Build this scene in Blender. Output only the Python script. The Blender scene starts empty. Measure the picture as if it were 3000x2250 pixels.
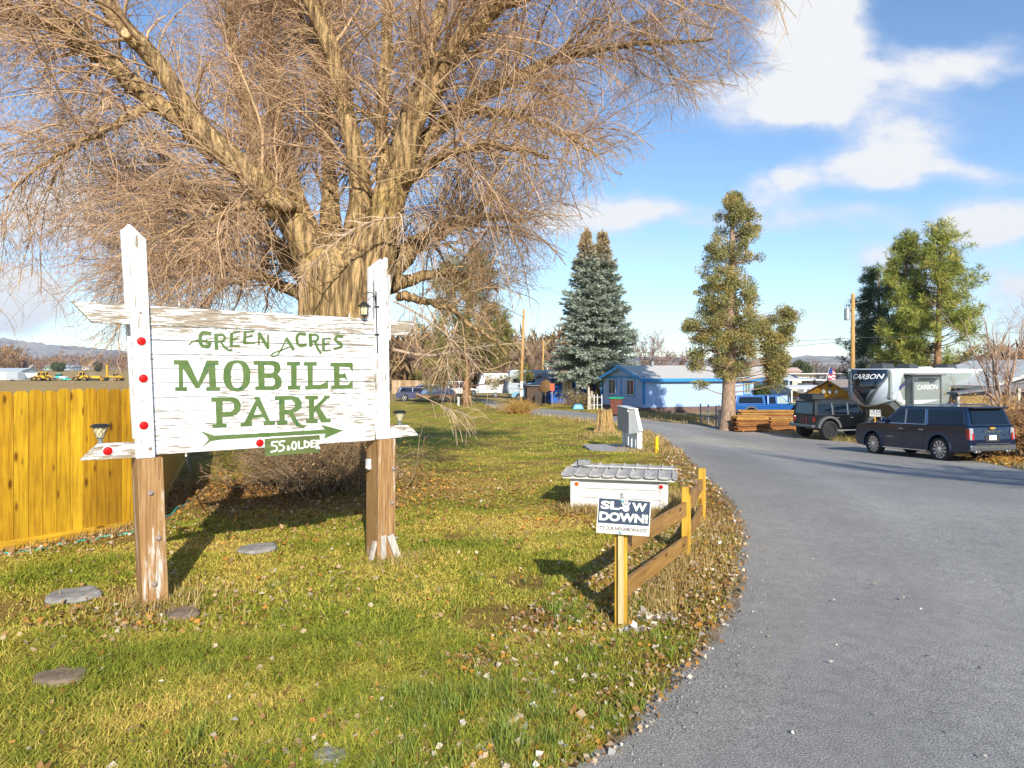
import bpy, bmesh, math, random
import numpy as np
from mathutils import Vector, Matrix, Euler
from mathutils.geometry import tessellate_polygon
random.seed(7); rng = np.random.default_rng(11)
S = bpy.context.scene; COL = S.collection
PI = math.pi
F, CX, HZ, CAMZ = 2000.0, 1500.0, 1092.0, 2.0
# ---------------------------------------------------------------- terrain
def sm(a, b, x):
    t = np.clip((np.asarray(x, float) - a) / (b - a), 0, 1)
    return t * t * (3 - 2 * t)
def G(x, y):
    return (-0.8 * sm(8, 36, y) - 0.5 * sm(4, 13, x) * sm(8, 20, y) * (1 - 0.55 * sm(36, 56, y))
            + 8.0 * sm(260, 900, y) * sm(20, -80, x))
def gz(x, y): return float(G(x, y))
def pt(px, py, d): return Vector(((px - CX) / F * d, d, CAMZ - (py - HZ) / F * d))
def gp(px, py):
    "point of the ground seen at this place of the photograph"
    rx, rz = (px - CX) / F, -(py - HZ) / F
    lo, hi = 1.0, 900.0
    d = 1.0
    while d < 900:
        n = d * 1.01 + .02
        if CAMZ + rz * n < gz(rx * n, n):
            lo, hi = d, n; break
        d = n
    for _ in range(30):
        m = (lo + hi) / 2
        if CAMZ + rz * m < gz(rx * m, m): hi = m
        else: lo = m
    return Vector((rx * hi, hi, gz(rx * hi, hi)))
def onx(px, d):
    x = (px - CX) / F * d
    return Vector((x, d, gz(x, d)))
# ---------------------------------------------------------------- materials
MATS = {}
def nt(name):
    m = bpy.data.materials.new(name); m.use_nodes = True
    t = m.node_tree; b = t.nodes['Principled BSDF']
    return m, t, b
def N(t, typ, **kw):
    n = t.nodes.new(typ)
    for k, v in kw.items():
        if k.startswith('i_'): n.inputs[k[2:].replace('_', ' ')].default_value = v
        elif isinstance(k, str): setattr(n, k, v)
    return n
def L(t, a, b): t.links.new(a, b)
def c4(c): return (c[0], c[1], c[2], 1)
def coords(t, stretch=(1, 1, 1), kind='Object'):
    tc = N(t, 'ShaderNodeTexCoord'); mp = N(t, 'ShaderNodeMapping')
    mp.inputs['Scale'].default_value = stretch
    L(t, tc.outputs[kind], mp.inputs['Vector']); return mp.outputs['Vector']
def noise(t, vec, scale, detail=5, rough=.6):
    n = N(t, 'ShaderNodeTexNoise'); n.inputs['Scale'].default_value = scale
    n.inputs['Detail'].default_value = detail; n.inputs['Roughness'].default_value = rough
    L(t, vec, n.inputs['Vector']); return n.outputs['Fac']
def ramp(t, fac, stops):
    r = N(t, 'ShaderNodeValToRGB'); e = r.color_ramp.elements
    while len(e) > 1: e.remove(e[-1])
    e[0].position = stops[0][0]; e[0].color = c4(stops[0][1])
    for p, c in stops[1:]:
        q = e.new(p); q.color = c4(c)
    L(t, fac, r.inputs['Fac']); return r.outputs['Color']
def mixc(t, fac, a, b, mode='MIX'):
    n = N(t, 'ShaderNodeMix'); n.data_type = 'RGBA'; n.blend_type = mode
    for s, v in ((0, fac), (6, a), (7, b)):
        if hasattr(v, 'is_output'): L(t, v, n.inputs[s])
        else: n.inputs[s].default_value = v if s == 0 else c4(v)
    return n.outputs[2]
def bump(t, b, h, strength=.4, dist=.01):
    n = N(t, 'ShaderNodeBump'); n.inputs['Strength'].default_value = strength
    n.inputs['Distance'].default_value = dist
    L(t, h, n.inputs['Height']); L(t, n.outputs['Normal'], b.inputs['Normal'])
def mat(name, c, rough=.6, metal=0, var=.18, scale=6, bmp=.15, bscale=None, stretch=(1, 1, 1), coat=0, spec=.5):
    if name in MATS: return MATS[name]
    m, t, b = nt(name); v = coords(t, stretch)
    f = noise(t, v, scale)
    L(t, ramp(t, f, [(.3, [x * (1 - var) for x in c]), (.7, [min(1, x * (1 + var)) for x in c])]), b.inputs['Base Color'])
    b.inputs['Roughness'].default_value = rough; b.inputs['Metallic'].default_value = metal
    b.inputs['Specular IOR Level'].default_value = spec
    if coat: b.inputs['Coat Weight'].default_value = coat; b.inputs['Coat Roughness'].default_value = .04
    if bmp: bump(t, b, noise(t, v, bscale or scale * 5), bmp, .006)
    MATS[name] = m; return m
def m_attr(name, rough=.7, var=.25, scale=3, spec=.3, trans=0):
    "colour held per point of the mesh, broken up by noise"
    if name in MATS: return MATS[name]
    m, t, b = nt(name); a = N(t, 'ShaderNodeVertexColor'); a.layer_name = 'Col'
    f = noise(t, coords(t), scale)
    g = ramp(t, f, [(.3, (1 - var,) * 3), (.7, (1 + var,) * 3)])
    L(t, mixc(t, 1.0, a.outputs['Color'], g, 'MULTIPLY'), b.inputs['Base Color'])
    b.inputs['Roughness'].default_value = rough; b.inputs['Specular IOR Level'].default_value = spec
    if trans:
        tr = N(t, 'ShaderNodeBsdfTranslucent'); L(t, a.outputs['Color'], tr.inputs['Color'])
        mx = N(t, 'ShaderNodeMixShader'); mx.inputs[0].default_value = trans
        L(t, b.outputs[0], mx.inputs[1]); L(t, tr.outputs[0], mx.inputs[2])
        L(t, mx.outputs[0], t.nodes['Material Output'].inputs['Surface'])
    MATS[name] = m; return m
def m_peel(name, thr=.62, sx=1.2, sz=14, vert=False):
    "white paint flaking off grey wood along the grain"
    if name in MATS: return MATS[name]
    m, t, b = nt(name); v = coords(t, (sz, 3, sx) if vert else (sx, 3, sz))
    v2 = coords(t, (.6, 1, 2.2) if not vert else (1.2, 1, .8))
    f1 = noise(t, v, 4, 8, .72); f2 = noise(t, v2, 1.6, 3)
    ad = N(t, 'ShaderNodeMath', operation='MULTIPLY_ADD'); L(t, f2, ad.inputs[0]); ad.inputs[1].default_value = .42; L(t, f1, ad.inputs[2])
    k = ramp(t, ad.outputs[0], [(thr + .13, (0, 0, 0)), (thr + .16, (1, 1, 1))])
    wood = ramp(t, noise(t, v, 9, 6), [(.3, (.16, .12, .085)), (.7, (.42, .35, .26))])
    white = ramp(t, noise(t, v2, 7), [(.3, (.66, .665, .68)), (.7, (.78, .78, .785))])
    L(t, mixc(t, k, white, wood), b.inputs['Base Color']); b.inputs['Roughness'].default_value = .65
    inv = N(t, 'ShaderNodeMath', operation='SUBTRACT'); inv.inputs[0].default_value = 1; L(t, k, inv.inputs[1])
    bump(t, b, inv.outputs[0], .5, .003)
    MATS[name] = m; return m
def m_timber(name):
    "weathered brown stain with remains of white paint running down the grain"
    if name in MATS: return MATS[name]
    m, t, b = nt(name); v = coords(t, (16, 16, .7)); v2 = coords(t, (5, 5, .55))
    g = noise(t, v, 3, 7, .65)
    wood = ramp(t, g, [(.25, (.14, .068, .022)), (.5, (.33, .18, .068)), (.75, (.48, .31, .15))])
    k = ramp(t, noise(t, v2, 2.2, 7, .7), [(.565, (0, 0, 0)), (.64, (1, 1, 1))])
    c = mixc(t, k, wood, (.60, .54, .48))
    cr = ramp(t, noise(t, coords(t, (9, 9, .25)), 2.0, 3), [(.485, (1, 1, 1)), (.5, (.25, .2, .18)), (.515, (1, 1, 1))])
    c = mixc(t, .7, c, cr, 'MULTIPLY')
    L(t, c, b.inputs['Base Color']); b.inputs['Roughness'].default_value = .75
    bump(t, b, g, .5, .006); MATS[name] = m; return m
def m_cedar(name, base=(.50, .27, .025), dark=(.33, .15, .012), axis='z', rnd=True):
    "stained softwood boards: grain, knots, a different tone on every board"
    if name in MATS: return MATS[name]
    m, t, b = nt(name)
    st = (14, 14, .9) if axis == 'z' else (.9, 14, 14)
    tc = N(t, 'ShaderNodeTexCoord'); geo = N(t, 'ShaderNodeNewGeometry')
    add = N(t, 'ShaderNodeVectorMath', operation='MULTIPLY_ADD')
    cmb = N(t, 'ShaderNodeCombineXYZ'); 
    for i in range(3): L(t, geo.outputs['Random Per Island'], cmb.inputs[i])
    add.inputs[1].default_value = (37, 21, 53); L(t, cmb.outputs[0], add.inputs[0]); L(t, tc.outputs['Object'], add.inputs[2])
    mp = N(t, 'ShaderNodeMapping'); mp.inputs['Scale'].default_value = st; L(t, add.outputs[0], mp.inputs['Vector'])
    w = N(t, 'ShaderNodeTexWave', wave_type='RINGS', rings_direction='SPHERICAL'); 
    w.inputs['Scale'].default_value = .55; w.inputs['Distortion'].default_value = 5; w.inputs['Detail'].default_value = 3; w.inputs['Detail Scale'].default_value = .8
    L(t, mp.outputs[0], w.inputs['Vector'])
    g = noise(t, mp.outputs[0], 2.2, 6, .6)
    c = ramp(t, g, [(.3, dark), (.55, base), (.8, [min(1, x * 1.25) for x in base])])
    c = mixc(t, .22, c, ramp(t, w.outputs['Fac'], [(0, (.55, .5, .4)), (.5, (1, 1, 1))]), 'MULTIPLY')
    mk = N(t, 'ShaderNodeMapping'); mk.inputs['Scale'].default_value = (7, 7, 2.4) if axis == 'z' else (2.4, 7, 7); L(t, add.outputs[0], mk.inputs['Vector'])
    vo = N(t, 'ShaderNodeTexVoronoi'); vo.inputs['Scale'].default_value = 1.1; L(t, mk.outputs[0], vo.inputs['Vector'])
    kn = ramp(t, vo.outputs['Distance'], [(.09, (.22, .12, .06)), (.2, (1, 1, 1))])
    c = mixc(t, .9, c, kn, 'MULTIPLY')
    if rnd:
        rr = ramp(t, geo.outputs['Random Per Island'], [(0, (.62, .55, .5)), (.3, (.9, .84, .8)), (.6, (1, 1, 1)), (1, (1.22, 1.24, 1.6))])
        c = mixc(t, 1, c, rr, 'MULTIPLY')
    c = mixc(t, 1, c, ramp(t, noise(t, tc.outputs['Object'], 1.1, 5, .6), [(.34, (.72, .70, .72)), (.56, (1.05, 1.05, 1.05))]), 'MULTIPLY')
    L(t, c, b.inputs['Base Color']); b.inputs['Roughness'].default_value = .6; b.inputs['Specular IOR Level'].default_value = .3
    bump(t, b, g, .25, .003); MATS[name] = m; return m
def m_bark(name, a=(.12, .08, .05), c=(.40, .27, .15), yel=(.5, .3, .06), scale=1):
    if name in MATS: return MATS[name]
    m, t, b = nt(name); v = coords(t, (4.6 * scale, 4.6 * scale, .5 * scale))
    g = noise(t, v, 2.2, 8, .7); g2 = noise(t, coords(t), .8 * scale, 3)
    col = ramp(t, g, [(.36, a), (.46, [x * .7 + y * .3 for x, y in zip(a, c)]), (.58, c)])
    k = ramp(t, g2, [(.56, (0, 0, 0)), (.72, (.55, .55, .55))])
    L(t, mixc(t, k, col, mixc(t, 1, col, [min(1, y / max(x, .01)) for x, y in zip(c, yel)], 'MULTIPLY')), b.inputs['Base Color'])
    b.inputs['Roughness'].default_value = .9; b.inputs['Specular IOR Level'].default_value = .15
    bump(t, b, g, 1, .05 / scale); MATS[name] = m; return m
def m_siding(name, c, groove=3.2, axis=0, rough=.5, depth=.02, dirt=.1):
    "sheet siding with grooves: a wave along one axis drives the bump"
    if name in MATS: return MATS[name]
    m, t, b = nt(name); v = coords(t)
    w = N(t, 'ShaderNodeTexWave', wave_type='BANDS', bands_direction='XYZ'[axis]); w.inputs['Scale'].default_value = groove
    w.inputs['Distortion'].default_value = 0; L(t, v, w.inputs['Vector'])
    g = ramp(t, w.outputs['Fac'], [(0, (0, 0, 0)), (.25, (1, 1, 1))])
    f = noise(t, coords(t, (2, 2, .4)), 2.5)
    col = ramp(t, f, [(.3, [x * (1 - dirt) for x in c]), (.7, [min(1, x * (1 + dirt)) for x in c])])
    L(t, mixc(t, 1, col, ramp(t, w.outputs['Fac'], [(0, (.72,) * 3), (.12, (1, 1, 1))]), 'MULTIPLY'), b.inputs['Base Color'])
    b.inputs['Roughness'].default_value = rough; bump(t, b, g, .6, depth); MATS[name] = m; return m
def m_green(name):
    "old green paint with wood showing through"
    if name in MATS: return MATS[name]
    m, t, b = nt(name)
    tc = N(t, 'ShaderNodeTexCoord'); mp = N(t, 'ShaderNodeMapping'); mp.inputs['Scale'].default_value = (3, 3, 22); L(t, tc.outputs['Object'], mp.inputs['Vector'])
    f = noise(t, mp.outputs[0], 3, 8, .75); f2 = noise(t, coords(t), 5, 4)
    col = ramp(t, f2, [(.4, (.070, .128, .026)), (.56, (.10, .158, .042)), (.66, (.018, .105, .034))])
    k = ramp(t, f, [(.64, (0, 0, 0)), (.69, (1, 1, 1))])
    L(t, mixc(t, k, col, (.5, .44, .36)), b.inputs['Base Color']); b.inputs['Roughness'].default_value = .6
    MATS[name] = m; return m
def m_metal_roof(name, c=(.36, .37, .40)):
    if name in MATS: return MATS[name]
    m, t, b = nt(name); v = coords(t, (7, 1.2, 1))
    f = noise(t, v, 3, 7, .7)
    L(t, ramp(t, f, [(.3, [x * .6 for x in c]), (.5, c), (.7, [x * 1.35 for x in c])]), b.inputs['Base Color'])
    b.inputs['Metallic'].default_value = .0; b.inputs['Roughness'].default_value = .55; MATS[name] = m; return m
def m_glass(name, c=(.02, .025, .03), rough=.04):
    if name in MATS: return MATS[name]
    m, t, b = nt(name); f = noise(t, coords(t), 2)
    L(t, ramp(t, f, [(.3, [x * .7 for x in c]), (.7, [x * 1.3 for x in c])]), b.inputs['Base Color'])
    b.inputs['Roughness'].default_value = rough; b.inputs['Specular IOR Level'].default_value = .5; MATS[name] = m; return m
# ---------------------------------------------------------------- mesh building
class MB:
    def __init__(s): s.v = []; s.f = []; s.n = 0; s.M = None
    def add(s, vs, fs):
        vs = [Vector(v) for v in vs]
        if s.M is not None: vs = [s.M @ v for v in vs]
        s.v += [tuple(v) for v in vs]; s.f += [tuple(i + s.n for i in f) for f in fs]; s.n = len(s.v); return s
    def box(s, c, d, rz=0, R=None, taper=1.0):
        hx, hy, hz = d[0] / 2, d[1] / 2, d[2] / 2
        R = R or Matrix.Rotation(rz, 3, 'Z'); c = Vector(c)
        vs = [c + R @ Vector((x * (taper if z > 0 else 1), y * (taper if z > 0 else 1), z)) for z in (-hz, hz) for x, y in ((-hx, -hy), (hx, -hy), (hx, hy), (-hx, hy))]
        return s.add(vs, [(3, 2, 1, 0), (4, 5, 6, 7), (0, 1, 5, 4), (1, 2, 6, 5), (2, 3, 7, 6), (3, 0, 4, 7)])
    def hexa(s, b, t):
        return s.add(list(b) + list(t), [(3, 2, 1, 0), (4, 5, 6, 7), (0, 1, 5, 4), (1, 2, 6, 5), (2, 3, 7, 6), (3, 0, 4, 7)])
    def prism(s, polys, fn, d0, d1):
        "polygons (outer, holes) in 2D; fn(a, b, depth) -> point; solid between the depths"
        if not isinstance(polys[0][0], (tuple, list)): polys = [polys]
        flat = [p for pl in polys for p in pl]; n = len(flat)
        tr = tessellate_polygon([[Vector((p[0], p[1], 0)) for p in pl] for pl in polys])
        vs = [fn(p[0], p[1], d0) for p in flat] + [fn(p[0], p[1], d1) for p in flat]
        fs = [tuple(q) for q in tr] + [tuple(i + n for i in reversed(q)) for q in tr]
        o = 0
        for pl in polys:
            k = len(pl)
            for i in range(k):
                j = (i + 1) % k; fs.append((o + i, o + j, o + j + n, o + i + n))
            o += k
        return s.add(vs, fs)
    def tube(s, pts, rad, sides=8, cap=True):
        pts = [Vector(p) for p in pts]; k = len(pts)
        if not hasattr(rad, '__len__'): rad = [rad] * k
        vs = []; up = None
        for i, p in enumerate(pts):
            t = (pts[min(i + 1, k - 1)] - pts[max(i - 1, 0)]).normalized()
            if up is None: up = t.orthogonal().normalized()
            up = (up - t * up.dot(t)).normalized(); w = t.cross(up)
            for j in range(sides):
                a = 2 * PI * j / sides; vs.append(p + (up * math.cos(a) + w * math.sin(a)) * rad[i])
        fs = [(i * sides + j, i * sides + (j + 1) % sides, (i + 1) * sides + (j + 1) % sides, (i + 1) * sides + j) for i in range(k - 1) for j in range(sides)]
        if cap: fs += [tuple(range(sides - 1, -1, -1)), tuple((k - 1) * sides + j for j in range(sides))]
        return s.add(vs, fs)
    def lathe(s, prof, o, axis=(0, 0, 1), sides=24):
        "profile of (radius, distance along axis)"
        o = Vector(o); ax = Vector(axis).normalized(); u = ax.orthogonal().normalized(); w = ax.cross(u); k = len(prof)
        vs = [o + ax * h + (u * math.cos(2 * PI * j / sides) + w * math.sin(2 * PI * j / sides)) * r for r, h in prof for j in range(sides)]
        fs = [(i * sides + j, i * sides + (j + 1) % sides, (i + 1) * sides + (j + 1) % sides, (i + 1) * sides + j) for i in range(k - 1) for j in range(sides)]
        fs += [tuple(range(sides - 1, -1, -1)), tuple((k - 1) * sides + j for j in range(sides))]
        return s.add(vs, fs)
    def quad(s, a, b, c, d): return s.add([a, b, c, d], [(0, 1, 2, 3)])
    def slab(s, pts, th):
        "flat polygon of 3D points given a thickness along its own normal (backwards)"
        p = [Vector(x) for x in pts]; n = len(p); nr = (p[1] - p[0]).cross(p[-1] - p[0]).normalized()
        return s.add(p + [x - nr * th for x in p], [tuple(range(n)), tuple(range(2 * n - 1, n - 1, -1))] + [(i, i + n, (i + 1) % n + n, (i + 1) % n) for i in range(n)])
    def build(s, name, m, parent=None, smooth=False, bevel=0, world=False, seg=2, fixn=True):
        me = bpy.data.meshes.new(name)
        vs = s.v
        if world and parent is not None:
            Mi = Matrix.Translation(parent.location) @ parent.rotation_euler.to_matrix().to_4x4()
            p = parent.parent
            while p is not None:
                Mi = Matrix.Translation(p.location) @ p.rotation_euler.to_matrix().to_4x4() @ Mi; p = p.parent
            Mi = Mi.inverted(); vs = [tuple(Mi @ Vector(v)) for v in vs]
        me.from_pydata(vs, [], s.f)
        if fixn:
            bm = bmesh.new(); bm.from_mesh(me); bmesh.ops.recalc_face_normals(bm, faces=bm.faces); bm.to_mesh(me); bm.free()
        return link(name, me, m, parent, smooth, bevel, seg)
def link(name, me, m, parent=None, smooth=False, bevel=0, seg=2):
    if m is not None: me.materials.append(m)
    o = bpy.data.objects.new(name, me); COL.objects.link(o)
    if parent is not None: o.parent = parent
    if smooth: me.polygons.foreach_set('use_smooth', [True] * len(me.polygons))
    if bevel:
        b = o.modifiers.new('Bevel', 'BEVEL'); b.width = bevel; b.segments = seg; b.limit_method = 'ANGLE'; b.angle_limit = math.radians(40)
        if smooth:
            b.harden_normals = False
    return o
def npmesh(name, V, quads=None, tris=None, m=None, parent=None, col=None, smooth=False, loc=(0, 0, 0)):
    me = bpy.data.meshes.new(name)
    V = np.asarray(V, np.float32) - np.asarray(loc, np.float32)
    me.vertices.add(len(V)); me.vertices.foreach_set('co', V.ravel())
    ls = []; st = []; n = 0
    if quads is not None and len(quads):
        q = np.asarray(quads, np.int32); ls.append(q.ravel()); st.append(np.arange(len(q)) * 4); n = len(q) * 4
    if tris is not None and len(tris):
        q = np.asarray(tris, np.int32); ls.append(q.ravel()); st.append(n + np.arange(len(q)) * 3)
    ls = np.concatenate(ls).astype(np.int32); st = np.concatenate(st).astype(np.int32)
    me.loops.add(len(ls)); me.loops.foreach_set('vertex_index', ls)
    me.polygons.add(len(st)); me.polygons.foreach_set('loop_start', st)
    if smooth: me.polygons.foreach_set('use_smooth', np.ones(len(st), bool))
    if col is not None:
        a = me.color_attributes.new('Col', 'FLOAT_COLOR', 'POINT')
        c = np.ones((len(V), 4), np.float32); c[:, :3] = col; a.data.foreach_set('color', c.ravel())
    me.update(calc_edges=True); me.validate()
    return link(name, me, m, parent)
def thing(name, label, cat, loc=(0, 0, 0), rz=0, group=None):
    o = bpy.data.objects.new(name, None); COL.objects.link(o); o.empty_display_size = .2
    o.location = loc; o.rotation_euler = (0, 0, rz); tag(o, label, cat, group); return o
def tag(o, label, cat, group=None):
    o['label'] = label; o['category'] = cat
    if group: o['group'] = group
    return o
def kind(o, k): o['kind'] = k; return o
def copy_tree(o, parent=None):
    c = o.copy(); COL.objects.link(c); c.parent = parent
    for ch in list(o.children): copy_tree(ch, c)
    return c
def text(name, s, m, parent, Mx, size=1, extrude=.001, bold=0, sx=1, shear=0, align='CENTER', space=1, fit=None):
    cu = bpy.data.curves.new('lettering', 'FONT'); cu.body = s; cu.size = size; cu.align_x = align; cu.align_y = 'CENTER'
    cu.extrude = extrude; cu.offset = bold; cu.shear = shear; cu.space_character = space; cu.resolution_u = 3
    o = bpy.data.objects.new('lettering', cu); COL.objects.link(o)
    me = bpy.data.meshes.new_from_object(o); bpy.data.objects.remove(o); bpy.data.curves.remove(cu)
    if fit:
        xs = [v.co.x for v in me.vertices]; ys = [v.co.y for v in me.vertices]
        me.transform(Matrix.Diagonal((fit[0] / (max(xs) - min(xs)), fit[1] / (max(ys) - min(ys)), 1, 1)) @ Matrix.Translation((-(max(xs) + min(xs)) / 2, -(max(ys) + min(ys)) / 2, 0))); sx = 1
    me.transform(Mx @ Matrix.Diagonal((sx, 1, 1, 1)))
    me.materials.clear(); return link(name, me, m, parent)
def face_matrix(o, right, up):
    "lettering plane: origin, reading direction, up"
    r = Vector(right).normalized(); u = Vector(up).normalized(); n = r.cross(u)
    M_ = Matrix.Identity(4)
    for i, a in enumerate((r, u, n)):
        for j in range(3): M_[j][i] = a[j]
    M_.translation = Vector(o); return M_
# ---------------------------------------------------------------- vectorised foliage and twigs
def unit(a): return a / np.maximum(np.linalg.norm(a, axis=-1, keepdims=True), 1e-9)
def tubes(P, R, sides=3):
    "P (n,k,3) polylines, R (n,k) radii -> verts, quads"
    n, k, _ = P.shape
    T = np.empty_like(P); T[:, 1:-1] = P[:, 2:] - P[:, :-2]; T[:, 0] = P[:, 1] - P[:, 0]; T[:, -1] = P[:, -1] - P[:, -2]
    T = unit(T); ref = np.where(np.abs(T[:, :1, 2:3]) > .9, np.array([1., 0, 0]), np.array([0, 0, 1.]))
    ref = np.broadcast_to(ref, P.shape)
    A = unit(np.cross(T, ref)); B = np.cross(T, A)
    an = np.arange(sides) * 2 * PI / sides
    V = P[:, :, None, :] + R[:, :, None, None] * (A[:, :, None, :] * np.cos(an)[None, None, :, None] + B[:, :, None, :] * np.sin(an)[None, None, :, None])
    idx = np.arange(n * k * sides).reshape(n, k, sides); nx = np.roll(idx, -1, 2)
    q = np.stack([idx[:, :-1], nx[:, :-1], nx[:, 1:], idx[:, 1:]], -1).reshape(-1, 4)
    return V.reshape(-1, 3), q
def grow(P, R, m, length, k=6, tmin=.15, tmax=1, angle=(30, 70), grav=0., up=0., wig=.18, rfac=.5, rmax=.05, rmin=.0035, keep=.3, lvar=.5, spread=None):
    "m side shoots spread over the parent polylines"
    n, K, _ = P.shape
    seg = np.linalg.norm(np.diff(P, axis=1), axis=2).sum(1)
    pi = rng.choice(n, m, p=seg / seg.sum()); t = tmin + (tmax - tmin) * rng.random(m)
    x = t * (K - 1); i = np.minimum(x.astype(int), K - 2); fr = (x - i)[:, None]
    p0 = P[pi, i] * (1 - fr) + P[pi, i + 1] * fr; tg = unit(P[pi, i + 1] - P[pi, i])
    r0 = R[pi, i] * (1 - fr[:, 0]) + R[pi, i + 1] * fr[:, 0]
    rd = unit(rng.normal(size=(m, 3))); rd = unit(rd - tg * (rd * tg).sum(1, keepdims=True))
    an = np.radians(angle[0] + (angle[1] - angle[0]) * rng.random(m))[:, None]
    d = tg * np.cos(an) + rd * np.sin(an)
    d[:, 2] += up; d = unit(d)
    ln = length * (1 - lvar + 2 * lvar * rng.random(m)) * (1 - keep * t)
    Q = np.empty((m, k, 3)); Q[:, 0] = p0
    for s in range(1, k):
        Q[:, s] = Q[:, s - 1] + d * (ln / (k - 1))[:, None]
        d = d + rng.normal(size=(m, 3)) * wig; d[:, 2] -= grav * s / k; d = unit(d)
    rr = np.clip(r0 * rfac, rmin * 1.3, rmax) * (.7 + .6 * rng.random(m))
    tp = np.linspace(1, .3, k)[None]
    return Q, np.maximum(rr[:, None] * tp, rmin)
def resamp(path, k):
    P = np.array([p[:3] for p in path], float); r = np.array([p[3] for p in path], float)
    t = np.linspace(0, 1, len(P)); tt = np.linspace(0, 1, k)
    # Catmull-Rom style smoothing
    out = np.stack([np.interp(tt, t, P[:, i]) for i in range(3)], 1); rr = np.interp(tt, t, r)
    for _ in range(3): out[1:-1] = .25 * out[:-2] + .5 * out[1:-1] + .25 * out[2:]
    return out, rr
def leaves(Cn, D, ln, wd, fold=.0):
    "diamond leaves at Cn along D; ln, wd arrays -> verts, quads"
    n = len(Cn); D = unit(D); s = unit(np.cross(D, unit(rng.normal(size=(n, 3)))))
    nr = np.cross(D, s); ln = np.broadcast_to(ln, n)[:, None]; wd = np.broadcast_to(wd, n)[:, None]
    V = np.stack([Cn, Cn + D * ln * .45 + s * wd * .5 + nr * wd * fold, Cn + D * ln, Cn + D * ln * .45 - s * wd * .5 + nr * wd * fold], 1)
    return V.reshape(-1, 3), np.arange(n * 4).reshape(n, 4)
def lerpc(a, b, t): return np.asarray(a)[None] * (1 - t[:, None]) + np.asarray(b)[None] * t[:, None]
def vnoise(x, y, s, seed=0):
    "smooth 2D value noise"
    x = np.asarray(x) * s + 91.7 * seed; y = np.asarray(y) * s - 37.3 * seed
    xi = np.floor(x); yi = np.floor(y); fx = x - xi; fy = y - yi; fx = fx * fx * (3 - 2 * fx); fy = fy * fy * (3 - 2 * fy)
    h = lambda a, b: np.modf(np.abs(np.sin(a * 127.1 + b * 311.7 + seed * 17.3) * 43758.5453))[0]
    return (h(xi, yi) * (1 - fx) + h(xi + 1, yi) * fx) * (1 - fy) + (h(xi, yi + 1) * (1 - fx) + h(xi + 1, yi + 1) * fx) * fy
def fbm(x, y, s, seed=0, o=4):
    r = 0; a = .5
    for i in range(o): r = r + a * vnoise(x, y, s * 2 ** i, seed + i); a *= .5
    return r / (1 - .5 ** o)
# ---------------------------------------------------------------- camera, light, sky
cam = bpy.data.cameras.new('camera'); camo = bpy.data.objects.new('camera', cam); COL.objects.link(camo)
cam.sensor_width = 36; cam.lens = 24; cam.shift_y = -(1125 - HZ) / 3000.0
camo.location = (0, 0, CAMZ); camo.rotation_euler = (PI / 2, 0, 0); cam.clip_end = 30000; cam.clip_start = .05
S.camera = camo
ELEV = math.radians(27); SDX, SDY = .235, -.972      # towards the sun
sd = Vector((SDX * math.cos(ELEV), SDY * math.cos(ELEV), math.sin(ELEV))).normalized()
sun = bpy.data.lights.new('sun', 'SUN'); sun.energy = 4.9; sun.angle = math.radians(.5); sun.color = (1, .93, .80)
suno = bpy.data.objects.new('sun', sun); COL.objects.link(suno); suno.rotation_euler = (-sd).to_track_quat('-Z', 'Y').to_euler(); suno.location = (8, -30, 25)
S.view_settings.view_transform = 'Standard'; S.view_settings.look = 'None'; S.view_settings.exposure = .55; S.view_settings.gamma = 1
W = bpy.data.worlds.new('World'); S.world = W; W.use_nodes = True
t = W.node_tree; t.nodes.clear()
sky = N(t, 'ShaderNodeTexSky', sky_type='NISHITA'); sky.sun_disc = False; sky.sun_elevation = ELEV; sky.sun_rotation = math.atan2(SDX, SDY)
sky.altitude = 900; sky.air_density = 1.0; sky.dust_density = .15; sky.ozone_density = 2.2
bg = N(t, 'ShaderNodeBackground'); bg.inputs['Strength'].default_value = .14
hs = N(t, 'ShaderNodeHueSaturation'); hs.inputs['Saturation'].default_value = 1.08; hs.inputs['Value'].default_value = 1.0; L(t, sky.outputs[0], hs.inputs['Color']); L(t, hs.outputs[0], bg.inputs['Color'])
tc = N(t, 'ShaderNodeTexCoord'); sep = N(t, 'ShaderNodeSeparateXYZ'); L(t, tc.outputs['Generated'], sep.inputs[0])
def mth(op, a, b=None, clamp=False):
    n = N(t, 'ShaderNodeMath', operation=op); n.use_clamp = clamp
    for i, v in enumerate((a, b)):
        if v is None: continue
        if hasattr(v, 'is_output'): L(t, v, n.inputs[i])
        else: n.inputs[i].default_value = v
    return n.outputs[0]
ysafe = mth('MAXIMUM', sep.outputs['Y'], .05)
u0 = mth('DIVIDE', sep.outputs['X'], ysafe); v0 = mth('DIVIDE', sep.outputs['Z'], ysafe)
cv = N(t, 'ShaderNodeCombineXYZ'); L(t, u0, cv.inputs[0]); L(t, v0, cv.inputs[1])
nz = N(t, 'ShaderNodeTexNoise'); nz.inputs['Scale'].default_value = 5.5; nz.inputs['Detail'].default_value = 7; nz.inputs['Roughness'].default_value = .55; L(t, cv.outputs[0], nz.inputs['Vector'])
ns = N(t, 'ShaderNodeSeparateColor'); L(t, nz.outputs['Color'], ns.inputs[0])
uw = mth('ADD', u0, mth('MULTIPLY', mth('SUBTRACT', ns.outputs[0], .5), .10)); vw = mth('ADD', v0, mth('MULTIPLY', mth('SUBTRACT', ns.outputs[1], .5), .075))
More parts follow.
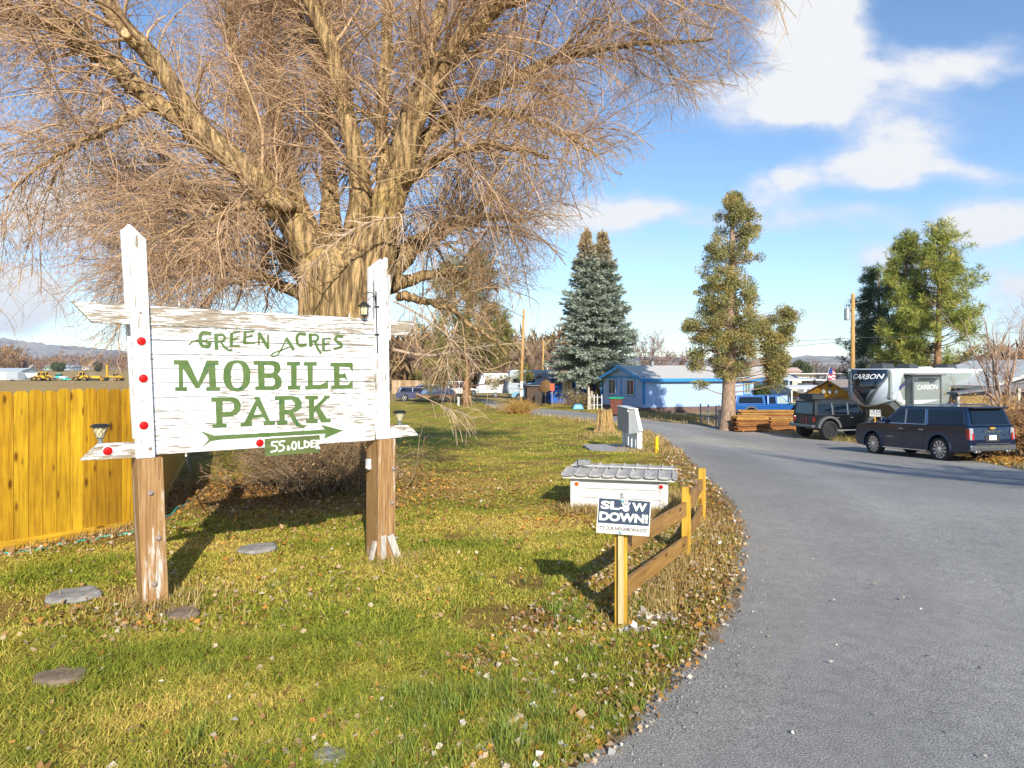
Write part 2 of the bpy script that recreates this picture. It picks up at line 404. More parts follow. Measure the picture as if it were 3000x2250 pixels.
blobs = [(2385, 110, 185, 240, 1.1), (2200, 280, 320, 100, .72), (2400, 310, 150, 60, .5), (2400, 20, 130, 120, .6), (2620, 225, 260, 100, .60), (2780, 200, 140, 70, .4), (2960, 150, 150, 70, .45),
         (2640, 455, 190, 95, .95), (2480, 510, 230, 55, .7), (2270, 550, 130, 60, 1.0), (2930, 650, 150, 75, 1.0), (2740, 730, 230, 80, .75), (2980, 880, 160, 110, .7), (2600, 780, 130, 60, .4),
         (1760, 620, 200, 70, .7), (1650, 660, 180, 80, .6), (50, 850, 200, 110, 1.25), (10, 880, 120, 70, .7), (60, 640, 210, 100, .85), (250, 520, 210, 160, .7), (420, 720, 200, 120, .5), (40, 940, 160, 60, .6), (2150, 640, 400, 60, .42), (2000, 760, 450, 60, .36), (2870, 520, 200, 45, .55), (2480, 640, 420, 50, .36), (2750, 350, 260, 70, .42), (2600, 860, 500, 60, .36), (-400, 500, 300, 150, .8), (3400, 500, 350, 200, .8)]
acc = None
for (bx, by, rx, ry, k) in blobs:
    a = mth('MULTIPLY', mth('SUBTRACT', uw, (bx - CX) / F), F / rx); b = mth('MULTIPLY', mth('SUBTRACT', vw, (HZ - by) / F), F / ry)
    d2 = mth('ADD', mth('MULTIPLY', a, a), mth('MULTIPLY', b, b))
    g = mth('MULTIPLY', mth('EXPONENT', mth('MULTIPLY', mth('POWER', d2, 1.5), -1.15)), k)
    acc = g if acc is None else mth('ADD', acc, g)
nz2 = N(t, 'ShaderNodeTexNoise'); nz2.inputs['Scale'].default_value = 8.5; nz2.inputs['Detail'].default_value = 12; nz2.inputs['Roughness'].default_value = .64
mp2 = N(t, 'ShaderNodeMapping'); mp2.inputs['Scale'].default_value = (.8, 1.5, 1); L(t, cv.outputs[0], mp2.inputs[0]); L(t, mp2.outputs[0], nz2.inputs['Vector'])
dens = mth('ADD', mth('MULTIPLY', acc, mth('ADD', mth('MULTIPLY', nz2.outputs['Fac'], 1.5), .25)), mth('MULTIPLY', mth('SUBTRACT', nz2.outputs['Fac'], .52), mth('MINIMUM', mth('MULTIPLY', acc, 2.2), .9)))
mr = N(t, 'ShaderNodeMapRange', interpolation_type='SMOOTHSTEP'); mr.inputs['From Min'].default_value = .14; mr.inputs['From Max'].default_value = 1.08; L(t, dens, mr.inputs['Value'])
front = N(t, 'ShaderNodeMapRange'); front.inputs['From Min'].default_value = .05; front.inputs['From Max'].default_value = .2; L(t, sep.outputs['Y'], front.inputs['Value'])
cmask = mth('MULTIPLY', mth('MULTIPLY', mr.outputs[0], front.outputs[0]), .96, True)
cbg = N(t, 'ShaderNodeBackground'); L(t, ramp(t, mr.outputs[0], [(.25, (.80, .86, 1.0)), (.6, (.88, .90, 1.0)), (.9, (1.0, 1.0, 1.0))]), cbg.inputs['Color']); cbg.inputs['Strength'].default_value = .66
mx = N(t, 'ShaderNodeMixShader'); L(t, cmask, mx.inputs[0]); L(t, bg.outputs[0], mx.inputs[1]); L(t, cbg.outputs[0], mx.inputs[2])
wo = N(t, 'ShaderNodeOutputWorld'); L(t, mx.outputs[0], wo.inputs[0])

# ---------------------------------------------------------------- road outline
Lp = [Vector((-4.2, -8, 0)), Vector((-2.2, -1.5, 0)), Vector((-.75, 1.9, 0))] + [gp(*p) for p in [(1675, 2250), (1790, 2180), (1872, 2116), (1990, 1990), (2088, 1872), (2150, 1780), (2178, 1700), (2188, 1620), (2184, 1550), (2156, 1478), (2095, 1412), (2034, 1356), (1985, 1312), (1935, 1277), (1880, 1256), (1811, 1244), (1722, 1232), (1600, 1217), (1492, 1204), (1437, 1191)]]
Rp = [Vector((40, -8, 0)), Vector((40, 2, 0)), Vector((36, 13, 0))] + [gp(*p) for p in [(3100, 1398), (3000, 1374), (2900, 1354), (2700, 1322), (2500, 1296), (2334, 1278), (2144, 1250), (1900, 1229), (1741, 1210), (1560, 1194), (1480, 1182), (1404, 1170)]]
def poly2(pl, n):
    P = np.array([(p.x, p.y) for p in pl]); s = np.r_[0, np.cumsum(np.linalg.norm(np.diff(P, axis=0), axis=1))]
    q = np.linspace(0, 1, n) ** 1.6 * s[-1]
    return np.stack([np.interp(q, s, P[:, 0]), np.interp(q, s, P[:, 1])], 1)
LR = np.array([(p.x, p.y) for p in Lp]); RR = np.array([(p.x, p.y) for p in Rp])
PG = np.concatenate([LR, RR[::-1]])
def road_d(x, y):
    "signed distance to the road, positive on it"
    x = np.asarray(x, float); y = np.asarray(y, float); d = np.full(x.shape, 1e9); ins = np.zeros(x.shape, bool)
    for i in range(len(PG)):
        a = PG[i]; b = PG[(i + 1) % len(PG)]; e = b - a; l2 = e @ e + 1e-9
        tt = np.clip(((x - a[0]) * e[0] + (y - a[1]) * e[1]) / l2, 0, 1)
        d = np.minimum(d, np.hypot(x - a[0] - tt * e[0], y - a[1] - tt * e[1]))
        c = (a[1] > y) != (b[1] > y)
        with np.errstate(divide='ignore', invalid='ignore'):
            ins ^= c & (x < (b[0] - a[0]) * (y - a[1]) / (b[1] - a[1] + 1e-12) + a[0])
    return np.where(ins, d, -d)
TREE = Vector((-6.0, 12.9, 0)); 
TREE = pt(985, 1400, 13.0); TREE.z = 0
def groundz(x, y, rd=None):
    rd = road_d(x, y) if rd is None else rd
    rd = rd + (fbm(x, y, 2.2, 5, 3) - .5) * .35 * sm(60, 10, y)
    z = G(x, y) + (fbm(x, y, .9, 3, 3) - .5) * .10 * sm(70, 20, y) + (fbm(x, y, 5, 8, 2) - .5) * .025 * sm(20, 8, y)
    # verge mound by the fence, raised root flare round the big tree
    z = z + .12 * np.exp(-(((x - TREE.x) / 1.6) ** 2 + ((y - TREE.y) / 1.6) ** 2))
    return z * sm(.25, -.1, rd) + (G(x, y) - .16) * (1 - sm(.25, -.1, rd))
def lawn_mask(x, y, rd):
    "1 on the mown lawn left of the road"
    fx = np.where(y < 9, -60, -4.7 - (y - 8.9) * .40)
    a = sm(-.3, .6, x - fx) * sm(75, 60, y) * (rd < .1) * (np.where(y < 20, x < 9, x < 7.5))
    return a
def ground_col(x, y, rd):
    n1 = fbm(x, y, .8, 21); n2 = fbm(x, y, 3.5, 33, 3); n3 = fbm(x, y, .25, 41)
    lawn = lawn_mask(x, y, rd)
    k = np.clip(.52 + (n1 - .5) * 1.7 + (n2 - .5) * .9 - .06 * sm(10, 4, y), 0, 1)
    green = np.array([.22, .235, .026]); straw = np.array([.44, .315, .07]); soil = np.array([.21, .145, .085]); litter = np.array([.33, .185, .035])
    c = green * (1 - k[..., None]) + straw * k[..., None]
    # leaf litter round the tree and along the kerb
    tr = np.exp(-(((x - TREE.x + .9) / 2.6) ** 2 + ((y - TREE.y + 1.6) / 3.6) ** 2)) * (.75 + n2)
    tr = np.maximum(tr, .75 * sm(.56, .70, fbm(x, y, 1.1, 77, 3))); tr = np.maximum(tr, sm(-1.25, -.15, rd) * sm(30, 9, y) * (.6 + .6 * n2)); tr = np.clip(tr, 0, 1)[..., None]
    c = c * (1 - tr) + (litter * .55 + soil * .45) * tr
    fence = np.exp(-((y - (9.05 + (x + 4.75) * 1.25) + .35) / .45) ** 2) * (x < -4.4) * (y < 9); c = c * (1 - .7 * fence[..., None]) + straw * .7 * fence[..., None]
    # beyond the road: dry shoulder, thin winter grass
    tan = np.array([.36, .26, .125]) * (.85 + .5 * n2[..., None]); dgrass = np.array([.16, .15, .035])
    kk = np.clip((n1 - .42) * 3, 0, 1)[..., None] * sm(-.8, -2.4, rd)[..., None] * .8
    far = tan * (1 - kk) + dgrass * kk
    field = np.array([.40, .275, .115]) * (.75 + .5 * n3[..., None]); fm = np.maximum(sm(70, 110, y), (x < -5) * sm(9, 11, y) * sm(-4.9, -5.4, x + (y - 8.9) * .4))[..., None]
    far = far * (1 - fm) + field * fm
    c = c * lawn[..., None] + far * (1 - lawn[..., None])
    gr = sm(-.12, .05, rd)[..., None]; c = c * (1 - gr) + np.array([.23, .205, .18]) * gr
    return c * (.86 + .28 * n2[..., None])
def axis(lo, hi, a, b, s, gr):
    m = list(np.arange(a, b, s)); d = s; v = b
    while v < hi: m.append(v); d *= gr; v += d
    m.append(hi); d = s; v = a; q = []
    while v > lo: d *= gr; v -= d; q.append(max(v, lo))
    return np.array(sorted(set(np.round(q + m, 4))))
gx = axis(-4500, 4500, -7, 6.5, .11, 1.07); gy = axis(-40, 4600, 2.0, 14, .11, 1.05)
GX, GY = np.meshgrid(gx, gy); rd = road_d(GX, GY)
V = np.stack([GX, GY, groundz(GX, GY, rd)], -1).reshape(-1, 3)
ii = np.arange(len(gx) * len(gy)).reshape(len(gy), len(gx))
Q = np.stack([ii[:-1, :-1], ii[:-1, 1:], ii[1:, 1:], ii[1:, :-1]], -1).reshape(-1, 4)
mg, tg_, bg_ = nt('ground_cover'); a = N(tg_, 'ShaderNodeVertexColor'); a.layer_name = 'Col'
cc = coords(tg_); f1 = noise(tg_, cc, 14, 6, .7); f2 = noise(tg_, cc, 70, 4, .7)
L(tg_, mixc(tg_, 1, mixc(tg_, 1, a.outputs['Color'], ramp(tg_, f1, [(.3, (.6,) * 3), (.7, (1.35,) * 3)]), 'MULTIPLY'), ramp(tg_, f2, [(.3, (.6, .62, .6)), (.7, (1.4, 1.36, 1.3))]), 'MULTIPLY'), bg_.inputs['Base Color'])
bg_.inputs['Roughness'].default_value = .95; bg_.inputs['Specular IOR Level'].default_value = .1; bump(tg_, bg_, f2, .9, .03)
kind(npmesh('ground', V, Q, m=mg, col=ground_col(GX, GY, rd).reshape(-1, 3), smooth=True), 'structure')
# the asphalt sheet
nl = 260; A = poly2(Lp, nl); B = poly2(Rp, nl); ws = np.linspace(-.004, 1, 70) ** 1
P = A[:, None] * (1 - ws[None, :, None]) + B[:, None] * ws[None, :, None]
dl = unit(A - B)[:, None]; P[:, 0] += (dl * .35)[:, 0]
V = np.concatenate([P, (G(P[..., 0], P[..., 1]) - .035 + (fbm(P[..., 0], P[..., 1], .5, 61, 2) - .5) * .02)[..., None]], -1).reshape(-1, 3)
ii = np.arange(nl * 70).reshape(nl, 70)
sx = np.r_[0, np.cumsum(np.linalg.norm(np.diff((A + B) / 2, axis=0), axis=1))][:, None] + 0 * ws[None]; wx_ = np.linalg.norm(P - A[:, None], axis=2)
st_ = fbm(sx * .05, wx_, .9, 71, 4); bl_ = fbm(P[..., 0], P[..., 1], .22, 81, 4); pt_ = gp(2130, 1296); pt2 = gp(1990, 1300)
wash = np.exp(-(((P[..., 0] - pt_.x) / 2.6) ** 2 + ((P[..., 1] - pt_.y) / 3.5) ** 2)) + .6 * np.exp(-wx_ / .5) + .5 * np.exp(-np.linalg.norm(P - B[:, None], axis=2) / 1.2)
wash = np.clip(wash * (.4 + 1.2 * fbm(P[..., 0], P[..., 1], 1.3, 91, 3)), 0, 1)[..., None]
rcol = ((.80 + .40 * st_) * (.86 + .28 * bl_))[..., None] * (1 - wash + wash * np.array([1.45, 1.34, 1.15])); rcol = rcol.reshape(-1, 3)
mr_, tr_, br_ = nt('asphalt'); cc = coords(tr_)
f1 = noise(tr_, cc, .45, 5); f2 = noise(tr_, cc, 95, 3, .8); f3 = noise(tr_, cc, 9, 5, .65); f4 = noise(tr_, coords(tr_, (.6, .12, 1)), 1.3, 4)
c = ramp(tr_, f1, [(.3, (.255, .25, .242)), (.7, (.325, .315, .30))])
c = mixc(tr_, 1, c, ramp(tr_, f2, [(.36, (.42, .43, .47)), (.5, (.95, .95, .96)), (.66, (1.75, 1.7, 1.62))]), 'MULTIPLY')
c = mixc(tr_, 1, c, ramp(tr_, f3, [(.3, (.86,) * 3), (.7, (1.12,) * 3)]), 'MULTIPLY')
ra = N(tr_, 'ShaderNodeVertexColor'); ra.layer_name = 'Col'
c = mixc(tr_, 1, c, ra.outputs['Color'], 'MULTIPLY')
crk = N(tr_, 'ShaderNodeTexVoronoi', feature='DISTANCE_TO_EDGE'); crk.inputs['Scale'].default_value = .34; wv = N(tr_, 'ShaderNodeVectorMath', operation='ADD'); nzv = N(tr_, 'ShaderNodeTexNoise'); nzv.inputs['Scale'].default_value = 1.6; nzv.inputs['Detail'].default_value = 6; L(tr_, cc, nzv.inputs['Vector']); L(tr_, cc, wv.inputs[0]); L(tr_, nzv.outputs['Color'], wv.inputs[1]); L(tr_, wv.outputs[0], crk.inputs['Vector'])
c = mixc(tr_, .3, c, ramp(tr_, crk.outputs['Distance'], [(.0, (.5, .5, .5)), (.006, (1, 1, 1))]), 'MULTIPLY')
L(tr_, c, br_.inputs['Base Color']); br_.inputs['Roughness'].default_value = .85; br_.inputs['Specular IOR Level'].default_value = .3
bump(tr_, br_, f2, .7, .012)
kind(npmesh('road', V, np.stack([ii[:-1, :-1], ii[:-1, 1:], ii[1:, 1:], ii[1:, :-1]], -1).reshape(-1, 4), m=mr_, smooth=True, col=rcol), 'structure')

# ---------------------------------------------------------------- grass blades
def blades(n, y0, y1, h, w, pw):
    y = y0 + (y1 - y0) * rng.random(n) ** pw; x = (-.80 + 1.2 * rng.random(n)) * y
    rd = road_d(x, y); k = lawn_mask(x, y, rd)
    bare = fbm(x, y, 1.1, 77, 3)
    tr = .93 * np.exp(-(((x - TREE.x + 1.0) / 2.4) ** 2 + ((y - TREE.y + 1.5) / 2.9) ** 2) ** 1.5)
    keep = (k > .6) & (rd < -.06) & (rng.random(n) > sm(.56, .70, bare) * .9) & (rng.random(n) > sm(-.95, -.05, rd) * .82 * sm(3.4, 4.6, y)) & (rng.random(n) > tr) & (rng.random(n) > .6 * sm(.4, .1, np.abs(y - (9.05 + (x + 4.75) * 1.25) + .2)) * (x < -4))
    x, y, rd = x[keep], y[keep], rd[keep]; m = len(x)
    n1 = fbm(x, y, .8, 21); n2 = fbm(x, y, 3.5, 33, 3); z = groundz(x, y, rd)
    lush = np.clip(1.25 - 1.6 * n1 + .25 * sm(7, 3, y), 0, 1)
    H = h * (.45 + .9 * rng.random(m)) * (.6 + .8 * lush); an = rng.random(m) * 2 * PI
    lean = (.7 + 1.3 * rng.random(m)) * H; dx = np.cos(an) * lean; dy = np.sin(an) * lean
    wx = -np.sin(an) * w * (.7 + .6 * rng.random(m)); wy = np.cos(an) * w
    b = np.stack([x, y, z - .008], 1); wv = np.stack([wx, wy, 0 * wx], 1)
    mid = b + np.stack([dx * .35, dy * .35, H * .62], 1); tip = b + np.stack([dx, dy, H * .95], 1)
    V = np.stack([b - wv, b + wv, mid + wv * .8, mid - wv * .8, tip], 1).reshape(-1, 3)
    i = np.arange(m)[:, None] * 5
    q = i + np.array([0, 1, 2, 3]); tt = i + np.array([3, 2, 4])
    k = np.clip(rng.random(m) * .8 + (n1 - .5) * 1.25 + (n2 - .5) * .6 + .24 - .10 * sm(7, 3.5, y), 0, 1)
    c = np.where((k < .5)[:, None], lerpc((.19, .235, .026), (.34, .345, .038), np.clip(k * 2, 0, 1)), lerpc((.40, .365, .05), (.68, .50, .14), np.clip(k * 2 - 1, 0, 1)))
    c = c * (.95 + .55 * rng.random(m))[:, None]
    return V, q, tt, np.repeat(c, 5, 0)
parts = [blades(150000, 2.2, 5.2, .043, .0036, .85), blades(210000, 5, 10, .032, .0052, .8), blades(120000, 9.5, 20, .024, .009, .8), blades(60000, 19, 48, .03, .02, .9)]
Vs, qs, ts, cs, o = [], [], [], [], 0
for v, q, tt, c in parts: Vs.append(v); qs.append(q + o); ts.append(tt + o); cs.append(c); o += len(v)
g = npmesh('grass', np.concatenate(Vs), np.concatenate(qs), np.concatenate(ts), m=m_attr('grass_blade', .55, .1, 1, .35, .35), col=np.concatenate(cs))
kind(tag(g, 'short green and straw coloured lawn grass between the board fence and the road', 'grass'), 'stuff')
# longer dry grass along the fence, posts, pump box and verge
def dry(n, fn, h, w, col=((.36, .25, .08), (.60, .45, .2))):
    x, y = fn(n); keep = road_d(x, y) < -.02; x = x[keep]; y = y[keep]; n = len(x); z = groundz(x, y)
    H = h * (.4 + .9 * rng.random(n)); an = rng.random(n) * 2 * PI; le = H * (.3 + .8 * rng.random(n))
    b = np.stack([x, y, z - .01], 1); wv = np.stack([-np.sin(an) * w, np.cos(an) * w, 0 * x], 1)
    mid = b + np.stack([np.cos(an) * le * .3, np.sin(an) * le * .3, H * .65], 1); tip = b + np.stack([np.cos(an) * le, np.sin(an) * le, H], 1)
    V = np.stack([b - wv, b + wv, mid + wv * .8, mid - wv * .8, tip], 1).reshape(-1, 3); i = np.arange(n)[:, None] * 5
    return V, i + np.array([0, 1, 2, 3]), i + np.array([3, 2, 4]), np.repeat(lerpc(col[0], col[1], rng.random(n)), 5, 0)
def along(p, q, s):
    def f(n):
        k = rng.random(n); return p[0] + (q[0] - p[0]) * k + rng.normal(size=n) * s, p[1] + (q[1] - p[1]) * k + rng.normal(size=n) * s
    return f
def tufts(k, y0, y1, x0, x1, s):
    def f(n):
        ty = y0 + (y1 - y0) * rng.random(k); tx = (x0 + (x1 - x0) * rng.random(k)); i = rng.integers(0, k, n); return tx[i] + rng.normal(size=n) * s, ty[i] + rng.normal(size=n) * s
    return f
pc = [dry(2500, along((-7.5, 6.1), (-4.7, 8.75), .12), .11, .004), dry(3600, along((1.0, 5.5), (2.75, 9.3), .26), .085, .0032), dry(500, along((1.15, 5.55), (1.9, 7.4), .08), .15, .0025),
      dry(2600, along((.85, 9.85), (2.3, 9.5), .14), .12, .004), dry(1400, along((2.3, 9.6), (2.5, 10.8), .16), .2, .005), dry(420, along((-1.3, 7.1), (-1.2, 7.2), .2), .08, .003), dry(700, along((-3.1, 5.9), (-3.0, 5.8), .25), .10, .004), dry(3600, tufts(70, 2.8, 4.3, -.75, .42, .035), .11, .003, ((.13, .20, .03), (.34, .38, .07))), dry(1500, tufts(60, 2.6, 6.5, -2.6, .6, .03), .10, .003, ((.14, .21, .03), (.36, .37, .07))), dry(900, tufts(30, 3.2, 6.0, .2, 1.3, .04), .10, .003, ((.12, .22, .03), (.3, .36, .06))),
      dry(900, along((3.6, 20.2), (5.0, 19.8), .4), .14, .008), dry(2500, along((5.9, 36), (-1.5, 57), .5), .25, .016), dry(1500, along((5.0, 24), (6.2, 33), .4), .16, .012), dry(350, along((3.2, 28.5), (4.6, 29.3), .5), .22, .010),
      dry(2500, along((12.5, 20.5), (30, 12.5), 1.0), .25, .02), dry(2500, along((9, 50), (14, 44), 1.2), .2, .02), dry(3000, along((14, 34), (22, 30), 1.5), .15, .02, ((.12, .13, .03), (.4, .3, .12)))]
Vs, qs, ts, cs, o = [], [], [], [], 0
for v, q, tt, c in pc: Vs.append(v); qs.append(q + o); ts.append(tt + o); cs.append(c); o += len(v)
kind(tag(npmesh('dry_grass', np.concatenate(Vs), np.concatenate(qs), np.concatenate(ts), m=m_attr('dry_blade', .7, .1, 1, .2, .25), col=np.concatenate(cs)), 'straw coloured dry grass tufts along the fences and the road verge', 'dry grass'), 'stuff')
# ---------------------------------------------------------------- fallen leaves
def lv(n, fn, s, pal, on_road=-.0):
    x, y = fn(n); k = road_d(x, y) < on_road + .05; x = x[k]; y = y[k]; n = len(x)
    z = np.maximum(groundz(x, y), G(x, y) - .033) + .012 + .03 * rng.random(n)
    D = rng.normal(size=(n, 3)); D[:, 2] *= .35; sz = s * (.5 + rng.random(n))
    V, q = leaves(np.stack([x, y, z], 1), D, sz, sz * .75, .28)
    pal = np.array(pal); return V, q, np.repeat(pal[rng.integers(0, len(pal), n)] * (.75 + .5 * rng.random(n))[:, None], 4, 0)
BR = [(.30, .155, .05), (.36, .20, .075), (.24, .13, .06), (.42, .28, .14), (.45, .22, .04)]; TN = [(.52, .40, .27), (.60, .50, .38), (.45, .33, .22)]; WH = [(.66, .63, .60), (.58, .52, .47)]
LRi = poly2(Lp, 400)
def verge(lo, hi, y0, y1):
    def f(n):
        s = LRi[(LRi[:, 1] > y0) & (LRi[:, 1] < y1)]; i = rng.integers(1, len(s), n); tn = unit(s[i] - s[i - 1]); nr = np.stack([-tn[:, 1], tn[:, 0]], 1)
        k = lo + (hi - lo) * rng.random(n) ** .9; p = s[i] + (s[i] - s[i - 1]) * rng.random(n)[:, None] + nr * k[:, None]; return p[:, 0], p[:, 1]
    return f
disc = lambda cx, cy, r: (lambda n: (cx + rng.normal(size=n) * r, cy + rng.normal(size=n) * r))
def lawnpts(n):
    y = 2.4 + 12 * rng.random(n) ** 1.4; return (-.75 + 1.15 * rng.random(n)) * y, y
pc = [lv(7500, verge(-.02, 1.5, 2.3, 10), .036, BR * 3 + TN * 2), lv(170, verge(.05, 1.5, 2.3, 9), .038, WH), lv(1500, verge(-.02, .7, 10, 30), .06, BR + TN), lv(2600, lawnpts, .04, BR * 2 + TN), lv(70, lawnpts, .038, WH),
      lv(420, disc(-3.15, 5.35, .38), .042, BR * 2 + TN), lv(200, disc(-2.1, 6.1, .5), .04, BR + TN), lv(60, disc(1.18, 5.6, .07), .055, WH), lv(40, disc(.95, 5.3, .05), .05, WH), lv(90, disc(.35, 3.5, .25), .05, TN + WH),
      lv(5200, disc(TREE.x, TREE.y - 1.2, 1.8), .055, BR), lv(900, disc(1.4, 9.8, .5), .05, BR), lv(1500, along((-7.6, 5.9), (-4.6, 8.6), .25), .045, BR + TN), lv(2500, disc(17.6, 22.5, 1.1), .09, [(.5, .26, .04), (.55, .33, .08), (.35, .18, .05)]), lv(350, verge(-.5, -.02, 2.3, 9), .03, TN + WH)]
pc.append(lv(45, lambda n: (rng.random(n) * 3 + 1, 3 + rng.random(n) * 6), .03, TN + WH, 9))
Vs, qs, cs, o = [], [], [], 0
for v, q, c in pc: Vs.append(v); qs.append(q + o); cs.append(c); o += len(v)
kind(tag(npmesh('fallen_leaves', np.concatenate(Vs), np.concatenate(qs), m=m_attr('dead_leaf', .75, .15, 30, .25, .2), col=np.concatenate(cs)), 'brown, tan and whitish dead leaves scattered over the lawn and verge', 'fallen leaves'), 'stuff')
# loose gravel at the ragged edge of the asphalt
x, y = verge(-.28, .12, 2.2, 12)(4200); k = rng.random(len(x)) < sm(14, 2, y); x = x[k]; y = y[k]; n = len(x)
z = np.maximum(groundz(x, y), G(x, y) - .036); r = (.003 + .009 * rng.random(n) ** 2.2); oc = np.array([(1, 0, 0), (0, 1, 0), (-1, 0, 0), (0, -1, 0), (0, 0, .8), (0, 0, -.5)])
V = np.stack([x, y, z + r * .4], 1)[:, None] + oc[None] * r[:, None, None] * (.7 + .6 * rng.random((n, 6, 1)))
tt = np.array([(0, 1, 4), (1, 2, 4), (2, 3, 4), (3, 0, 4), (1, 0, 5), (2, 1, 5), (3, 2, 5), (0, 3, 5)])
kind(tag(npmesh('gravel', V.reshape(-1, 3), None, (np.arange(n)[:, None, None] * 6 + tt[None]).reshape(-1, 3), m=m_attr('gravel_stone', .9, .2, 40), col=np.repeat(lerpc((.16, .16, .16), (.34, .33, .32), rng.random(n)), 6, 0)), 'grey loose gravel along the ragged road edge', 'gravel'), 'stuff')
# flat stones
def stone(px, py, w, dd, h, c, lab, name='flat_stone', grp=None):
    p = gp(px, py); bm = bmesh.new(); bmesh.ops.create_icosphere(bm, subdivisions=4, radius=1)
    sd_ = random.random() * 50
    for v in bm.verts:
        k = 1 + .25 * (fbm(np.array([v.co.x + sd_]), np.array([v.co.y + sd_]), 1.6, 4)[0] - .5) * 2
        zz = max(-.5, min(.55, v.co.z)); v.co = Vector((v.co.x * w * k, v.co.y * dd * k, zz * h * k + .05 * h * math.sin(v.co.x * 9 + sd_)))
    me = bpy.data.meshes.new(name); bm.to_mesh(me); bm.free()
    o = link(name, me, mat('stone_%s' % ('grey' if c[0] == c[1] or c[2] > .2 else 'brown'), c, .9, var=.35, scale=9, bmp=.6, bscale=40), smooth=True)
    o.location = (p.x, p.y, float(groundz(np.array([p.x]), np.array([p.y]))[0]) + .012); tag(o, lab, 'stone'); return o
stone(753, 1612, .21, .2, .05, (.26, .245, .225), 'flat round grey stone in the grass between the two sign posts')
stone(222, 1752, .23, .2, .055, (.26, .245, .225), 'flat grey stone in the grass left of the left sign post')
stone(520, 1798, .17, .16, .06, (.19, .14, .10), 'brown flat rock against the foot of the left sign post')
stone(175, 1998, .17, .12, .06, (.19, .14, .10), 'brown earthy rock in the lawn at the lower left corner')
stone(965, 2215, .10, .07, .06, (.26, .245, .225), 'small dark slate stone in the lawn at the bottom of the picture')
for k, (px, py, w, a) in enumerate(((1478, 2135, .16, .9), (1440, 2180, .11, .7), (1500, 2105, .09, 1.2))):
    p = gp(px, py); b = MB(); b.hexa([(-w, -.012, 0), (w, -.018, .004), (w * .9, .016, .004), (-w * .9, .014, 0)], [(-w, -.010, .012), (w, -.016, .02), (w * .9, .012, .016), (-w * .9, .010, .013)])
    o = b.build('bark_strip', mat('pale_bark', (.50, .42, .32), .9, var=.3, scale=30)); o.location = (p.x, p.y, float(groundz(np.array([p.x]), np.array([p.y]))[0]) + .02); o.rotation_euler = (.1, -.05, a)
    tag(o, ['longest pale strip of bark among the leaves at the lower road edge', 'pale strip of bark nearest the bottom of the picture', 'short pale strip of bark above the longest one'][k], 'bark')
# ---------------------------------------------------------------- hills
def ridge(name, pts, d0, depth, seed, c0, c1):
    xs = np.linspace(pts[0][0], pts[-1][0], 420); top = np.interp(xs, [p[0] for p in pts], [p[1] for p in pts])
    rows = np.linspace(0, 1, 26); V = []; C = []
    for r in rows:
        d = d0 + depth * r; hx = (xs - CX) / F * (d0 + depth)
        h = (HZ - top) / F * (d0 + depth) + CAMZ + 4
        e = r ** .8; nn = fbm(hx * .01, np.full_like(hx, d * .01), .55, seed, 5)
        z = -4 + h * e * (1 + (nn - .5) * .8 * (1 - e)) + (rng.normal(size=len(xs)) * 2.2 * (r == 1)) + (fbm(hx * .01, np.full_like(hx, 3.), 4, seed + 3) - .5) * h * .09 * e
        V.append(np.stack([hx, np.full_like(hx, d), z], 1))
    V = np.array(V); nr, nc, _ = V.shape; ii = np.arange(nr * nc).reshape(nr, nc)
    m_, t_, b_ = nt(name + '_cover'); v_ = coords(t_, (.01, .01, .02))
    f = noise(t_, v_, 3, 8, .72); f2 = noise(t_, v_, .5, 4)
    ad = N(t_, 'ShaderNodeMath', operation='MULTIPLY_ADD'); L(t_, f2, ad.inputs[0]); ad.inputs[1].default_value = .6; L(t_, f, ad.inputs[2])
    L(t_, ramp(t_, ad.outputs[0], [(.62, c0), (.76, [(x + y) / 2 for x, y in zip(c0, c1)]), (.84, c1)]), b_.inputs['Base Color']); b_.inputs['Roughness'].default_value = 1; b_.inputs['Specular IOR Level'].default_value = 0
    kind(npmesh(name, V.reshape(-1, 3), np.stack([ii[:-1, :-1], ii[:-1, 1:], ii[1:, 1:], ii[1:, :-1]], -1).reshape(-1, 4), m=m_, smooth=True), 'structure')
ridge('hills', [(-900, 960), (-300, 972), (0, 988), (140, 1008), (275, 1020), (420, 1033), (600, 1046), (900, 1062), (1300, 1062), (1500, 1060), (1800, 1058), (2200, 1052), (2290, 1047), (2370, 1042), (2450, 1044), (2600, 1052), (3000, 1060), (3500, 1062), (4200, 1058)], 2200, 900, 5, (.115, .105, .105), (.40, .36, .32))
ridge('hills', [(-900, 1020), (500, 1040), (1500, 1046), (1957, 1046), (2150, 1056), (2700, 1056), (2829, 1046), (2900, 1045), (3000, 1048), (4000, 1040)], 3300, 900, 9, (.10, .11, .12), (.2, .2, .2))
# ---------------------------------------------------------------- air
hz = MB().box((0, 2100, 140), (9800, 5300, 300)) 
mh = bpy.data.materials.new('air'); mh.use_nodes = True; th = mh.node_tree; th.nodes.clear()
pv = N(th, 'ShaderNodeVolumePrincipled'); pv.inputs['Color'].default_value = (.62, .76, 1, 1); pv.inputs['Density'].default_value = .00012; pv.inputs['Anisotropy'].default_value = .1
L(th, pv.outputs[0], N(th, 'ShaderNodeOutputMaterial').inputs['Volume'])
HAZE = True
if HAZE: kind(hz.build('haze', mh), 'stuff')
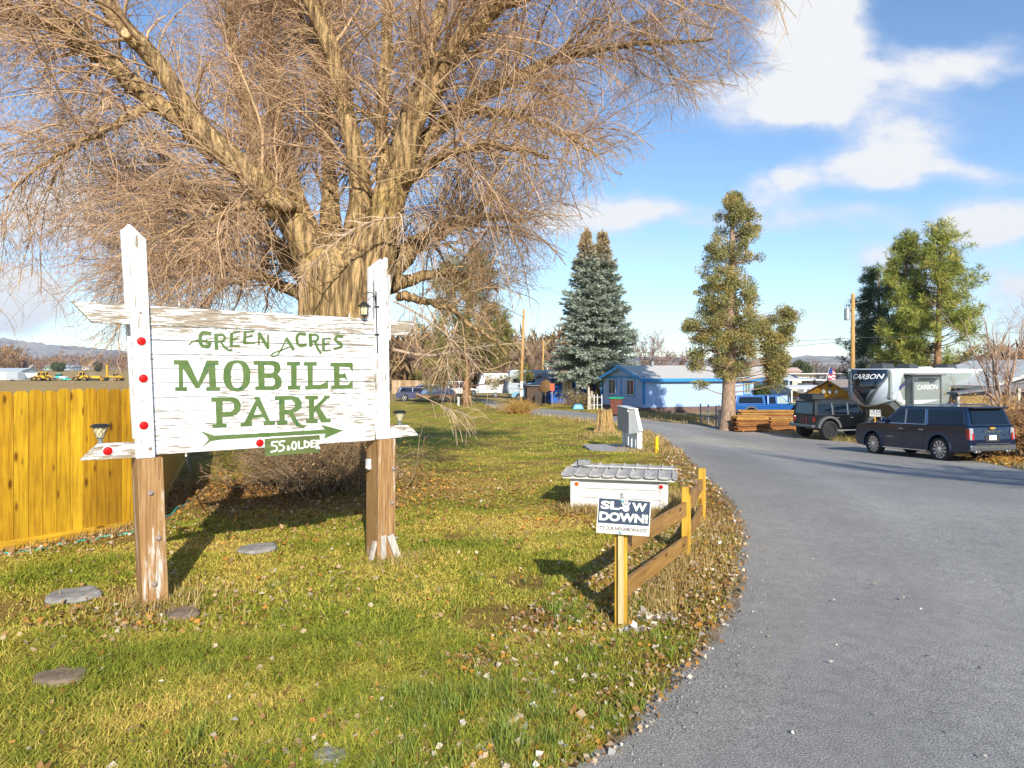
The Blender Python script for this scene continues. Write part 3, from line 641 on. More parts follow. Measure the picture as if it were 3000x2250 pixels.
# ---------------------------------------------------------------- the park sign
SO = Vector((-3.198, 5.891, 0)); SU = Vector((.792, .611, 0)).normalized(); SV = Vector((-SU.y, SU.x, 0)); SRZ = math.atan2(SU.y, SU.x)
def suv(px, py, yo=0.0):
    "photograph point -> (u, z) on the sign plane lying yo behind the front of the planks"
    d = Vector(((px - CX) / F, 1, -(py - HZ) / F)); C0 = Vector((0, 0, CAMZ)); tt = (yo - (C0 - SO).dot(SV)) / d.dot(SV); p = C0 + d * tt
    return ((p - SO).dot(SU), p.z)
Z1 = lambda x, y: (180 + x * .7229, 620 + y * .7229)
Z2 = lambda x, y: (500 + x * .39176, 700 + y * .39176)
Z5 = lambda x, y: (340 + x * .27723, 640 + y * .27723)
Z6 = lambda x, y: (220 + x * .19293, 1100 + y * .19293)
Z4 = lambda x, y: (1040 + x * .21696, 740 + y * .21696)
Z7 = lambda x, y: (1040 + x * .3193, 1150 + y * .3193)
WH_H = m_peel('peeling_white_rail', .58); WH_P = m_peel('peeling_white_planks', .622); WH_V = m_peel('white_post_paint', .665, vert=True); TIM = m_timber('stained_timber'); GRN = m_green('green_lettering')
RED = mat('reflector_red', (.50, .004, .003), .35, var=.15, scale=300, bmp=.3, bscale=400, spec=.25); AMB = mat('reflector_amber', (.62, .10, .005), .35, var=.1, spec=.25); RIM = mat('reflector_rim', (.75, .75, .75), .35, var=.05)
STEEL = mat('rusty_bolt', (.30, .23, .21), .7, .2, var=.35, scale=40); BLK = mat('black_metal', (.025, .027, .03), .45, .3, var=.2); GALV = mat('galvanised', (.42, .44, .46), .45, .6, var=.15, scale=20)
sign = thing('park_sign', 'large weathered white timber sign with green lettering and an arrow, standing on two brown posts', 'sign', SO, SRZ)
fnS = lambda y0: (lambda a, b, d: (a, d, b))
def bx(x0, x1, y0, y1, z0, z1, lean=0, b=None):
    b = b or MB(); f = lambda x, y, z: (x - lean * z, y, z)
    return b.hexa([f(x0, y0, z0), f(x1, y0, z0), f(x1, y1, z0), f(x0, y1, z0)], [f(x0, y0, z1), f(x1, y0, z1), f(x1, y1, z1), f(x0, y1, z1)])
LL = .036                                       # lean of the left post
uR = suv(*Z7(212, 1540), -.065)[0]; uW = 2.06
# planks
pl = MB(); zb, zt = 1.275, 2.41
zl0, zl1 = suv(*Z1(385, 988), 0)[1], suv(*Z7(205, 432), 0)[1]; zb = (zl0 + zl1) / 2
npk = 9; hs_ = (zt - zb) / npk
pts_l = suv(*Z1(350, 700), 0)[0]
for i in range(npk):
    w_ = random.uniform(-.003, .003); pl.box(((uR + .06) / 2, .02 + w_, zb + hs_ * (i + .5)), (uR - .02, .04, hs_ - random.choice((.003, .0045, .007))))
o = pl.build('plank_panel', WH_P, sign, bevel=.002, seg=1)
b = MB(); b.box(((uR + .06) / 2, .05, (zb + zt) / 2), (uR - .1, .012, zt - zb - .03)); b.build('added_backing', mat('added_backing_dark', (.10, .085, .07), .9, var=.4, stretch=(1, 6, 6)), sign)  # added dark sheet closing the plank gaps so the seams look dark
# rails
def railprof(b, pts, y0, y1): return b.prism(pts, lambda a, c, d: (a, d, c), y0, y1)
tl = [suv(*Z1(42, 364), -.01), suv(*Z1(125, 432), -.01)]; tr1 = [suv(*Z4(828, 942), -.01), suv(*Z4(700, 1102), -.01)]
ztop = (suv(*Z1(270, 380), -.01)[1] + suv(*Z4(280, 915), -.01)[1]) / 2; zlo = (suv(*Z1(275, 440), -.01)[1] + suv(*Z4(480, 1095), -.01)[1]) / 2
zlo = zt - .004; ztop = zt + .158
b = MB(); railprof(b, [(tl[0][0], ztop + .015), (tl[1][0], zlo + .01), (uR + .1, zlo), (tr1[1][0], zlo), (tr1[0][0], ztop), (uR, ztop)], -.012, .05); b.build('top_rail', WH_H, sign, bevel=.004)
b = MB(); bl = [suv(*Z6(75, 1293), -.01), suv(*Z6(345, 1040), -.01), suv(*Z6(905, 1012), -.01), suv(*Z6(925, 1248), -.01)]
railprof(b, bl, -.014, .045); b.build('bottom_rail_end', WH_H, sign, bevel=.004)
br = [suv(*Z7(325, 308), -.01), suv(*Z7(480, 298), -.01), suv(*Z7(535, 335), -.01), suv(*Z7(582, 392), -.01), suv(*Z7(325, 420), -.01)]
b = MB(); railprof(b, br, -.014, .045); b.build('bottom_rail_end', WH_H, sign, bevel=.004)
b = MB()
for q in ((65, 470, 520), (755, 530, 565), (1342, 560, 602)):
    a = suv(*Z2(q[0], q[1]), .0); c = suv(*Z2(q[0], q[2]), .0); b = MB(); b.box((a[0], .02, (a[1] + c[1]) / 2), (.014, .012, a[1] - c[1] + .02)); b.build('peg', WH_H, sign)
a = suv(*Z2(118, 1600), .0); b = MB(); b.box((a[0], .02, a[1]), (.014, .012, .07)); b.build('peg', WH_H, sign)
# posts
def post(x0, lean, top_pts, zjoin, foot, nm='post'):
    p = MB(); f = lambda x, y, z: (x - lean * z, y, z)
    bx(x0, x0 + .203, -.065, .225, -.25, zjoin, lean, p)
    o = p.build(nm, TIM, sign, bevel=.007)
    return o
zjl = suv(*Z1(350, 1000), -.065)[1]; zjr = suv(*Z7(290, 428), -.065)[1]
pL = post(0, LL, None, zjl, 0); pR = post(uR, -.004, None, zjr, 1)
def upboard(pr, y0, y1, parent, nm):
    b = MB(); railprof(b, pr, y0, y1); return b.build(nm, WH_V, parent, bevel=.004)
fl = [suv(*Z1(303, 1000), -.06), suv(*Z1(265, 52), -.06), suv(*Z5(150, 62), -.06), suv(*Z1(343, 112), -.06), suv(*Z1(380, 1000), -.06)]
fl[0] = (fl[0][0], zjl + .003); fl[4] = (fl[4][0], zjl + .003); upboard(fl, -.06, -.015, pL, 'face_board')
bk = [suv(*Z5(108, 1095), .16), suv(*Z5(50, 100), .16), suv(*Z5(85, 92), .16)]; zb2 = 1.5
k_ = (bk[0][0] - bk[1][0]) / (bk[1][1] - bk[0][1]); xb = bk[1][0] + k_ * (bk[1][1] - 1.42)
upboard([(xb, 1.42), (bk[1][0], bk[1][1] - .02), (bk[1][0] + .05, bk[1][1] + .03), (bk[1][0] + .15, bk[1][1] - .06), (xb + .15, 1.42)], .16, .21, pL, 'back_board')
fr = [suv(*Z4(302, 1350), -.06), suv(*Z4(270, 212), -.06), suv(*Z4(440, 76), -.06), suv(*Z4(473, 1000), -.06)]
upboard([(fr[0][0] - .01, zjr + .003), fr[1], (fr[2][0] - .02, fr[2][1] + .01), fr[2], (fr[3][0] + .004, zjr + .003)], -.06, -.015, pR, 'face_board')
bk = [suv(*Z4(190, 205), .16), suv(*Z4(355, 80), .16)]; upboard([(bk[0][0] + .01, 1.4), bk[0], bk[1], (bk[0][0] + .16, 1.4)], .16, .21, pR, 'back_board')
sl = MB(); sl.box((suv(*Z4(462, 600), -.03)[0] + .012, -.0, 2.7), (.012, .05, .7)); sl.build('cover_strip', WH_V, pR)
# rotten foot and side box of the right post
b = MB(); b.M = Matrix.Translation((uR + .17, -.085, .16)) @ Matrix.Rotation(math.radians(-20), 4, 'Y'); b.box((0, 0, -.05), (.075, .03, .34)); b.M = None
b.box((uR + .055, -.078, .12), (.055, .022, .32)); b.box((uR - .03, .0, .1), (.03, .06, .24), R=Matrix.Rotation(.25, 3, 'Y')); b.build('split_foot', mat('rotten_wood', (.47, .43, .38), .9, var=.4, scale=14, stretch=(6, 6, .6), bmp=.5), pR, bevel=.004)
b = MB(); b.box((uR - .022, .12, 1.02), (.04, .06, .11)); b.box((uR - .03, .1, .99), (.07, .012, .012)); b.build('junction_box', mat('grey_paint', (.62, .63, .64), .5), pR, bevel=.004)
BOLTS = [(pL, Z1(362, 1140)), (pL, Z1(393, 1323)), (pL, Z1(377, 1510)), (pR, Z7(352, 700)), (pR, Z7(338, 1012)), (pR, Z7(355, 1340))]
for par, z in BOLTS:
    u, zz = suv(*z, -.065); b = MB(); b.lathe([(.026, 0), (.026, .005), (.024, .007), (.014, .008), (.014, .024), (.008, .028)], (u, -.064, zz), (0, -1, 0), 12); b.build('bolt', STEEL, par)
for par, z, r in [(pL, Z1(320, 410), .012), (pL, Z6(1140, 1110), .017), (pR, Z4(435, 1005), .010), (pR, Z4(404, 1474), .006), (pL, Z1(339, 583), .006), (pL, Z1(330, 764), .006)]:
    u, zz = suv(*z, -.06); b = MB(); b.lathe([(r, 0), (r, .004), (r * .5, .007)], (u, -.059, zz), (0, -1, 0), 10); b.build('screw', STEEL, par)
REF = [(pL, Z1(323, 525), -.06), (pL, Z1(331, 676), -.06), (pL, Z1(333, 866), -.06), (sign, Z1(187, 970), -.014), (sign, Z2(664, 1525), 0)]
for par, z, yo in REF:
    u, zz = suv(*z, yo); b = MB(); b.lathe([(.042, 0), (.042, .006), (.038, .010), (.037, .010)], (u, yo + .001, zz), (0, -1, 0), 32); o = b.build('reflector', RIM, par)
    b = MB(); b.lathe([(.036, .009), (.035, .013), (.026, .0155), (0.001, .0165)], (u, yo + .001, zz), (0, -1, 0), 32); b.build('lens', RED, o, smooth=True)
# lettering: outlines cut as thin painted shapes on the planks
T2 = lambda pts: [suv(*Z2(x, y), 0) for x, y in pts]
lay = [0]
def cutout(name, polys, m=GRN, base=-.0015, parent=sign):
    if not isinstance(polys[0][0], (tuple, list)): polys = [polys]
    b = MB(); b.prism([T2(p) for p in polys], lambda a, c, d: (a, d, c), base - .0025, base + .004); return b.build(name, m, parent)
def ell(cx, cy, rx, ry, n=40, e=2.5): return [(cx + rx * math.copysign(abs(math.cos(a)) ** (2 / e), math.cos(a)), cy + ry * math.copysign(abs(math.sin(a)) ** (2 / e), math.sin(a))) for a in [2 * PI * i / n for i in range(n)]]
LET = {
 'letter_m': [[(22, 905), (128, 907), (205, 1070), (268, 908), (358, 908), (358, 945), (332, 945), (340, 1108), (370, 1108), (370, 1137), (265, 1137), (265, 1108), (290, 1108), (283, 990), (212, 1118), (186, 1118), (92, 970), (92, 1108), (122, 1108), (122, 1137), (33, 1137), (33, 1108), (62, 1108), (58, 940), (22, 940)]],
 'letter_o': [ell(494, 1022, 101, 116), ell(496, 1022, 46, 92)],
 'letter_b': [[(620, 912), (770, 912), (805, 922), (820, 950), (820, 985), (800, 1012), (822, 1035), (831, 1065), (826, 1100), (805, 1122), (770, 1130), (632, 1130), (632, 1102), (656, 1102), (650, 942), (620, 942)], [(700, 943), (755, 943), (772, 958), (772, 990), (755, 1004), (701, 1004)], [(702, 1038), (762, 1038), (779, 1055), (779, 1084), (762, 1100), (702, 1100)]],
 'letter_i': [[(868, 918), (968, 918), (968, 947), (942, 947), (941, 1097), (968, 1097), (968, 1127), (875, 1127), (875, 1097), (901, 1097), (898, 947), (868, 947)]],
 'letter_l': [[(995, 920), (1092, 920), (1092, 948), (1062, 948), (1062, 1092), (1120, 1090), (1160, 1070), (1174, 1052), (1178, 1120), (1005, 1127), (1005, 1098), (1025, 1098), (1021, 948), (995, 948)]],
 'letter_e': [[(1193, 925), (1360, 925), (1362, 995), (1335, 960), (1262, 956), (1262, 1010), (1286, 1010), (1303, 1000), (1324, 1062), (1298, 1040), (1263, 1042), (1263, 1092), (1325, 1090), (1360, 1055), (1362, 1120), (1198, 1123), (1198, 1095), (1222, 1095), (1218, 954), (1193, 954)]],
 'letter_p': [[(303, 1185), (460, 1182), (505, 1198), (525, 1235), (518, 1285), (490, 1315), (445, 1328), (388, 1330), (388, 1382), (418, 1381), (418, 1408), (312, 1412), (312, 1385), (341, 1384), (335, 1217), (303, 1217)], [(387, 1215), (448, 1214), (472, 1232), (472, 1275), (448, 1294), (388, 1297)]],
 'letter_a': [[(622, 1182), (662, 1180), (742, 1362), (780, 1362), (780, 1388), (695, 1392), (695, 1367), (712, 1366), (697, 1333), (612, 1341), (601, 1373), (608, 1372), (608, 1398), (522, 1402), (522, 1377), (548, 1376), (634, 1208)], [(646, 1248), (685, 1311), (622, 1317)]],
 'letter_r': [[(778, 1175), (905, 1172), (955, 1185), (980, 1220), (978, 1262), (950, 1288), (915, 1300), (955, 1372), (985, 1392), (1006, 1390), (1003, 1408), (985, 1416), (945, 1402), (915, 1368), (885, 1316), (852, 1312), (852, 1360), (872, 1360), (872, 1385), (795, 1390), (795, 1362), (812, 1362), (809, 1204), (778, 1204)], [(852, 1204), (903, 1202), (928, 1224), (926, 1260), (898, 1275), (852, 1278)]],
 'letter_k': [[(1005, 1172), (1100, 1172), (1100, 1200), (1072, 1200), (1070, 1262), (1140, 1192), (1150, 1172), (1190, 1170), (1188, 1190), (1170, 1197), (1112, 1256), (1170, 1345), (1195, 1345), (1197, 1370), (1125, 1372), (1083, 1286), (1070, 1300), (1070, 1350), (1098, 1350), (1098, 1375), (1012, 1378), (1012, 1352), (1035, 1351), (1032, 1199), (1005, 1199)]],
 'arrow': [[(218, 1435), (325, 1470), (700, 1452), (1152, 1426), (1130, 1390), (1290, 1432), (1145, 1495), (1157, 1456), (700, 1480), (380, 1500), (300, 1512), (230, 1560), (282, 1505), (278, 1482)]]}
for k, v in LET.items(): cutout(k, v)
def ribbon(name, strokes, w, m=GRN, conv=T2, base=-.0015, y_off=0, parent=sign):
    "hand painted strokes; each stroke a little proud of the one before"
    b = MB(); e = 0
    for st in strokes:
        ww = w
        if isinstance(st[0], (int, float)): ww = st[0]; st = st[1:]
        p = [Vector(q) for q in st]
        if len(p) > 2:   # round the corners
            q = [p[0]]
            for i in range(1, len(p) - 1): q += [p[i].lerp(p[i - 1], .3), p[i].lerp(p[i - 1], .08).lerp(p[i].lerp(p[i + 1], .08), .5), p[i].lerp(p[i + 1], .3)]
            p = q + [p[-1]]
        l, r = [], []
        for i, c in enumerate(p):
            d = (p[min(i + 1, len(p) - 1)] - p[max(i - 1, 0)]).normalized(); nn = Vector((-d.y, d.x)) * ww / 2
            if i == 0: c = c - d * ww * .25
            if i == len(p) - 1: c = c + d * ww * .25
            l.append(c + nn); r.append(c - nn)
        e += .00022; L2 = conv([tuple(x) for x in l]); R2 = conv([tuple(x) for x in r]); n = len(l); y0 = base - .002 - e + y_off; y1 = base + .004 + y_off
        vs = [(a[0], y0, a[1]) for a in L2] + [(a[0], y0, a[1]) for a in R2] + [(a[0], y1, a[1]) for a in L2] + [(a[0], y1, a[1]) for a in R2]
        fs = []
        for i in range(n - 1): fs += [(i, i + 1, n + i + 1, n + i), (2 * n + i, 3 * n + i, 3 * n + i + 1, 2 * n + i + 1), (i, 2 * n + i, 2 * n + i + 1, i + 1), (n + i, n + i + 1, 3 * n + i + 1, 3 * n + i)]
        fs += [(0, n, 3 * n, 2 * n), (n - 1, 3 * n - 1, 4 * n - 1, 2 * n - 1)]
        b.add(vs, fs)
    return b.build(name, m, parent)
ribbon('letter_g', [[26, (296, 708), (240, 698), (222, 718), (218, 765), (232, 800), (283, 806), (294, 780), (262, 762)], [10, (250, 760), (200, 754), (160, 768), (136, 792)]], 24)
ribbon('letter_r', [[26, (338, 715), (342, 822)], [17, (338, 722), (385, 714), (408, 735), (395, 760), (346, 770)], [15, (372, 768), (408, 815), (435, 834), (458, 828)]], 20)
ribbon('letter_e', [[22, (455, 706), (453, 798)], [12, (455, 706), (515, 690)], [12, (452, 750), (500, 742)], [12, (450, 800), (512, 797)]], 20)
ribbon('letter_e', [[22, (556, 694), (552, 778)], [12, (555, 696), (625, 687)], [12, (553, 735), (610, 725)], [12, (550, 780), (628, 778)]], 20)
ribbon('letter_n', [[13, (660, 702), (658, 792)], [24, (662, 705), (728, 815)], [13, (728, 718), (728, 818)]], 20)
ribbon('letter_a', [[24, (866, 745), (918, 826)], [10, (866, 745), (835, 810), (800, 868), (765, 884), (749, 873), (762, 855), (830, 830), (908, 800)]], 20)
ribbon('letter_c', [[22, (1006, 712), (958, 708), (942, 735), (948, 785), (975, 802), (1010, 790)]], 20)
ribbon('letter_r', [[24, (1042, 712), (1048, 798)], [16, (1040, 718), (1085, 713), (1106, 735), (1092, 760), (1050, 768)], [18, (1080, 765), (1098, 820), (1122, 852)]], 20)
ribbon('letter_e', [[20, (1142, 746), (1142, 834)], [11, (1140, 748), (1195, 742)], [11, (1140, 786), (1185, 779)], [11, (1140, 835), (1195, 832)]], 20)
ribbon('letter_s', [[20, (1284, 730), (1250, 722), (1228, 745), (1242, 770), (1278, 785), (1276, 808), (1224, 822)]], 20)
# the small plaque
pq = [suv(*Z2(x, y), -.02) for x, y in ((706, 1495), (1115, 1467), (1117, 1595), (708, 1626))]
b = MB(); b.prism(pq, lambda a, c, d: (a, d, c), -.022, -.002); plq = b.build('plaque', mat('faded_green_board', (.10, .135, .038), .8, var=.3, scale=4, stretch=(1, 3, 9)), sign, bevel=.002)
WHP = mat('white_hand_paint', (.78, .78, .74), .6, var=.08, scale=30)
ribbon('lettering', [[(800, 1516), (757, 1518), (755, 1545), (785, 1546), (798, 1565), (785, 1586), (750, 1592)], [(852, 1512), (814, 1515), (812, 1541), (838, 1543), (850, 1560), (838, 1580), (808, 1588)],
    [6, (890, 1576), (870, 1552), (880, 1545), (884, 1556), (868, 1574), (880, 1582), (894, 1560)], [(916, 1520), (905, 1545), (912, 1570), (930, 1574), (940, 1545), (932, 1520), (914, 1519)], [(957, 1515), (957, 1568), (990, 1563)],
    [(1001, 1512), (1001, 1562), (1030, 1550), (1037, 1525), (999, 1510)], [(1052, 1508), (1052, 1556)], [9, (1050, 1509), (1080, 1506)], [9, (1050, 1531), (1074, 1528)], [9, (1050, 1556), (1080, 1552)], [(1090, 1568), (1090, 1508), (1108, 1508), (1110, 1528), (1090, 1536), (1112, 1566)]],
    12, WHP, lambda pts: [suv(*Z2(x, y), -.022) for x, y in pts], base=-.0235, parent=plq)
def sw(u, y, z): return SO + SU * u + SV * y + Vector((0, 0, z))
# lanterns
CRM = mat('frosted_amber_glass', (.72, .62, .40), .3, var=.12, scale=30)
def solar(px, py, dz, lab, s=1.0, yo=.015):
    u, zz = suv(px, py, yo); p = sw(u, yo, zz); tz = thing('solar_lantern', lab, 'lantern', p, SRZ, 'solar lanterns on the sign')
    b = MB(); b.lathe([(.018, -.01), (.018, .035), (.028, .045), (.03, .052)], (0, 0, 0), sides=16); b.build('stem', mat('grey_plastic', (.16, .19, .22), .5), tz, smooth=False)
    b = MB(); b.lathe([(.028, .052), (.058, .135)], (0, 0, 0), sides=8); b.build('glass', CRM, tz)
    b = MB()
    for k in range(8):
        for sgn in (1, -1):
            a0 = 2 * PI * k / 8; a1 = a0 + sgn * 2 * PI / 5; b.tube([(math.cos(a0 + (a1 - a0) * q) * (.0295 + .031 * q), math.sin(a0 + (a1 - a0) * q) * (.0295 + .031 * q), .053 + .083 * q) for q in (0, .25, .5, .75, 1)], .0013, 4)
    b.build('lattice', BLK, tz)
    b = MB(); b.lathe([(.060, .134), (.078, .138), (.078, .144), (.05, .162), (.0, .163)], (0, 0, 0), sides=8); b.build('cap', BLK, tz)
solar(*Z6(382, 1030), 0, 'black capped solar lantern standing on the pointed left end of the bottom sign rail')
solar(*Z7(410, 300), 0, 'black capped solar lantern standing on the right end of the bottom sign rail')
u, zz = suv(*Z4(288, 1000), -.075); lh = thing('lantern_hook', 'thin black wrought hook fixed to the right sign post', 'hook', sw(u, -.07, zz), SRZ)
hk = lambda x, y: (suv(*Z4(x, y), -.075)[0] - u, -.005, suv(*Z4(x, y), -.075)[1] - zz)
b = MB(); b.tube([hk(285, 525), hk(290, 800), hk(295, 1000), hk(305, 1352)], .0065, 8); b.tube([hk(280, 690), hk(276, 600), hk(255, 560), hk(215, 536), hk(170, 540), hk(118, 560), hk(105, 595), hk(112, 620)], .005, 6)
b.tube([hk(276, 640), hk(265, 600), hk(245, 588), hk(215, 600), hk(180, 640)], .004, 6); b.build('hook_rod', BLK, lh, smooth=True)
for y in (728, 1105): b = MB(); b.box((hk(300, y)[0], .0, hk(300, y)[2]), (.05, .012, .014)); b.build('bracket', BLK, lh)
u2, z2 = suv(*Z4(125, 640), -.08); hl = thing('hanging_lantern', 'small black coach lantern hanging from the hook beside the right sign post', 'lantern', sw(u2, -.08, z2), SRZ)
k = .00082; b = MB(); b.lathe([(.004, -.002), (.004, -.02), (.018, -.022), (.05, -.05), (.072, -.06), (.072, -.066), (.05, -.068)], (0, 0, 0), sides=12); b.tube([(.012 * math.sin(a), 0, .008 - .012 * math.cos(a)) for a in np.linspace(0, 2 * PI, 9)], .002, 5); b.build('cap', BLK, hl)
b = MB(); b.lathe([(.046, -.068), (.033, -.155)], (0, 0, 0), sides=6); b.build('glass', CRM, hl)
b = MB()
for a in range(6): b.tube([(.048 * math.cos(a * PI / 3), .048 * math.sin(a * PI / 3), -.066), (.035 * math.cos(a * PI / 3), .035 * math.sin(a * PI / 3), -.157)], .0035, 5)
b.lathe([(.038, -.153), (.038, -.16), (.022, -.172), (.006, -.175), (.004, -.2), (.009, -.21), (.001, -.215)], (0, 0, 0), sides=12); b.build('frame', BLK, hl)
# cable and hose
b = MB(); p0 = sw(*[suv(545, 1345, .1)[0], .1, suv(545, 1345, .1)[1]]); e = gp(583, 1438); b.tube([p0, p0 + Vector((0, .15, -.22)), p0.lerp(e, .55) + Vector((-.05, 0, -.12)), e + Vector((-.12, 0, .06)), e + Vector((0, 0, .015)), e + Vector((.25, .2, .012))], .008, 6)
tag(b.build('cable', BLK, smooth=True), 'black cable drooping from behind the sign to the ground', 'cable')
TEAL = mat('teal_hose', (.02, .42, .33), .4, var=.2, scale=8)
hp = [gp(*q) for q in [(-120, 1640), (0, 1624), (60, 1617), (110, 1612), (170, 1597), (235, 1588), (300, 1577), (385, 1570), (440, 1545), (485, 1515), (520, 1490), (560, 1462)]]
ps = []
for i in range(len(hp) - 1):
    for q in np.linspace(0, 1, 6)[:-1]: p = hp[i].lerp(hp[i + 1], q); ps.append((p.x, p.y, float(groundz(np.array([p.x]), np.array([p.y]))[0]) + .012 + .012 * math.sin(len(ps) * 1.3)))
b = MB(); b.tube(ps, .011, 8); tag(b.build('garden_hose', TEAL, smooth=True), 'turquoise garden hose lying in the grass along the board fence', 'hose')

# ---------------------------------------------------------------- board fence
CED = m_cedar('cedar_boards', (.54, .315, .011), (.33, .16, .006)); CEDX = m_cedar('cedar_rail', (.54, .31, .013), (.33, .16, .007), axis='x')
bf = thing('board_fence', 'golden stained cedar board fence with dog eared pickets, turning a corner behind the sign', 'fence', (-4.72, 8.92, 0), math.atan2(.785, .62))
def run(p, q, side):
    p = Vector(p); q = Vector(q); d = (q - p).normalized(); ln = (q - p).length; n = int(ln / .143); b = MB(); nr = Vector((d.y, -d.x, 0)) * side
    for i in range(n):
        c = p + d * (i + .5) * .143; h = 1.80 + random.uniform(-.012, .012); w = .069; g = gz(c.x, c.y); e = .022; ty = random.uniform(-.002, .002)
        prof = [(-w, .10), (w, .10), (w, h - .04), (w - e, h - .005), (w - e * 2.0, h), (-w + e * 2, h), (-w + e, h - .005), (-w, h - .04)]
        b.prism(prof, lambda a, z, dd, c=c, g=g: c + d * a + nr * dd + Vector((0, 0, z + g)), ty, ty + .017)
    b.build('picket_panel', CED, bf, world=True, fixn=True)
    k = MB(); m = p.lerp(q, .5)
    for j in range(max(1, int(ln / 2.4))):
        a = p + d * j * ln / max(1, int(ln / 2.4)); c = p + d * ((j + 1) * ln / max(1, int(ln / 2.4)) - .004)
        za, zc = gz(a.x, a.y), gz(c.x, c.y); o1 = nr * .0195; o2 = nr * .042
        k.hexa([a + o1 + Vector((0, 0, za - .05)), c + o1 + Vector((0, 0, zc - .05)), c + o2 + Vector((0, 0, zc - .05)), a + o2 + Vector((0, 0, za - .05))], [a + o1 + Vector((0, 0, za + .115)), c + o1 + Vector((0, 0, zc + .115)), c + o2 + Vector((0, 0, zc + .115)), a + o2 + Vector((0, 0, za + .115))])
    k.build('kickboard', CEDX, bf, world=True, bevel=.003)
    k = MB()
    for zz in (.45, 1.5):
        k.hexa([p - nr * .042 + Vector((0, 0, zz)), q - nr * .042 + Vector((0, 0, gz(q.x, q.y) + zz)), q - nr * .003 + Vector((0, 0, gz(q.x, q.y) + zz)), p - nr * .003 + Vector((0, 0, zz))], [p - nr * .042 + Vector((0, 0, zz + .09)), q - nr * .042 + Vector((0, 0, gz(q.x, q.y) + zz + .09)), q - nr * .003 + Vector((0, 0, gz(q.x, q.y) + zz + .09)), p - nr * .003 + Vector((0, 0, zz + .09))])
    k.build('back_rail', CEDX, bf, world=True)
dF = Vector((.62, .785, 0)).normalized(); c0 = Vector((-4.72, 8.92, 0))
run(c0 - dF * 7.8, c0, 1); run(c0 + Vector((.015, .03, 0)), c0 + Vector((-.395, .92, 0)).normalized() * 14, 1)

# ---------------------------------------------------------------- rail fence by the road
PTW = m_cedar('treated_pine', (.56, .34, .035), (.38, .20, .02), rnd=False); PTX = m_cedar('treated_pine_rail', (.42, .25, .075), (.27, .145, .04), 'x')
rf = thing('rail_fence', 'short golden two rail wooden fence running along the road verge', 'fence', (.87, 5.43, 0), 1.106)
fp = [gp(1820, 1826), gp(2010, 1624), gp(2056, 1520)]; tops = [.80, .745, .69]
fd = (fp[1] - fp[0]); fa = math.atan2(fd.y, fd.x)
for i, (p, tz_) in enumerate(zip(fp, tops)):
    b = MB(); b.box((p.x, p.y, (tz_ - .3) / 2), (.098, .098, tz_ + .3), rz=fa - PI / 2 + .25)
    b.build('post', PTW, rf, world=True, bevel=.004)
def frail(p, q, zp, zq, h, off):
    d = (q - p); d.z = 0; d.normalize(); nr = Vector((d.y, -d.x, 0)); b = MB(); o1 = nr * off; o2 = nr * (off - .04); u = Vector((0, 0, 1))
    a = p.copy(); a.z = 0; c = q.copy(); c.z = 0
    b.hexa([a + o1 + u * zp, c + o1 + u * zq, c + o2 + u * zq, a + o2 + u * zp], [a + o1 + u * (zp + h), c + o1 + u * (zq + h), c + o2 + u * (zq + h), a + o2 + u * (zp + h)]); b.build('rail', PTX, rf, world=True, bevel=.004)
e0 = fd.normalized() * .06
frail(fp[0] + e0 * .2, fp[1] - e0 * .85, .535, .435, .150, .02); frail(fp[0] + e0 * .85, fp[1] - e0 * .85, .195, .075, .140, .03)
f2 = (fp[2] - fp[1]).normalized() * .055
frail(fp[1] + f2, fp[2] - f2, .44, .40, .15, .02); frail(fp[1] + f2, fp[2] - f2, .10, .06, .14, .02)
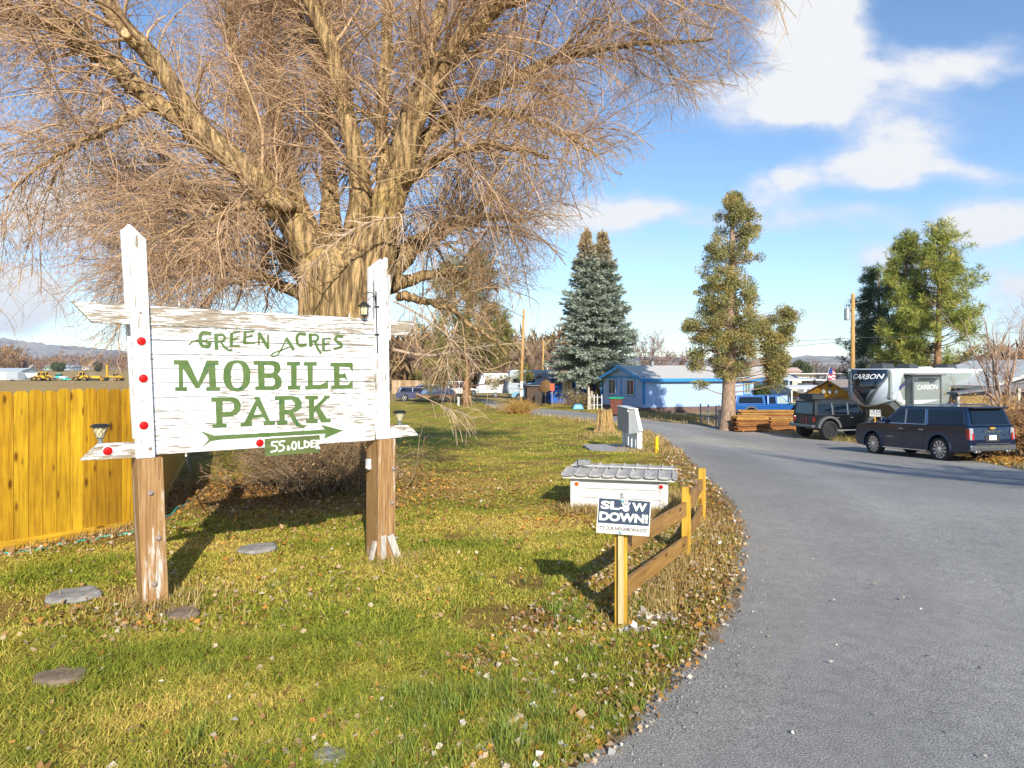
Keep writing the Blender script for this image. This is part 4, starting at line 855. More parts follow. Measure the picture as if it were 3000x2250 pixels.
# slow down sign
NAVY = mat('navy_sign_print', (.028, .048, .085), .45, var=.12, scale=20); OFFW = mat('sign_board_white', (.72, .70, .65), .45, var=.06, scale=8); INK = mat('dark_print', (.06, .06, .065), .5)
def slowsign(name, org, rz, s, lab, roll=0, detail=True, grp=None):
    tz = thing(name, lab, 'sign', org, rz, grp)
    R = Matrix.Rotation(roll, 4, 'Y'); w, h = .41 * s, .275 * s
    b = MB(); b.M = R; b.box((0, 0, 0), (w, .006, h)); b.build('sign_board', OFFW, tz)
    b = MB(); b.M = R; b.box((.0, -.0035, .135 * h), (w * .965, .002, h * .70)); b.build('navy_field', NAVY, tz)
    fm = R @ face_matrix((0, -.0055, 0), (1, 0, 0), (0, 0, 1)); T = Matrix.Translation
    text('lettering', 'SL', OFFW, tz, fm @ T((-.265 * w, .305 * h, 0)), .105 * s, .0008, .0045 * s, fit=(.36 * w, .235 * h))
    text('lettering', 'W', OFFW, tz, fm @ T((.285 * w, .305 * h, 0)), .105 * s, .0008, .0045 * s, fit=(.28 * w, .235 * h))
    text('lettering', 'DOWN!', OFFW, tz, fm @ T((.0, -.015 * h, 0)), .107 * s, .0008, .0052 * s, fit=(.92 * w, .255 * h))
    text('lettering', "IT'S OUR NEIGHBORHOOD", INK, tz, fm @ T((0, -.345 * h, 0)), .042 * s, .0008, .0006, fit=(.92 * w, .105 * h))
    b = MB(); b.M = R; b.box((0, -.0035, -.435 * h), (w * .66, .001, .0025 * s)); b.build('fine_print', mat('pale_print', (.45, .45, .45), .5), tz)
    # hand print in place of the O
    b = MB(); b.M = R @ T((.03 * w, -.0062, .27 * h)) @ Matrix.Rotation(-.12, 4, 'Y')
    f = lambda a, c, d: (a * s, d, c * s); b.prism(ell(0, -.004, .026, .027, 20), f, -.0008, .0012)
    for (x, z, an, l) in ((-.022, .030, .35, .034), (-.006, .044, .08, .036), (.012, .042, -.2, .034), (.028, .028, -.5, .030), (-.036, -.002, 1.0, .026)):
        b.prism([(x + math.cos(a) * .0065 * math.cos(an) - math.sin(a) * l / 2 * math.sin(an), z + math.cos(a) * .0065 * math.sin(an) + math.sin(a) * l / 2 * math.cos(an)) for a in np.linspace(0, 2 * PI, 13)[:-1]], f, -.0006, .0012)
    b.build('hand_print', OFFW, tz)
    if detail:
        for zz in (.455, -.44):
            b = MB(); b.M = R; b.lathe([(.013, 0), (.013, .003), (.006, .006), (.001, .006)], (-.02, -.004, zz * h), (0, -1, 0), 14); b.build('screw', mat('teal_washer', (.2, .42, .5), .35, .4), tz)
    return tz
c = pt(1827, 1514, 5.33); slowsign('slow_sign', c, math.radians(-4), 1.0, 'navy and white SLOW DOWN neighbourhood sign fixed to the near post of the rail fence', math.radians(3.4))
b = MB(); p = fp[0]; b.box((p.x - .015, p.y - .066, .42), (.045, .022, .80)); b.build('batten', mat('weathered_batten', (.48, .38, .2), .8, var=.25, stretch=(9, 9, .7)), rf, world=True, bevel=.003)

# ---------------------------------------------------------------- pump box
WSD = mat('white_vinyl', (.62, .61, .57), .45, var=.06, scale=3); MR = m_metal_roof('corrugated_roof', (.43, .405, .37))
A0, B0 = gp(1672, 1494), gp(1957, 1507); pb = thing('pump_box', 'low white sided well box with a corrugated metal roof behind the SLOW DOWN sign', 'well box', A0, math.atan2(B0.y - A0.y, B0.x - A0.x))
wd = (B0 - A0).length; dp = 1.02; H_ = .50
b = MB(); b.box((wd / 2, dp / 2, H_ / 2 - .05), (wd - .02, dp - .02, H_ + .1))
rows = [(-.1, .075), (.083, .125), (.216, .125), (.349, .125)]
for z0, hh in ((-.06, .12), (.068, .125), (.201, .125), (.334, .125)):
    b.hexa([(.11, .008, z0), (wd - .11, .008, z0), (wd - .11, .02, z0), (.11, .02, z0)], [(.11, .008, z0), (wd - .11, .008, z0), (wd - .11, .02, z0), (.11, .02, z0)]) if False else None
    b.hexa([(.1, -.016, z0), (wd - .1, -.016, z0), (wd - .1, .012, z0), (.1, .012, z0)], [(.1, .004, z0 + hh), (wd - .1, .004, z0 + hh), (wd - .1, .012, z0 + hh), (.1, .012, z0 + hh)])
b.build('box_body', WSD, pb, bevel=.004)
for x in (.05, wd - .055):
    b = MB(); b.box((x, .0, H_ / 2 - .06), (.115, .036, H_ + .1)); b.build('corner_trim', WSD, pb, bevel=.014, seg=3)
b = MB(); b.box((wd * .535, -.012, .245), (.05, .008, .075)); b.build('latch', GALV, pb)
for x, m_ in ((.095, AMB), (wd - .095, RED)):
    b = MB(); b.lathe([(.040, 0), (.040, .008), (.034, .014)], (x, -.019, .395), (0, -1, 0), 28); o = b.build('reflector', mat('reflector_white_rim', (.8, .8, .8), .4, var=.03), pb)
    b = MB(); b.lathe([(.031, .012), (.029, .018), (.001, .022)], (x, -.019, .395), (0, -1, 0), 28); b.build('lens', m_, o, smooth=True)
def sheet(y0, y1, z0, z1, x0, x1, nm, seed):
    nx_ = 120; V = []; r_ = random.Random(seed)
    for y, z in ((y0, z0), (y0 + .33 * (y1 - y0), z0 + .33 * (z1 - z0)), (y0 + .66 * (y1 - y0), z0 + .66 * (z1 - z0)), (y1, z1)):
        for i in range(nx_ + 1):
            x = x0 + (x1 - x0) * i / nx_; ph = ((x - x0) / .196) % 1; rib = .028 * max(0, 1 - abs(ph - .08) / .075) - .010 * math.sin(PI * ph)
            V.append((x, y, z + rib + .003 * math.sin(x * 7 + seed)))
    n = nx_ + 1; fs = [(r * n + i, r * n + i + 1, (r + 1) * n + i + 1, (r + 1) * n + i) for r in range(3) for i in range(nx_)]
    b = MB(); b.add(V, fs); o = b.build(nm, MR, pb, fixn=False); sl_ = o.modifiers.new('thickness', 'SOLIDIFY'); sl_.thickness = .004; return o
sheet(-.16, .50, .535, .56, -.13, wd + .13, 'roof_sheet', 1); sheet(.54, dp + .16, .555, .545, -.10, wd + .08, 'roof_sheet', 2)
b = MB(); b.box((wd / 2, -.10, .502), (wd + .20, .025, .045)); b.build('fascia', WSD, pb); b = MB(); b.box((wd / 2 + .03, .518, .585), (wd + .2, .03, .014), R=Matrix.Rotation(.006, 3, 'Y')); b.build('ridge_strip', mat('grey_lath', (.5, .47, .43), .8), pb)
b = MB(); b.box((wd / 2, -.05, .525), (wd, .1, .02)); b.box((wd / 2, dp + .0, .51), (wd, .08, .03)); b.build('roof_batten', mat('grey_lath', (.5, .47, .43), .8), pb)
rk = MB(); q = Matrix.Translation(A0) @ Matrix.Rotation(pb.rotation_euler.z, 4, 'Z') @ Vector((.12, .53, .635)); rk.box(q, (.2, .1, .085), rz=.1); o = rk.build('brick', mat('concrete_brick', (.2, .2, .195), .95, var=.35, scale=30, bmp=.6), bevel=.012); tag(o, 'dark grey brick weighing down the left end of the pump box roof', 'brick')

# ---------------------------------------------------------------- mailboxes, stump, bollard
M0 = gp(1881, 1322); mb = thing('mailbox_bank', 'white metal mailbox bank on tin legs standing on a concrete pad by the road', 'mailbox', M0, math.radians(2))
WMT = mat('white_metal_streaked', (.72, .73, .74), .45, var=.12, scale=5, stretch=(6, 6, .7)); SMT = mat('shaded_metal_streaked', (.25, .27, .29), .5, var=.35, scale=5, stretch=(8, 8, .5))  # box body metal: streaks, plus shade painted in as a darker grey
b = MB(); prf = [(-.26, .50), (.16, .56), (.16, .60), (-.02, 1.22), (-.26, 1.24)]
b.prism(prf, lambda a, z, d: (a - .14, d, z), 0, 1.75); b.build('box_body', SMT, mb, bevel=.01)
b = MB(); b.hexa([(-.10, -.03, .585), (.03, -.03, .60), (.03, 1.78, .60), (-.10, 1.78, .585)], [(-.24, -.03, 1.255), (-.13, -.03, 1.245), (-.13, 1.78, 1.245), (-.24, 1.78, 1.255)]); b.build('sloped_hood', WMT, mb, bevel=.01)
b = MB(); b.box((-.405, .05, 1.2), (.05, .07, .07)); b.box((-.27, .87, 1.262), (.3, 1.84, .02)); b.build('top_trim', WMT, mb)
for i, y in enumerate((0, .5, 1.0, 1.5)):
    b = MB(); b.box((-.07, y + .02, .28), (.15 if i == 0 else .11, .03, .66)); b.box((-.12, y + .14, .28), (.02, .25, .66)); b.build('leg', WMT, mb, bevel=.004)
b = MB(); b.box((-.22, 1.6, .28), (.1, .03, .62)); b.build('leg', WMT, mb)
b = MB(); b.box((-.62, .75, -.02), (1.75, 2.2, .08)); pad = b.build('concrete_pad', mat('concrete', (.36, .35, .34), .9, var=.2, scale=4, bmp=.3), bevel=.01)
pad.location = M0; pad.rotation_euler.z = math.radians(2); tag(pad, 'grey concrete pad under the mailbox bank', 'concrete pad')
def stumpmesh(name, p, r, h, m, seed, par=None, slant=.12):
    n = 56; V = []; C = []; lv_ = [-.1, 0, .08, .2, .4, .6, .8, .95, 1]
    for z in lv_:
        for j in range(n):
            a = 2 * PI * j / n; fl = 1 + .45 * math.exp(-max(z, 0) * 7); k = 1 + .10 * math.sin(a * 7 + seed) + .07 * math.sin(a * 13 + seed * 2) + .03 * math.sin(a * 29 + z * 4)
            rr = r * fl * k * (1 - .12 * max(z, 0)); V.append((math.cos(a) * rr, math.sin(a) * rr, h * z + (slant * math.cos(a) * r + .03 * math.sin(a * 5)) * (z > .9)))
    fs = [(i * n + j, i * n + (j + 1) % n, (i + 1) * n + (j + 1) % n, (i + 1) * n + j) for i in range(len(lv_) - 1) for j in range(n)] + [tuple((len(lv_) - 1) * n + j for j in range(n))]
    b = MB(); b.add(V, fs); o = b.build(name, m, par, smooth=False); o.location = p; return o
p = gp(1771, 1263); tag(stumpmesh('tree_stump', p, .37, 1.0, m_bark('stump_bark', (.14, .085, .04), (.52, .34, .14), (.62, .34, .06), 2.2), 3), 'thick ragged tree stump at the road edge left of the mailboxes', 'tree stump')
p = gp(1924, 1326); b = MB(); b.lathe([(.052, -.1), (.052, .44), (.047, .463), (.02, .468), (.001, .468)], p, sides=20); o = b.build('bollard', mat('yellow_paint', (.78, .50, .005), .4, var=.15, scale=9)); tag(o, 'yellow steel bollard by the road right of the mailboxes', 'bollard')
# ---------------------------------------------------------------- the big bare tree
K_ = 1.35624
BARK = m_bark('cottonwood_bark', (.070, .045, .024), (.48, .325, .155), (.66, .40, .08), 1.4)
tree = thing('cottonwood_tree', 'huge bare many limbed old tree with rugged bark right behind the park sign', 'tree', TREE)
TD = 13.0
def tp(x, y, dd, r): q = pt(x * K_, y * K_, TD + dd); return (q.x, q.y, q.z, r)
LIMBS = [
 [(705, 650, .1, .5), (655, 515, -.2, .34), (590, 425, -.4, .32), (505, 345, -.6, .30), (430, 280, -.8, .26), (370, 175, -1, .20), (285, 75, -1.2, .19), (225, 0, -1.3, .17), (150, -90, -1.4, .13), (60, -220, -1.5, .08)],
 [(470, 330, -.6, .22), (400, 262, -.75, .20), (330, 212, -.8, .19), (245, 150, -.9, .185), (185, 98, -1, .17), (115, 58, -1.1, .13), (30, 34, -1.2, .10), (-60, 28, -1.3, .06)],
 [(200, 112, -1, .14), (140, 45, -1.0, .12), (60, -50, -1.0, .09), (-40, -140, -1, .05)],
 [(760, 650, .1, .46), (775, 500, .1, .30), (785, 410, .1, .24), (765, 320, .1, .21), (742, 215, .1, .19), (722, 130, .1, .18), (688, 50, .1, .16), (655, -40, .1, .14), (630, -180, .1, .09)],
 [(795, 650, .15, .42), (822, 480, .2, .26), (832, 390, .2, .18), (824, 300, .25, .155), (832, 180, .3, .145), (838, 60, .3, .13), (848, -90, .3, .10), (850, -250, .3, .06)],
 [(785, 650, 0, .46), (835, 440, -.2, .34), (868, 340, -.3, .28), (900, 240, -.4, .25), (945, 150, -.5, .24), (1008, 75, -.6, .20), (1080, -10, -.7, .17), (1180, -130, -.8, .11), (1280, -240, -.9, .06)],
 [(825, 470, 0, .22), (862, 372, .05, .19), (912, 305, .1, .165), (980, 245, .2, .15), (1060, 192, .3, .135), (1160, 142, .4, .11), (1270, 108, .5, .085), (1400, 88, .6, .055), (1540, 85, .7, .025)],
 [(810, 610, .5, .32), (880, 540, 1.2, .22), (960, 492, 2, .17), (1020, 472, 2.6, .12), (1080, 468, 3.0, .07), (1140, 480, 3.4, .03)],
 [(700, 580, .6, .30), (635, 420, 1.2, .20), (595, 260, 1.5, .17), (582, 100, 1.6, .14), (575, -60, 1.7, .10), (570, -220, 1.8, .06)],
 [(680, 560, .5, .28), (575, 390, 1, .19), (525, 210, 1.4, .15), (500, 50, 1.6, .12), (490, -110, 1.7, .08)],
 [(725, 580, .8, .30), (705, 320, 1.6, .16), (690, 100, 1.8, .12), (688, -90, 2, .07)],
 [(670, 600, .6, .26), (600, 525, 1.4, .16), (480, 455, 2, .12), (360, 405, 2.5, .08), (240, 385, 3, .04)],
 [(895, 260, -.3, .17), (920, 150, 0, .15), (950, 40, .2, .13), (975, -80, .3, .09), (1000, -220, .4, .05)],
 [(875, 390, -.4, .12), (960, 335, -1, .085), (1060, 310, -1.6, .06), (1180, 335, -2, .03)],
 [(1060, 20, -.7, .12), (1240, -55, -1, .09), (1420, -70, -1.2, .06), (1600, -40, -1.3, .03)],
 [(840, 620, .6, .15), (960, 585, 1.5, .09), (1030, 600, 2, .05), (1080, 630, 2.2, .025)],
 [(660, 640, .8, .14), (540, 590, 1.6, .09), (410, 560, 2.2, .055), (300, 575, 2.6, .025)],
 [(860, 640, -.1, .09), (950, 655, -.5, .06), (1050, 720, -.8, .04), (1120, 790, -.9, .02)],
 [(640, 450, -.4, .12), (560, 440, -1.4, .08), (460, 470, -2.2, .05), (330, 520, -2.6, .025)],
 [(350, 220, -.8, .10), (260, 260, -1.4, .07), (140, 330, -1.9, .04), (20, 400, -2.2, .02)],
 [(1000, 230, .2, .10), (1120, 250, -.6, .07), (1220, 290, -1.2, .045), (1290, 340, -1.5, .02)]]
# trunk: fluted shell from the root flare to the crotch
n = 160; rows = [(-.3, 1.28), (0, 1.15), (.25, 1.0), (.6, .90), (1.1, .84), (1.7, .80), (2.3, .78), (2.9, .78), (3.3, .80), (3.8, .83), (4.05, .78), (4.25, .62), (4.4, .36), (4.5, .08)]
V = []; C0 = pt(728 * K_, 800 * K_, TD)
rr_ = [np.interp(z, [r[0] for r in rows], [r[1] for r in rows]) for z in np.linspace(-.3, 4.5, 60)]
for z, r in zip(np.linspace(-.3, 4.5, 60), rr_):
    for j in range(n):
        a = 2 * PI * j / n; w = a + .12 * math.sin(z * 1.3 + a)
        k = .93 + .08 * math.sin(5 * w + 1) + .05 * math.sin(11 * w + .5 * z) + .035 * abs(math.sin(17 * w + 1.2 * z + math.sin(3 * z))) + .03 * abs(math.sin(31 * w - .8 * z)) + .05 * (fbm(np.array([w * 3]), np.array([z * .8]), 1.5, 9)[0] - .5)
        k *= 1 - .16 * max(0, math.cos(a + PI / 2 - .25)) ** 8        # the cleft between the two halves
        V.append((C0.x + .03 * z + math.cos(a) * r * k * 1.02, TREE.y + math.sin(a) * r * k * .9, z))
fs = np.array([(i * n + j, i * n + (j + 1) % n, (i + 1) * n + (j + 1) % n, (i + 1) * n + j) for i in range(59) for j in range(n)])
npmesh('trunk', V, fs, m=BARK, parent=tree, smooth=True, loc=TREE)
LP = []; LRD = []
for path in LIMBS:
    p, r = resamp([tp(*q) for q in path], 40); li = len(LP); r = r * (1 - (.26 if li == 0 else .18 if li in (1, 2, 4, 8, 9, 10) else .12) * np.clip(np.linspace(0, 4, 40), 0, 1))
    p[2:] += np.stack([(fbm(np.arange(38) * .35, np.full(38, len(LP) * 3.1), 1, s) - .5) for s in (1, 2, 3)], 1) * .16
    LP.append(p); LRD.append(r)
    Vv, q = tubes(p[None], (r * (1 + .10 * (fbm(np.arange(40) * .8, np.full(40, len(LP) * 1.7), 1, 5) - .5) * 2))[None], 14)
    Vc = Vv.reshape(40, 14, 3); cen = p[:, None]; ph = np.arange(14)[None] * 1.0; Vc = cen + (Vc - cen) * (1 + .11 * np.sin(ph * 2.7 + np.arange(40)[:, None] * .06 + len(LP)))[..., None]
    npmesh('limb', Vc.reshape(-1, 3), q, m=BARK, parent=tree, smooth=True, loc=TREE)
cutp = pt(275 * K_, 74 * K_, TD - 1.35); b = MB(); b.lathe([(.09, 0), (.085, .06), (.07, .075), (.001, .078)], cutp, (.1, -1, -.1), 14); b.build('sawn_knot', mat('sawn_wood', (.55, .38, .2), .8, var=.3, scale=20), tree, world=True)
LP = np.array(LP); LRD = np.array(LRD)
_l = LP[[0, 1, 2, 3, 4, 5, 6, 12]].reshape(-1, 3); _r = LRD[[0, 1, 2, 3, 4, 5, 6, 12]].reshape(-1); _tz = np.linspace(2.2, 4.6, 14); _l = np.concatenate([_l, np.stack([np.full(14, TREE.x), np.full(14, TREE.y - .4), _tz], 1)]); _r = np.concatenate([_r, np.full(14, .62)])
def clearlimb(P, R, prob):
    "thin out the shoots that grow straight over the sunny side of the great limbs"
    m = P[:, P.shape[1] // 2]; t_ = P[:, -1]; drop = np.zeros(len(P), bool)
    for c in (m, t_):
        cx = c[:, 0] / c[:, 1]; cz = (c[:, 2] - CAMZ) / c[:, 1]; lx = _l[:, 0] / _l[:, 1]; lz = (_l[:, 2] - CAMZ) / _l[:, 1]; rr = _r / _l[:, 1]
        for i in range(0, len(P), 4000):
            d = np.hypot(cx[i:i + 4000, None] - lx[None], cz[i:i + 4000, None] - lz[None]) < rr[None] * 1.35
            drop[i:i + 4000] |= (d & (c[i:i + 4000, 1, None] < _l[None, :, 1])).any(1)
    k = ~(drop & (rng.random(len(P)) < prob)); return P[k], R[k]
P2, R2 = grow(LP, LRD, 620, 2.3, 9, .18, 1, (25, 62), .22, .22, .16, .26, .030, .008, .25)
P2b, R2b = grow(LP[[6, 13, 14, 15, 17, 20, 5, 7]], LRD[[6, 13, 14, 15, 17, 20, 5, 7]], 170, 2.8, 10, .3, 1, (25, 60), .36, .10, .14, .28, .024, .0075, .2)
P2c, R2c = grow(LP[[1, 2, 11, 16, 18, 19]], LRD[[1, 2, 11, 16, 18, 19]], 230, 2.2, 9, .25, 1, (30, 70), .36, .02, .16, .28, .020, .0075, .2)
P2e, R2e = grow(LP, LRD, 2500, 1.05, 7, .06, 1, (40, 95), .22, .25, .2, .05, .011, .0055, .2)
def fil(P, R, y=None):
    "drop what would hang lower than the sign top in front of it or below the ground"
    tip = P[:, -1]; ppx = tip[:, 0] / np.maximum(tip[:, 1], .1) * 1474.7 + 1106; ppy = 805 - (tip[:, 2] - CAMZ) / np.maximum(tip[:, 1], .1) * 1474.7
    edge = np.interp(ppy, [-300, 0, 150, 250, 350, 480, 600, 700, 800, 900], [1720, 1720, 1710, 1520, 1410, 1240, 1200, 1130, 1060, 1010]) + rng.uniform(-70, 60, len(P))     # the lopsided outline of the crown
    k = (P[..., 2].min(1) > 1.0) & ~((P[..., 1].min(1) < 8.6)) & (ppx < edge)
    return P[k], R[k]
P2, R2 = fil(P2, R2); P2b, R2b = fil(P2b, R2b); P2c, R2c = fil(P2c, R2c); P2e, R2e = fil(P2e, R2e); P2e, R2e = clearlimb(P2e, R2e, .5); P2, R2 = clearlimb(P2, R2, .6)
A9 = [resamp([tuple(p) + (r,) for p, r in zip(a, b)], 9) for a, b in zip(P2b, R2b)]; P2b = np.array([a[0] for a in A9]); R2b = np.array([a[1] for a in A9])
P2d, R2d = grow(LP[[7, 8, 9, 10, 11, 16]], LRD[[7, 8, 9, 10, 11, 16]], 330, 2.4, 9, .12, 1, (18, 50), .12, .3, .15, .26, .022, .007, .25); P2d, R2d = fil(P2d, R2d)
M2 = np.concatenate([P2, P2b, P2c, P2d]); N2 = np.concatenate([R2, R2b, R2c, R2d])
P3, R3 = grow(M2, N2, 15500, 1.1, 6, .12, 1, (22, 58), .22, .10, .16, .5, .0085, .0034, .35); P3, R3 = fil(P3, R3); P3, R3 = clearlimb(P3, R3, .45)
P3e, R3e = grow(P2e, R2e, 6500, .5, 5, .2, 1, (25, 60), .3, .1, .16, .6, .006, .0035, .3); P3e, R3e = fil(P3e, R3e); P3e, R3e = clearlimb(P3e, R3e, .45)
P4, R4 = grow(P3, R3, 56000, .46, 4, .15, 1, (22, 55), .2, .05, .14, .7, .0038, .0019, .3); P4, R4 = fil(P4, R4); P4, R4 = clearlimb(P4, R4, .4)
# hand placed pale long shoots in front
SH = [[(860, 470, -.9, .020), (790, 475, -1.2, .016), (700, 540, -1.6, .012), (650, 600, -1.9, .006)], [(880, 470, -.8, .02), (905, 452, -1.1, .016), (930, 500, -1.4, .011), (945, 600, -1.6, .005)], [(850, 470, -.8, .02), (868, 450, -1.0, .016), (872, 520, -1.2, .011), (868, 600, -1.3, .005)],
      [(850, 650, -.3, .022), (930, 690, -.6, .018), (1010, 765, -.8, .012), (1060, 830, -.9, .006)], [(850, 755, 0, .035), (930, 775, .1, .03), (1010, 750, .1, .022), (1130, 740, .1, .008)], [(990, 690, -.6, .014), (960, 790, -.7, .011), (985, 850, -.7, .006)], [(900, 850, -.6, .012), (960, 880, -.8, .009), (1030, 905, -.9, .004)]]
Pz = []; Rz = []
for s_ in SH:
    a, r = resamp([tp(*q) for q in s_], 10); Pz.append(a); Rz.append(np.maximum(r, .003))
Pz = np.array(Pz); Rz = np.array(Rz)
P3z, R3z = grow(Pz, Rz, 260, .6, 6, .1, 1, (25, 60), .5, 0, .16, .5, .007, .004, .3)
Vs, qs, cs, o = [], [], [], 0
for (P, R, sd_, c0, c1) in ((P2, R2, 5, (.15, .10, .055), (.36, .245, .13)), (P2b, R2b, 5, (.20, .14, .08), (.42, .30, .17)), (P2d, R2d, 4, (.15, .10, .06), (.34, .235, .13)), (P2c, R2c, 5, (.19, .13, .075), (.40, .28, .16)), (P2e, R2e, 4, (.22, .15, .07), (.46, .32, .16)), (P3, R3, 3, (.19, .125, .07), (.44, .30, .165)), (P3e, R3e, 3, (.21, .14, .07), (.44, .30, .16)), (P4, R4, 3, (.20, .125, .08), (.42, .28, .17)), (Pz, Rz, 6, (.25, .19, .125), (.33, .26, .18)), (P3z, R3z, 3, (.3, .22, .14), (.5, .38, .26))):
    v, q = tubes(P, R, sd_); n_ = len(P); kk = P.shape[1]; Vs.append(v); qs.append(q + o); o += len(v)
    cs.append(np.repeat(lerpc(c0, c1, rng.random(n_)), kk * sd_, 0))
npmesh('crown', np.concatenate(Vs), np.concatenate(qs), m=m_attr('twig_bark', .8, .15, 6, .2), col=np.concatenate(cs) * np.array([1.55, 1.52, 1.62]), parent=tree, loc=TREE)
# bare suckers at the foot of the tree
def bare_bush(name, lab, base, rad, h, n, c0, c1, cat='shrub', leafc=None, nl=0, grp=None, r0=.009, lean=.5, ls=.05):
    th_ = thing(name, lab, cat, base, 0, grp)
    x = rng.normal(size=n) * rad * .45; y = rng.normal(size=n) * rad * .35; P = np.empty((n, 7, 3)); P[:, 0] = np.stack([x, y, np.full(n, -.05)], 1)
    d = unit(np.stack([x / rad * lean + rng.normal(size=n) * .3, y / rad * lean + rng.normal(size=n) * .3, np.ones(n)], 1)); ln = h * (.5 + .6 * rng.random(n)) / 6
    for s in range(1, 7):
        P[:, s] = P[:, s - 1] + d * ln[:, None]; d = d + rng.normal(size=(n, 3)) * .16; d[:, :2] *= 1.12; d[:, 2] -= .09 * s / 3; d = unit(d)
    R = r0 * np.linspace(1, .35, 7)[None] * (.6 + .8 * rng.random(n))[:, None]
    Q_, S_ = grow(P, R, n * 7, h * .38, 5, .15, 1, (20, 55), .25, .05, .18, .55, r0 * .6, r0 * .35, .3)
    Q2, S2 = grow(Q_, S_, n * 10, h * .18, 4, .2, 1, (20, 55), .2, 0, .18, .6, r0 * .4, r0 * .28, .3)
    Vs, qs, cs, o = [], [], [], 0
    for a, r in ((P, R), (Q_, S_), (Q2, S2)):
        v, q = tubes(a, r, 3); Vs.append(v); qs.append(q + o); o += len(v); cs.append(np.repeat(lerpc(c0, c1, rng.random(len(a))), a.shape[1] * 3, 0))
    npmesh('stems', np.concatenate(Vs), np.concatenate(qs), m=m_attr('twig_bark'), col=np.concatenate(cs), parent=th_)
    if nl:
        i = rng.integers(0, len(Q2), nl); p = Q2[i, rng.integers(0, 4, nl)] + rng.normal(size=(nl, 3)) * ls
        v, q = leaves(p, rng.normal(size=(nl, 3)), ls * (.6 + .8 * rng.random(nl)), ls * .7, .2); pal = np.array(leafc)
        npmesh('leaves', v, q, m=m_attr('dead_leaf'), col=np.repeat(pal[rng.integers(0, len(pal), nl)] * (.7 + .6 * rng.random(nl))[:, None], 4, 0), parent=th_)
    return th_
p = pt(930, 1400, 11.75); bare_bush('sucker_brush', 'tangle of bare brown suckers at the foot of the huge bare tree', (p.x, p.y, .03), .95, 1.1, 260, (.17, .115, .065), (.38, .27, .16), 'brush', BR, 900)

# ---------------------------------------------------------------- conifers
def leafpart(name, C, D, ln, wd, col, par, m='needle_leaf'):
    v, q = leaves(C, D, ln, wd, .15)
    npmesh(name, v, q, m=m_attr(m, .6, .12, 2, .3, .25), col=np.repeat(col, 4, 0), parent=par)
def spruce(th_, tops, h, rbase, nb, c0, c1, c2):
    Cs, Ds, cs, BP, BR_ = [], [], [], [], []
    for (ox, oy, ht, rb) in tops:
        m = nb; f = np.sort(rng.random(m)) ** .85; z = 2.3 + f * (ht - 2.4); az = rng.random(m) * 2 * PI
        ln = rb * np.clip((1 - f) ** .88, 0, 1) * (.62 + .5 * rng.random(m)) * (1 - .15 * np.exp(-f * 14)) + .10
        base = np.stack([np.full(m, ox), np.full(m, oy), z], 1)
        kk = 6; P = np.empty((m, kk, 3)); P[:, 0] = base; d = np.stack([np.cos(az), np.sin(az), rng.normal(size=m) * .14 - .08 + .55 * f], 1); d = unit(d)
        for s in range(1, kk):
            P[:, s] = P[:, s - 1] + d * (ln / (kk - 1))[:, None]; d[:, 2] += (.10 if s > 2 else -.10); d = unit(d)
        BP.append(P); BR_.append((.035 * (1.1 - f))[:, None] * np.linspace(1, .3, kk)[None])
        ns = np.maximum((ln * 46).astype(int), 14); bi = np.repeat(np.arange(m), ns); t_ = rng.random(len(bi)) ** .6
        x = t_ * (kk - 1) * .999; i = x.astype(int); fr = (x - i)[:, None]; p = P[bi, i] * (1 - fr) + P[bi, i + 1] * fr; tg = unit(P[bi, i + 1] - P[bi, i])
        side = unit(np.cross(tg, np.array([0, 0, 1.]))) * rng.choice([-1, 1], len(bi))[:, None]
        L_ = (.55 * (1.05 - t_ * .75) * np.clip(ln[bi], .5, 2.2) * .42)[:, None] * rng.random((len(bi), 1))
        p = p + side * L_ + np.array([0, 0, -1.]) * L_ * .35 * rng.random((len(bi), 1))
        lz = ht - .9 + 1.1 * rng.random(40); Cs.append(np.stack([ox + rng.normal(size=40) * .04, oy + rng.normal(size=40) * .04, lz], 1)); Ds.append(unit(rng.normal(size=(40, 3)) * .35 + np.array([0, 0, 1.]))); LEAD = np.repeat(np.asarray(c2)[None], 40, 0)
        Cs.append(p); Ds.append(unit(tg * .8 + side * .7 + rng.normal(size=p.shape) * .35 + np.array([0, 0, -.1])))
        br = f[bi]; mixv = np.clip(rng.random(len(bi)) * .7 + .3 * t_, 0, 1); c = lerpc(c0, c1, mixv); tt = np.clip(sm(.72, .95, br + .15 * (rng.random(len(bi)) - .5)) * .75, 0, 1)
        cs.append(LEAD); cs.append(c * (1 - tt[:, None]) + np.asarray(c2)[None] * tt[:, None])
        b = MB(); b.tube([(ox * .3, oy * .3, -.3), (ox, oy, ht * .4), (ox, oy, ht * .98)], [.26, .17, .02], 10); b.build('trunk', m_bark('spruce_bark', (.09, .06, .045), (.26, .18, .12), (.26, .18, .12), 2), th_, smooth=True)
    C = np.concatenate(Cs); n = len(C); v, q = tubes(np.concatenate(BP), np.concatenate(BR_), 4)
    npmesh('branches', v, q, m=mat('branch_bark', (.13, .09, .06), .9), parent=th_)
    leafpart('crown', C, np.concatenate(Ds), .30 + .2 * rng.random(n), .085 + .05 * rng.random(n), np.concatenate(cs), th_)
p = onx(1741, 59.8); sp = thing('spruce_tree', 'broad blue green twin topped spruce beside the light blue mobile home', 'tree', p)
spruce(sp, [(-.70, 0, 15.2, 3.75), (.75, .3, 15.2, 3.75)], 13, 3.3, 430, (.16, .18, .115), (.50, .56, .47), (.56, .38, .19))
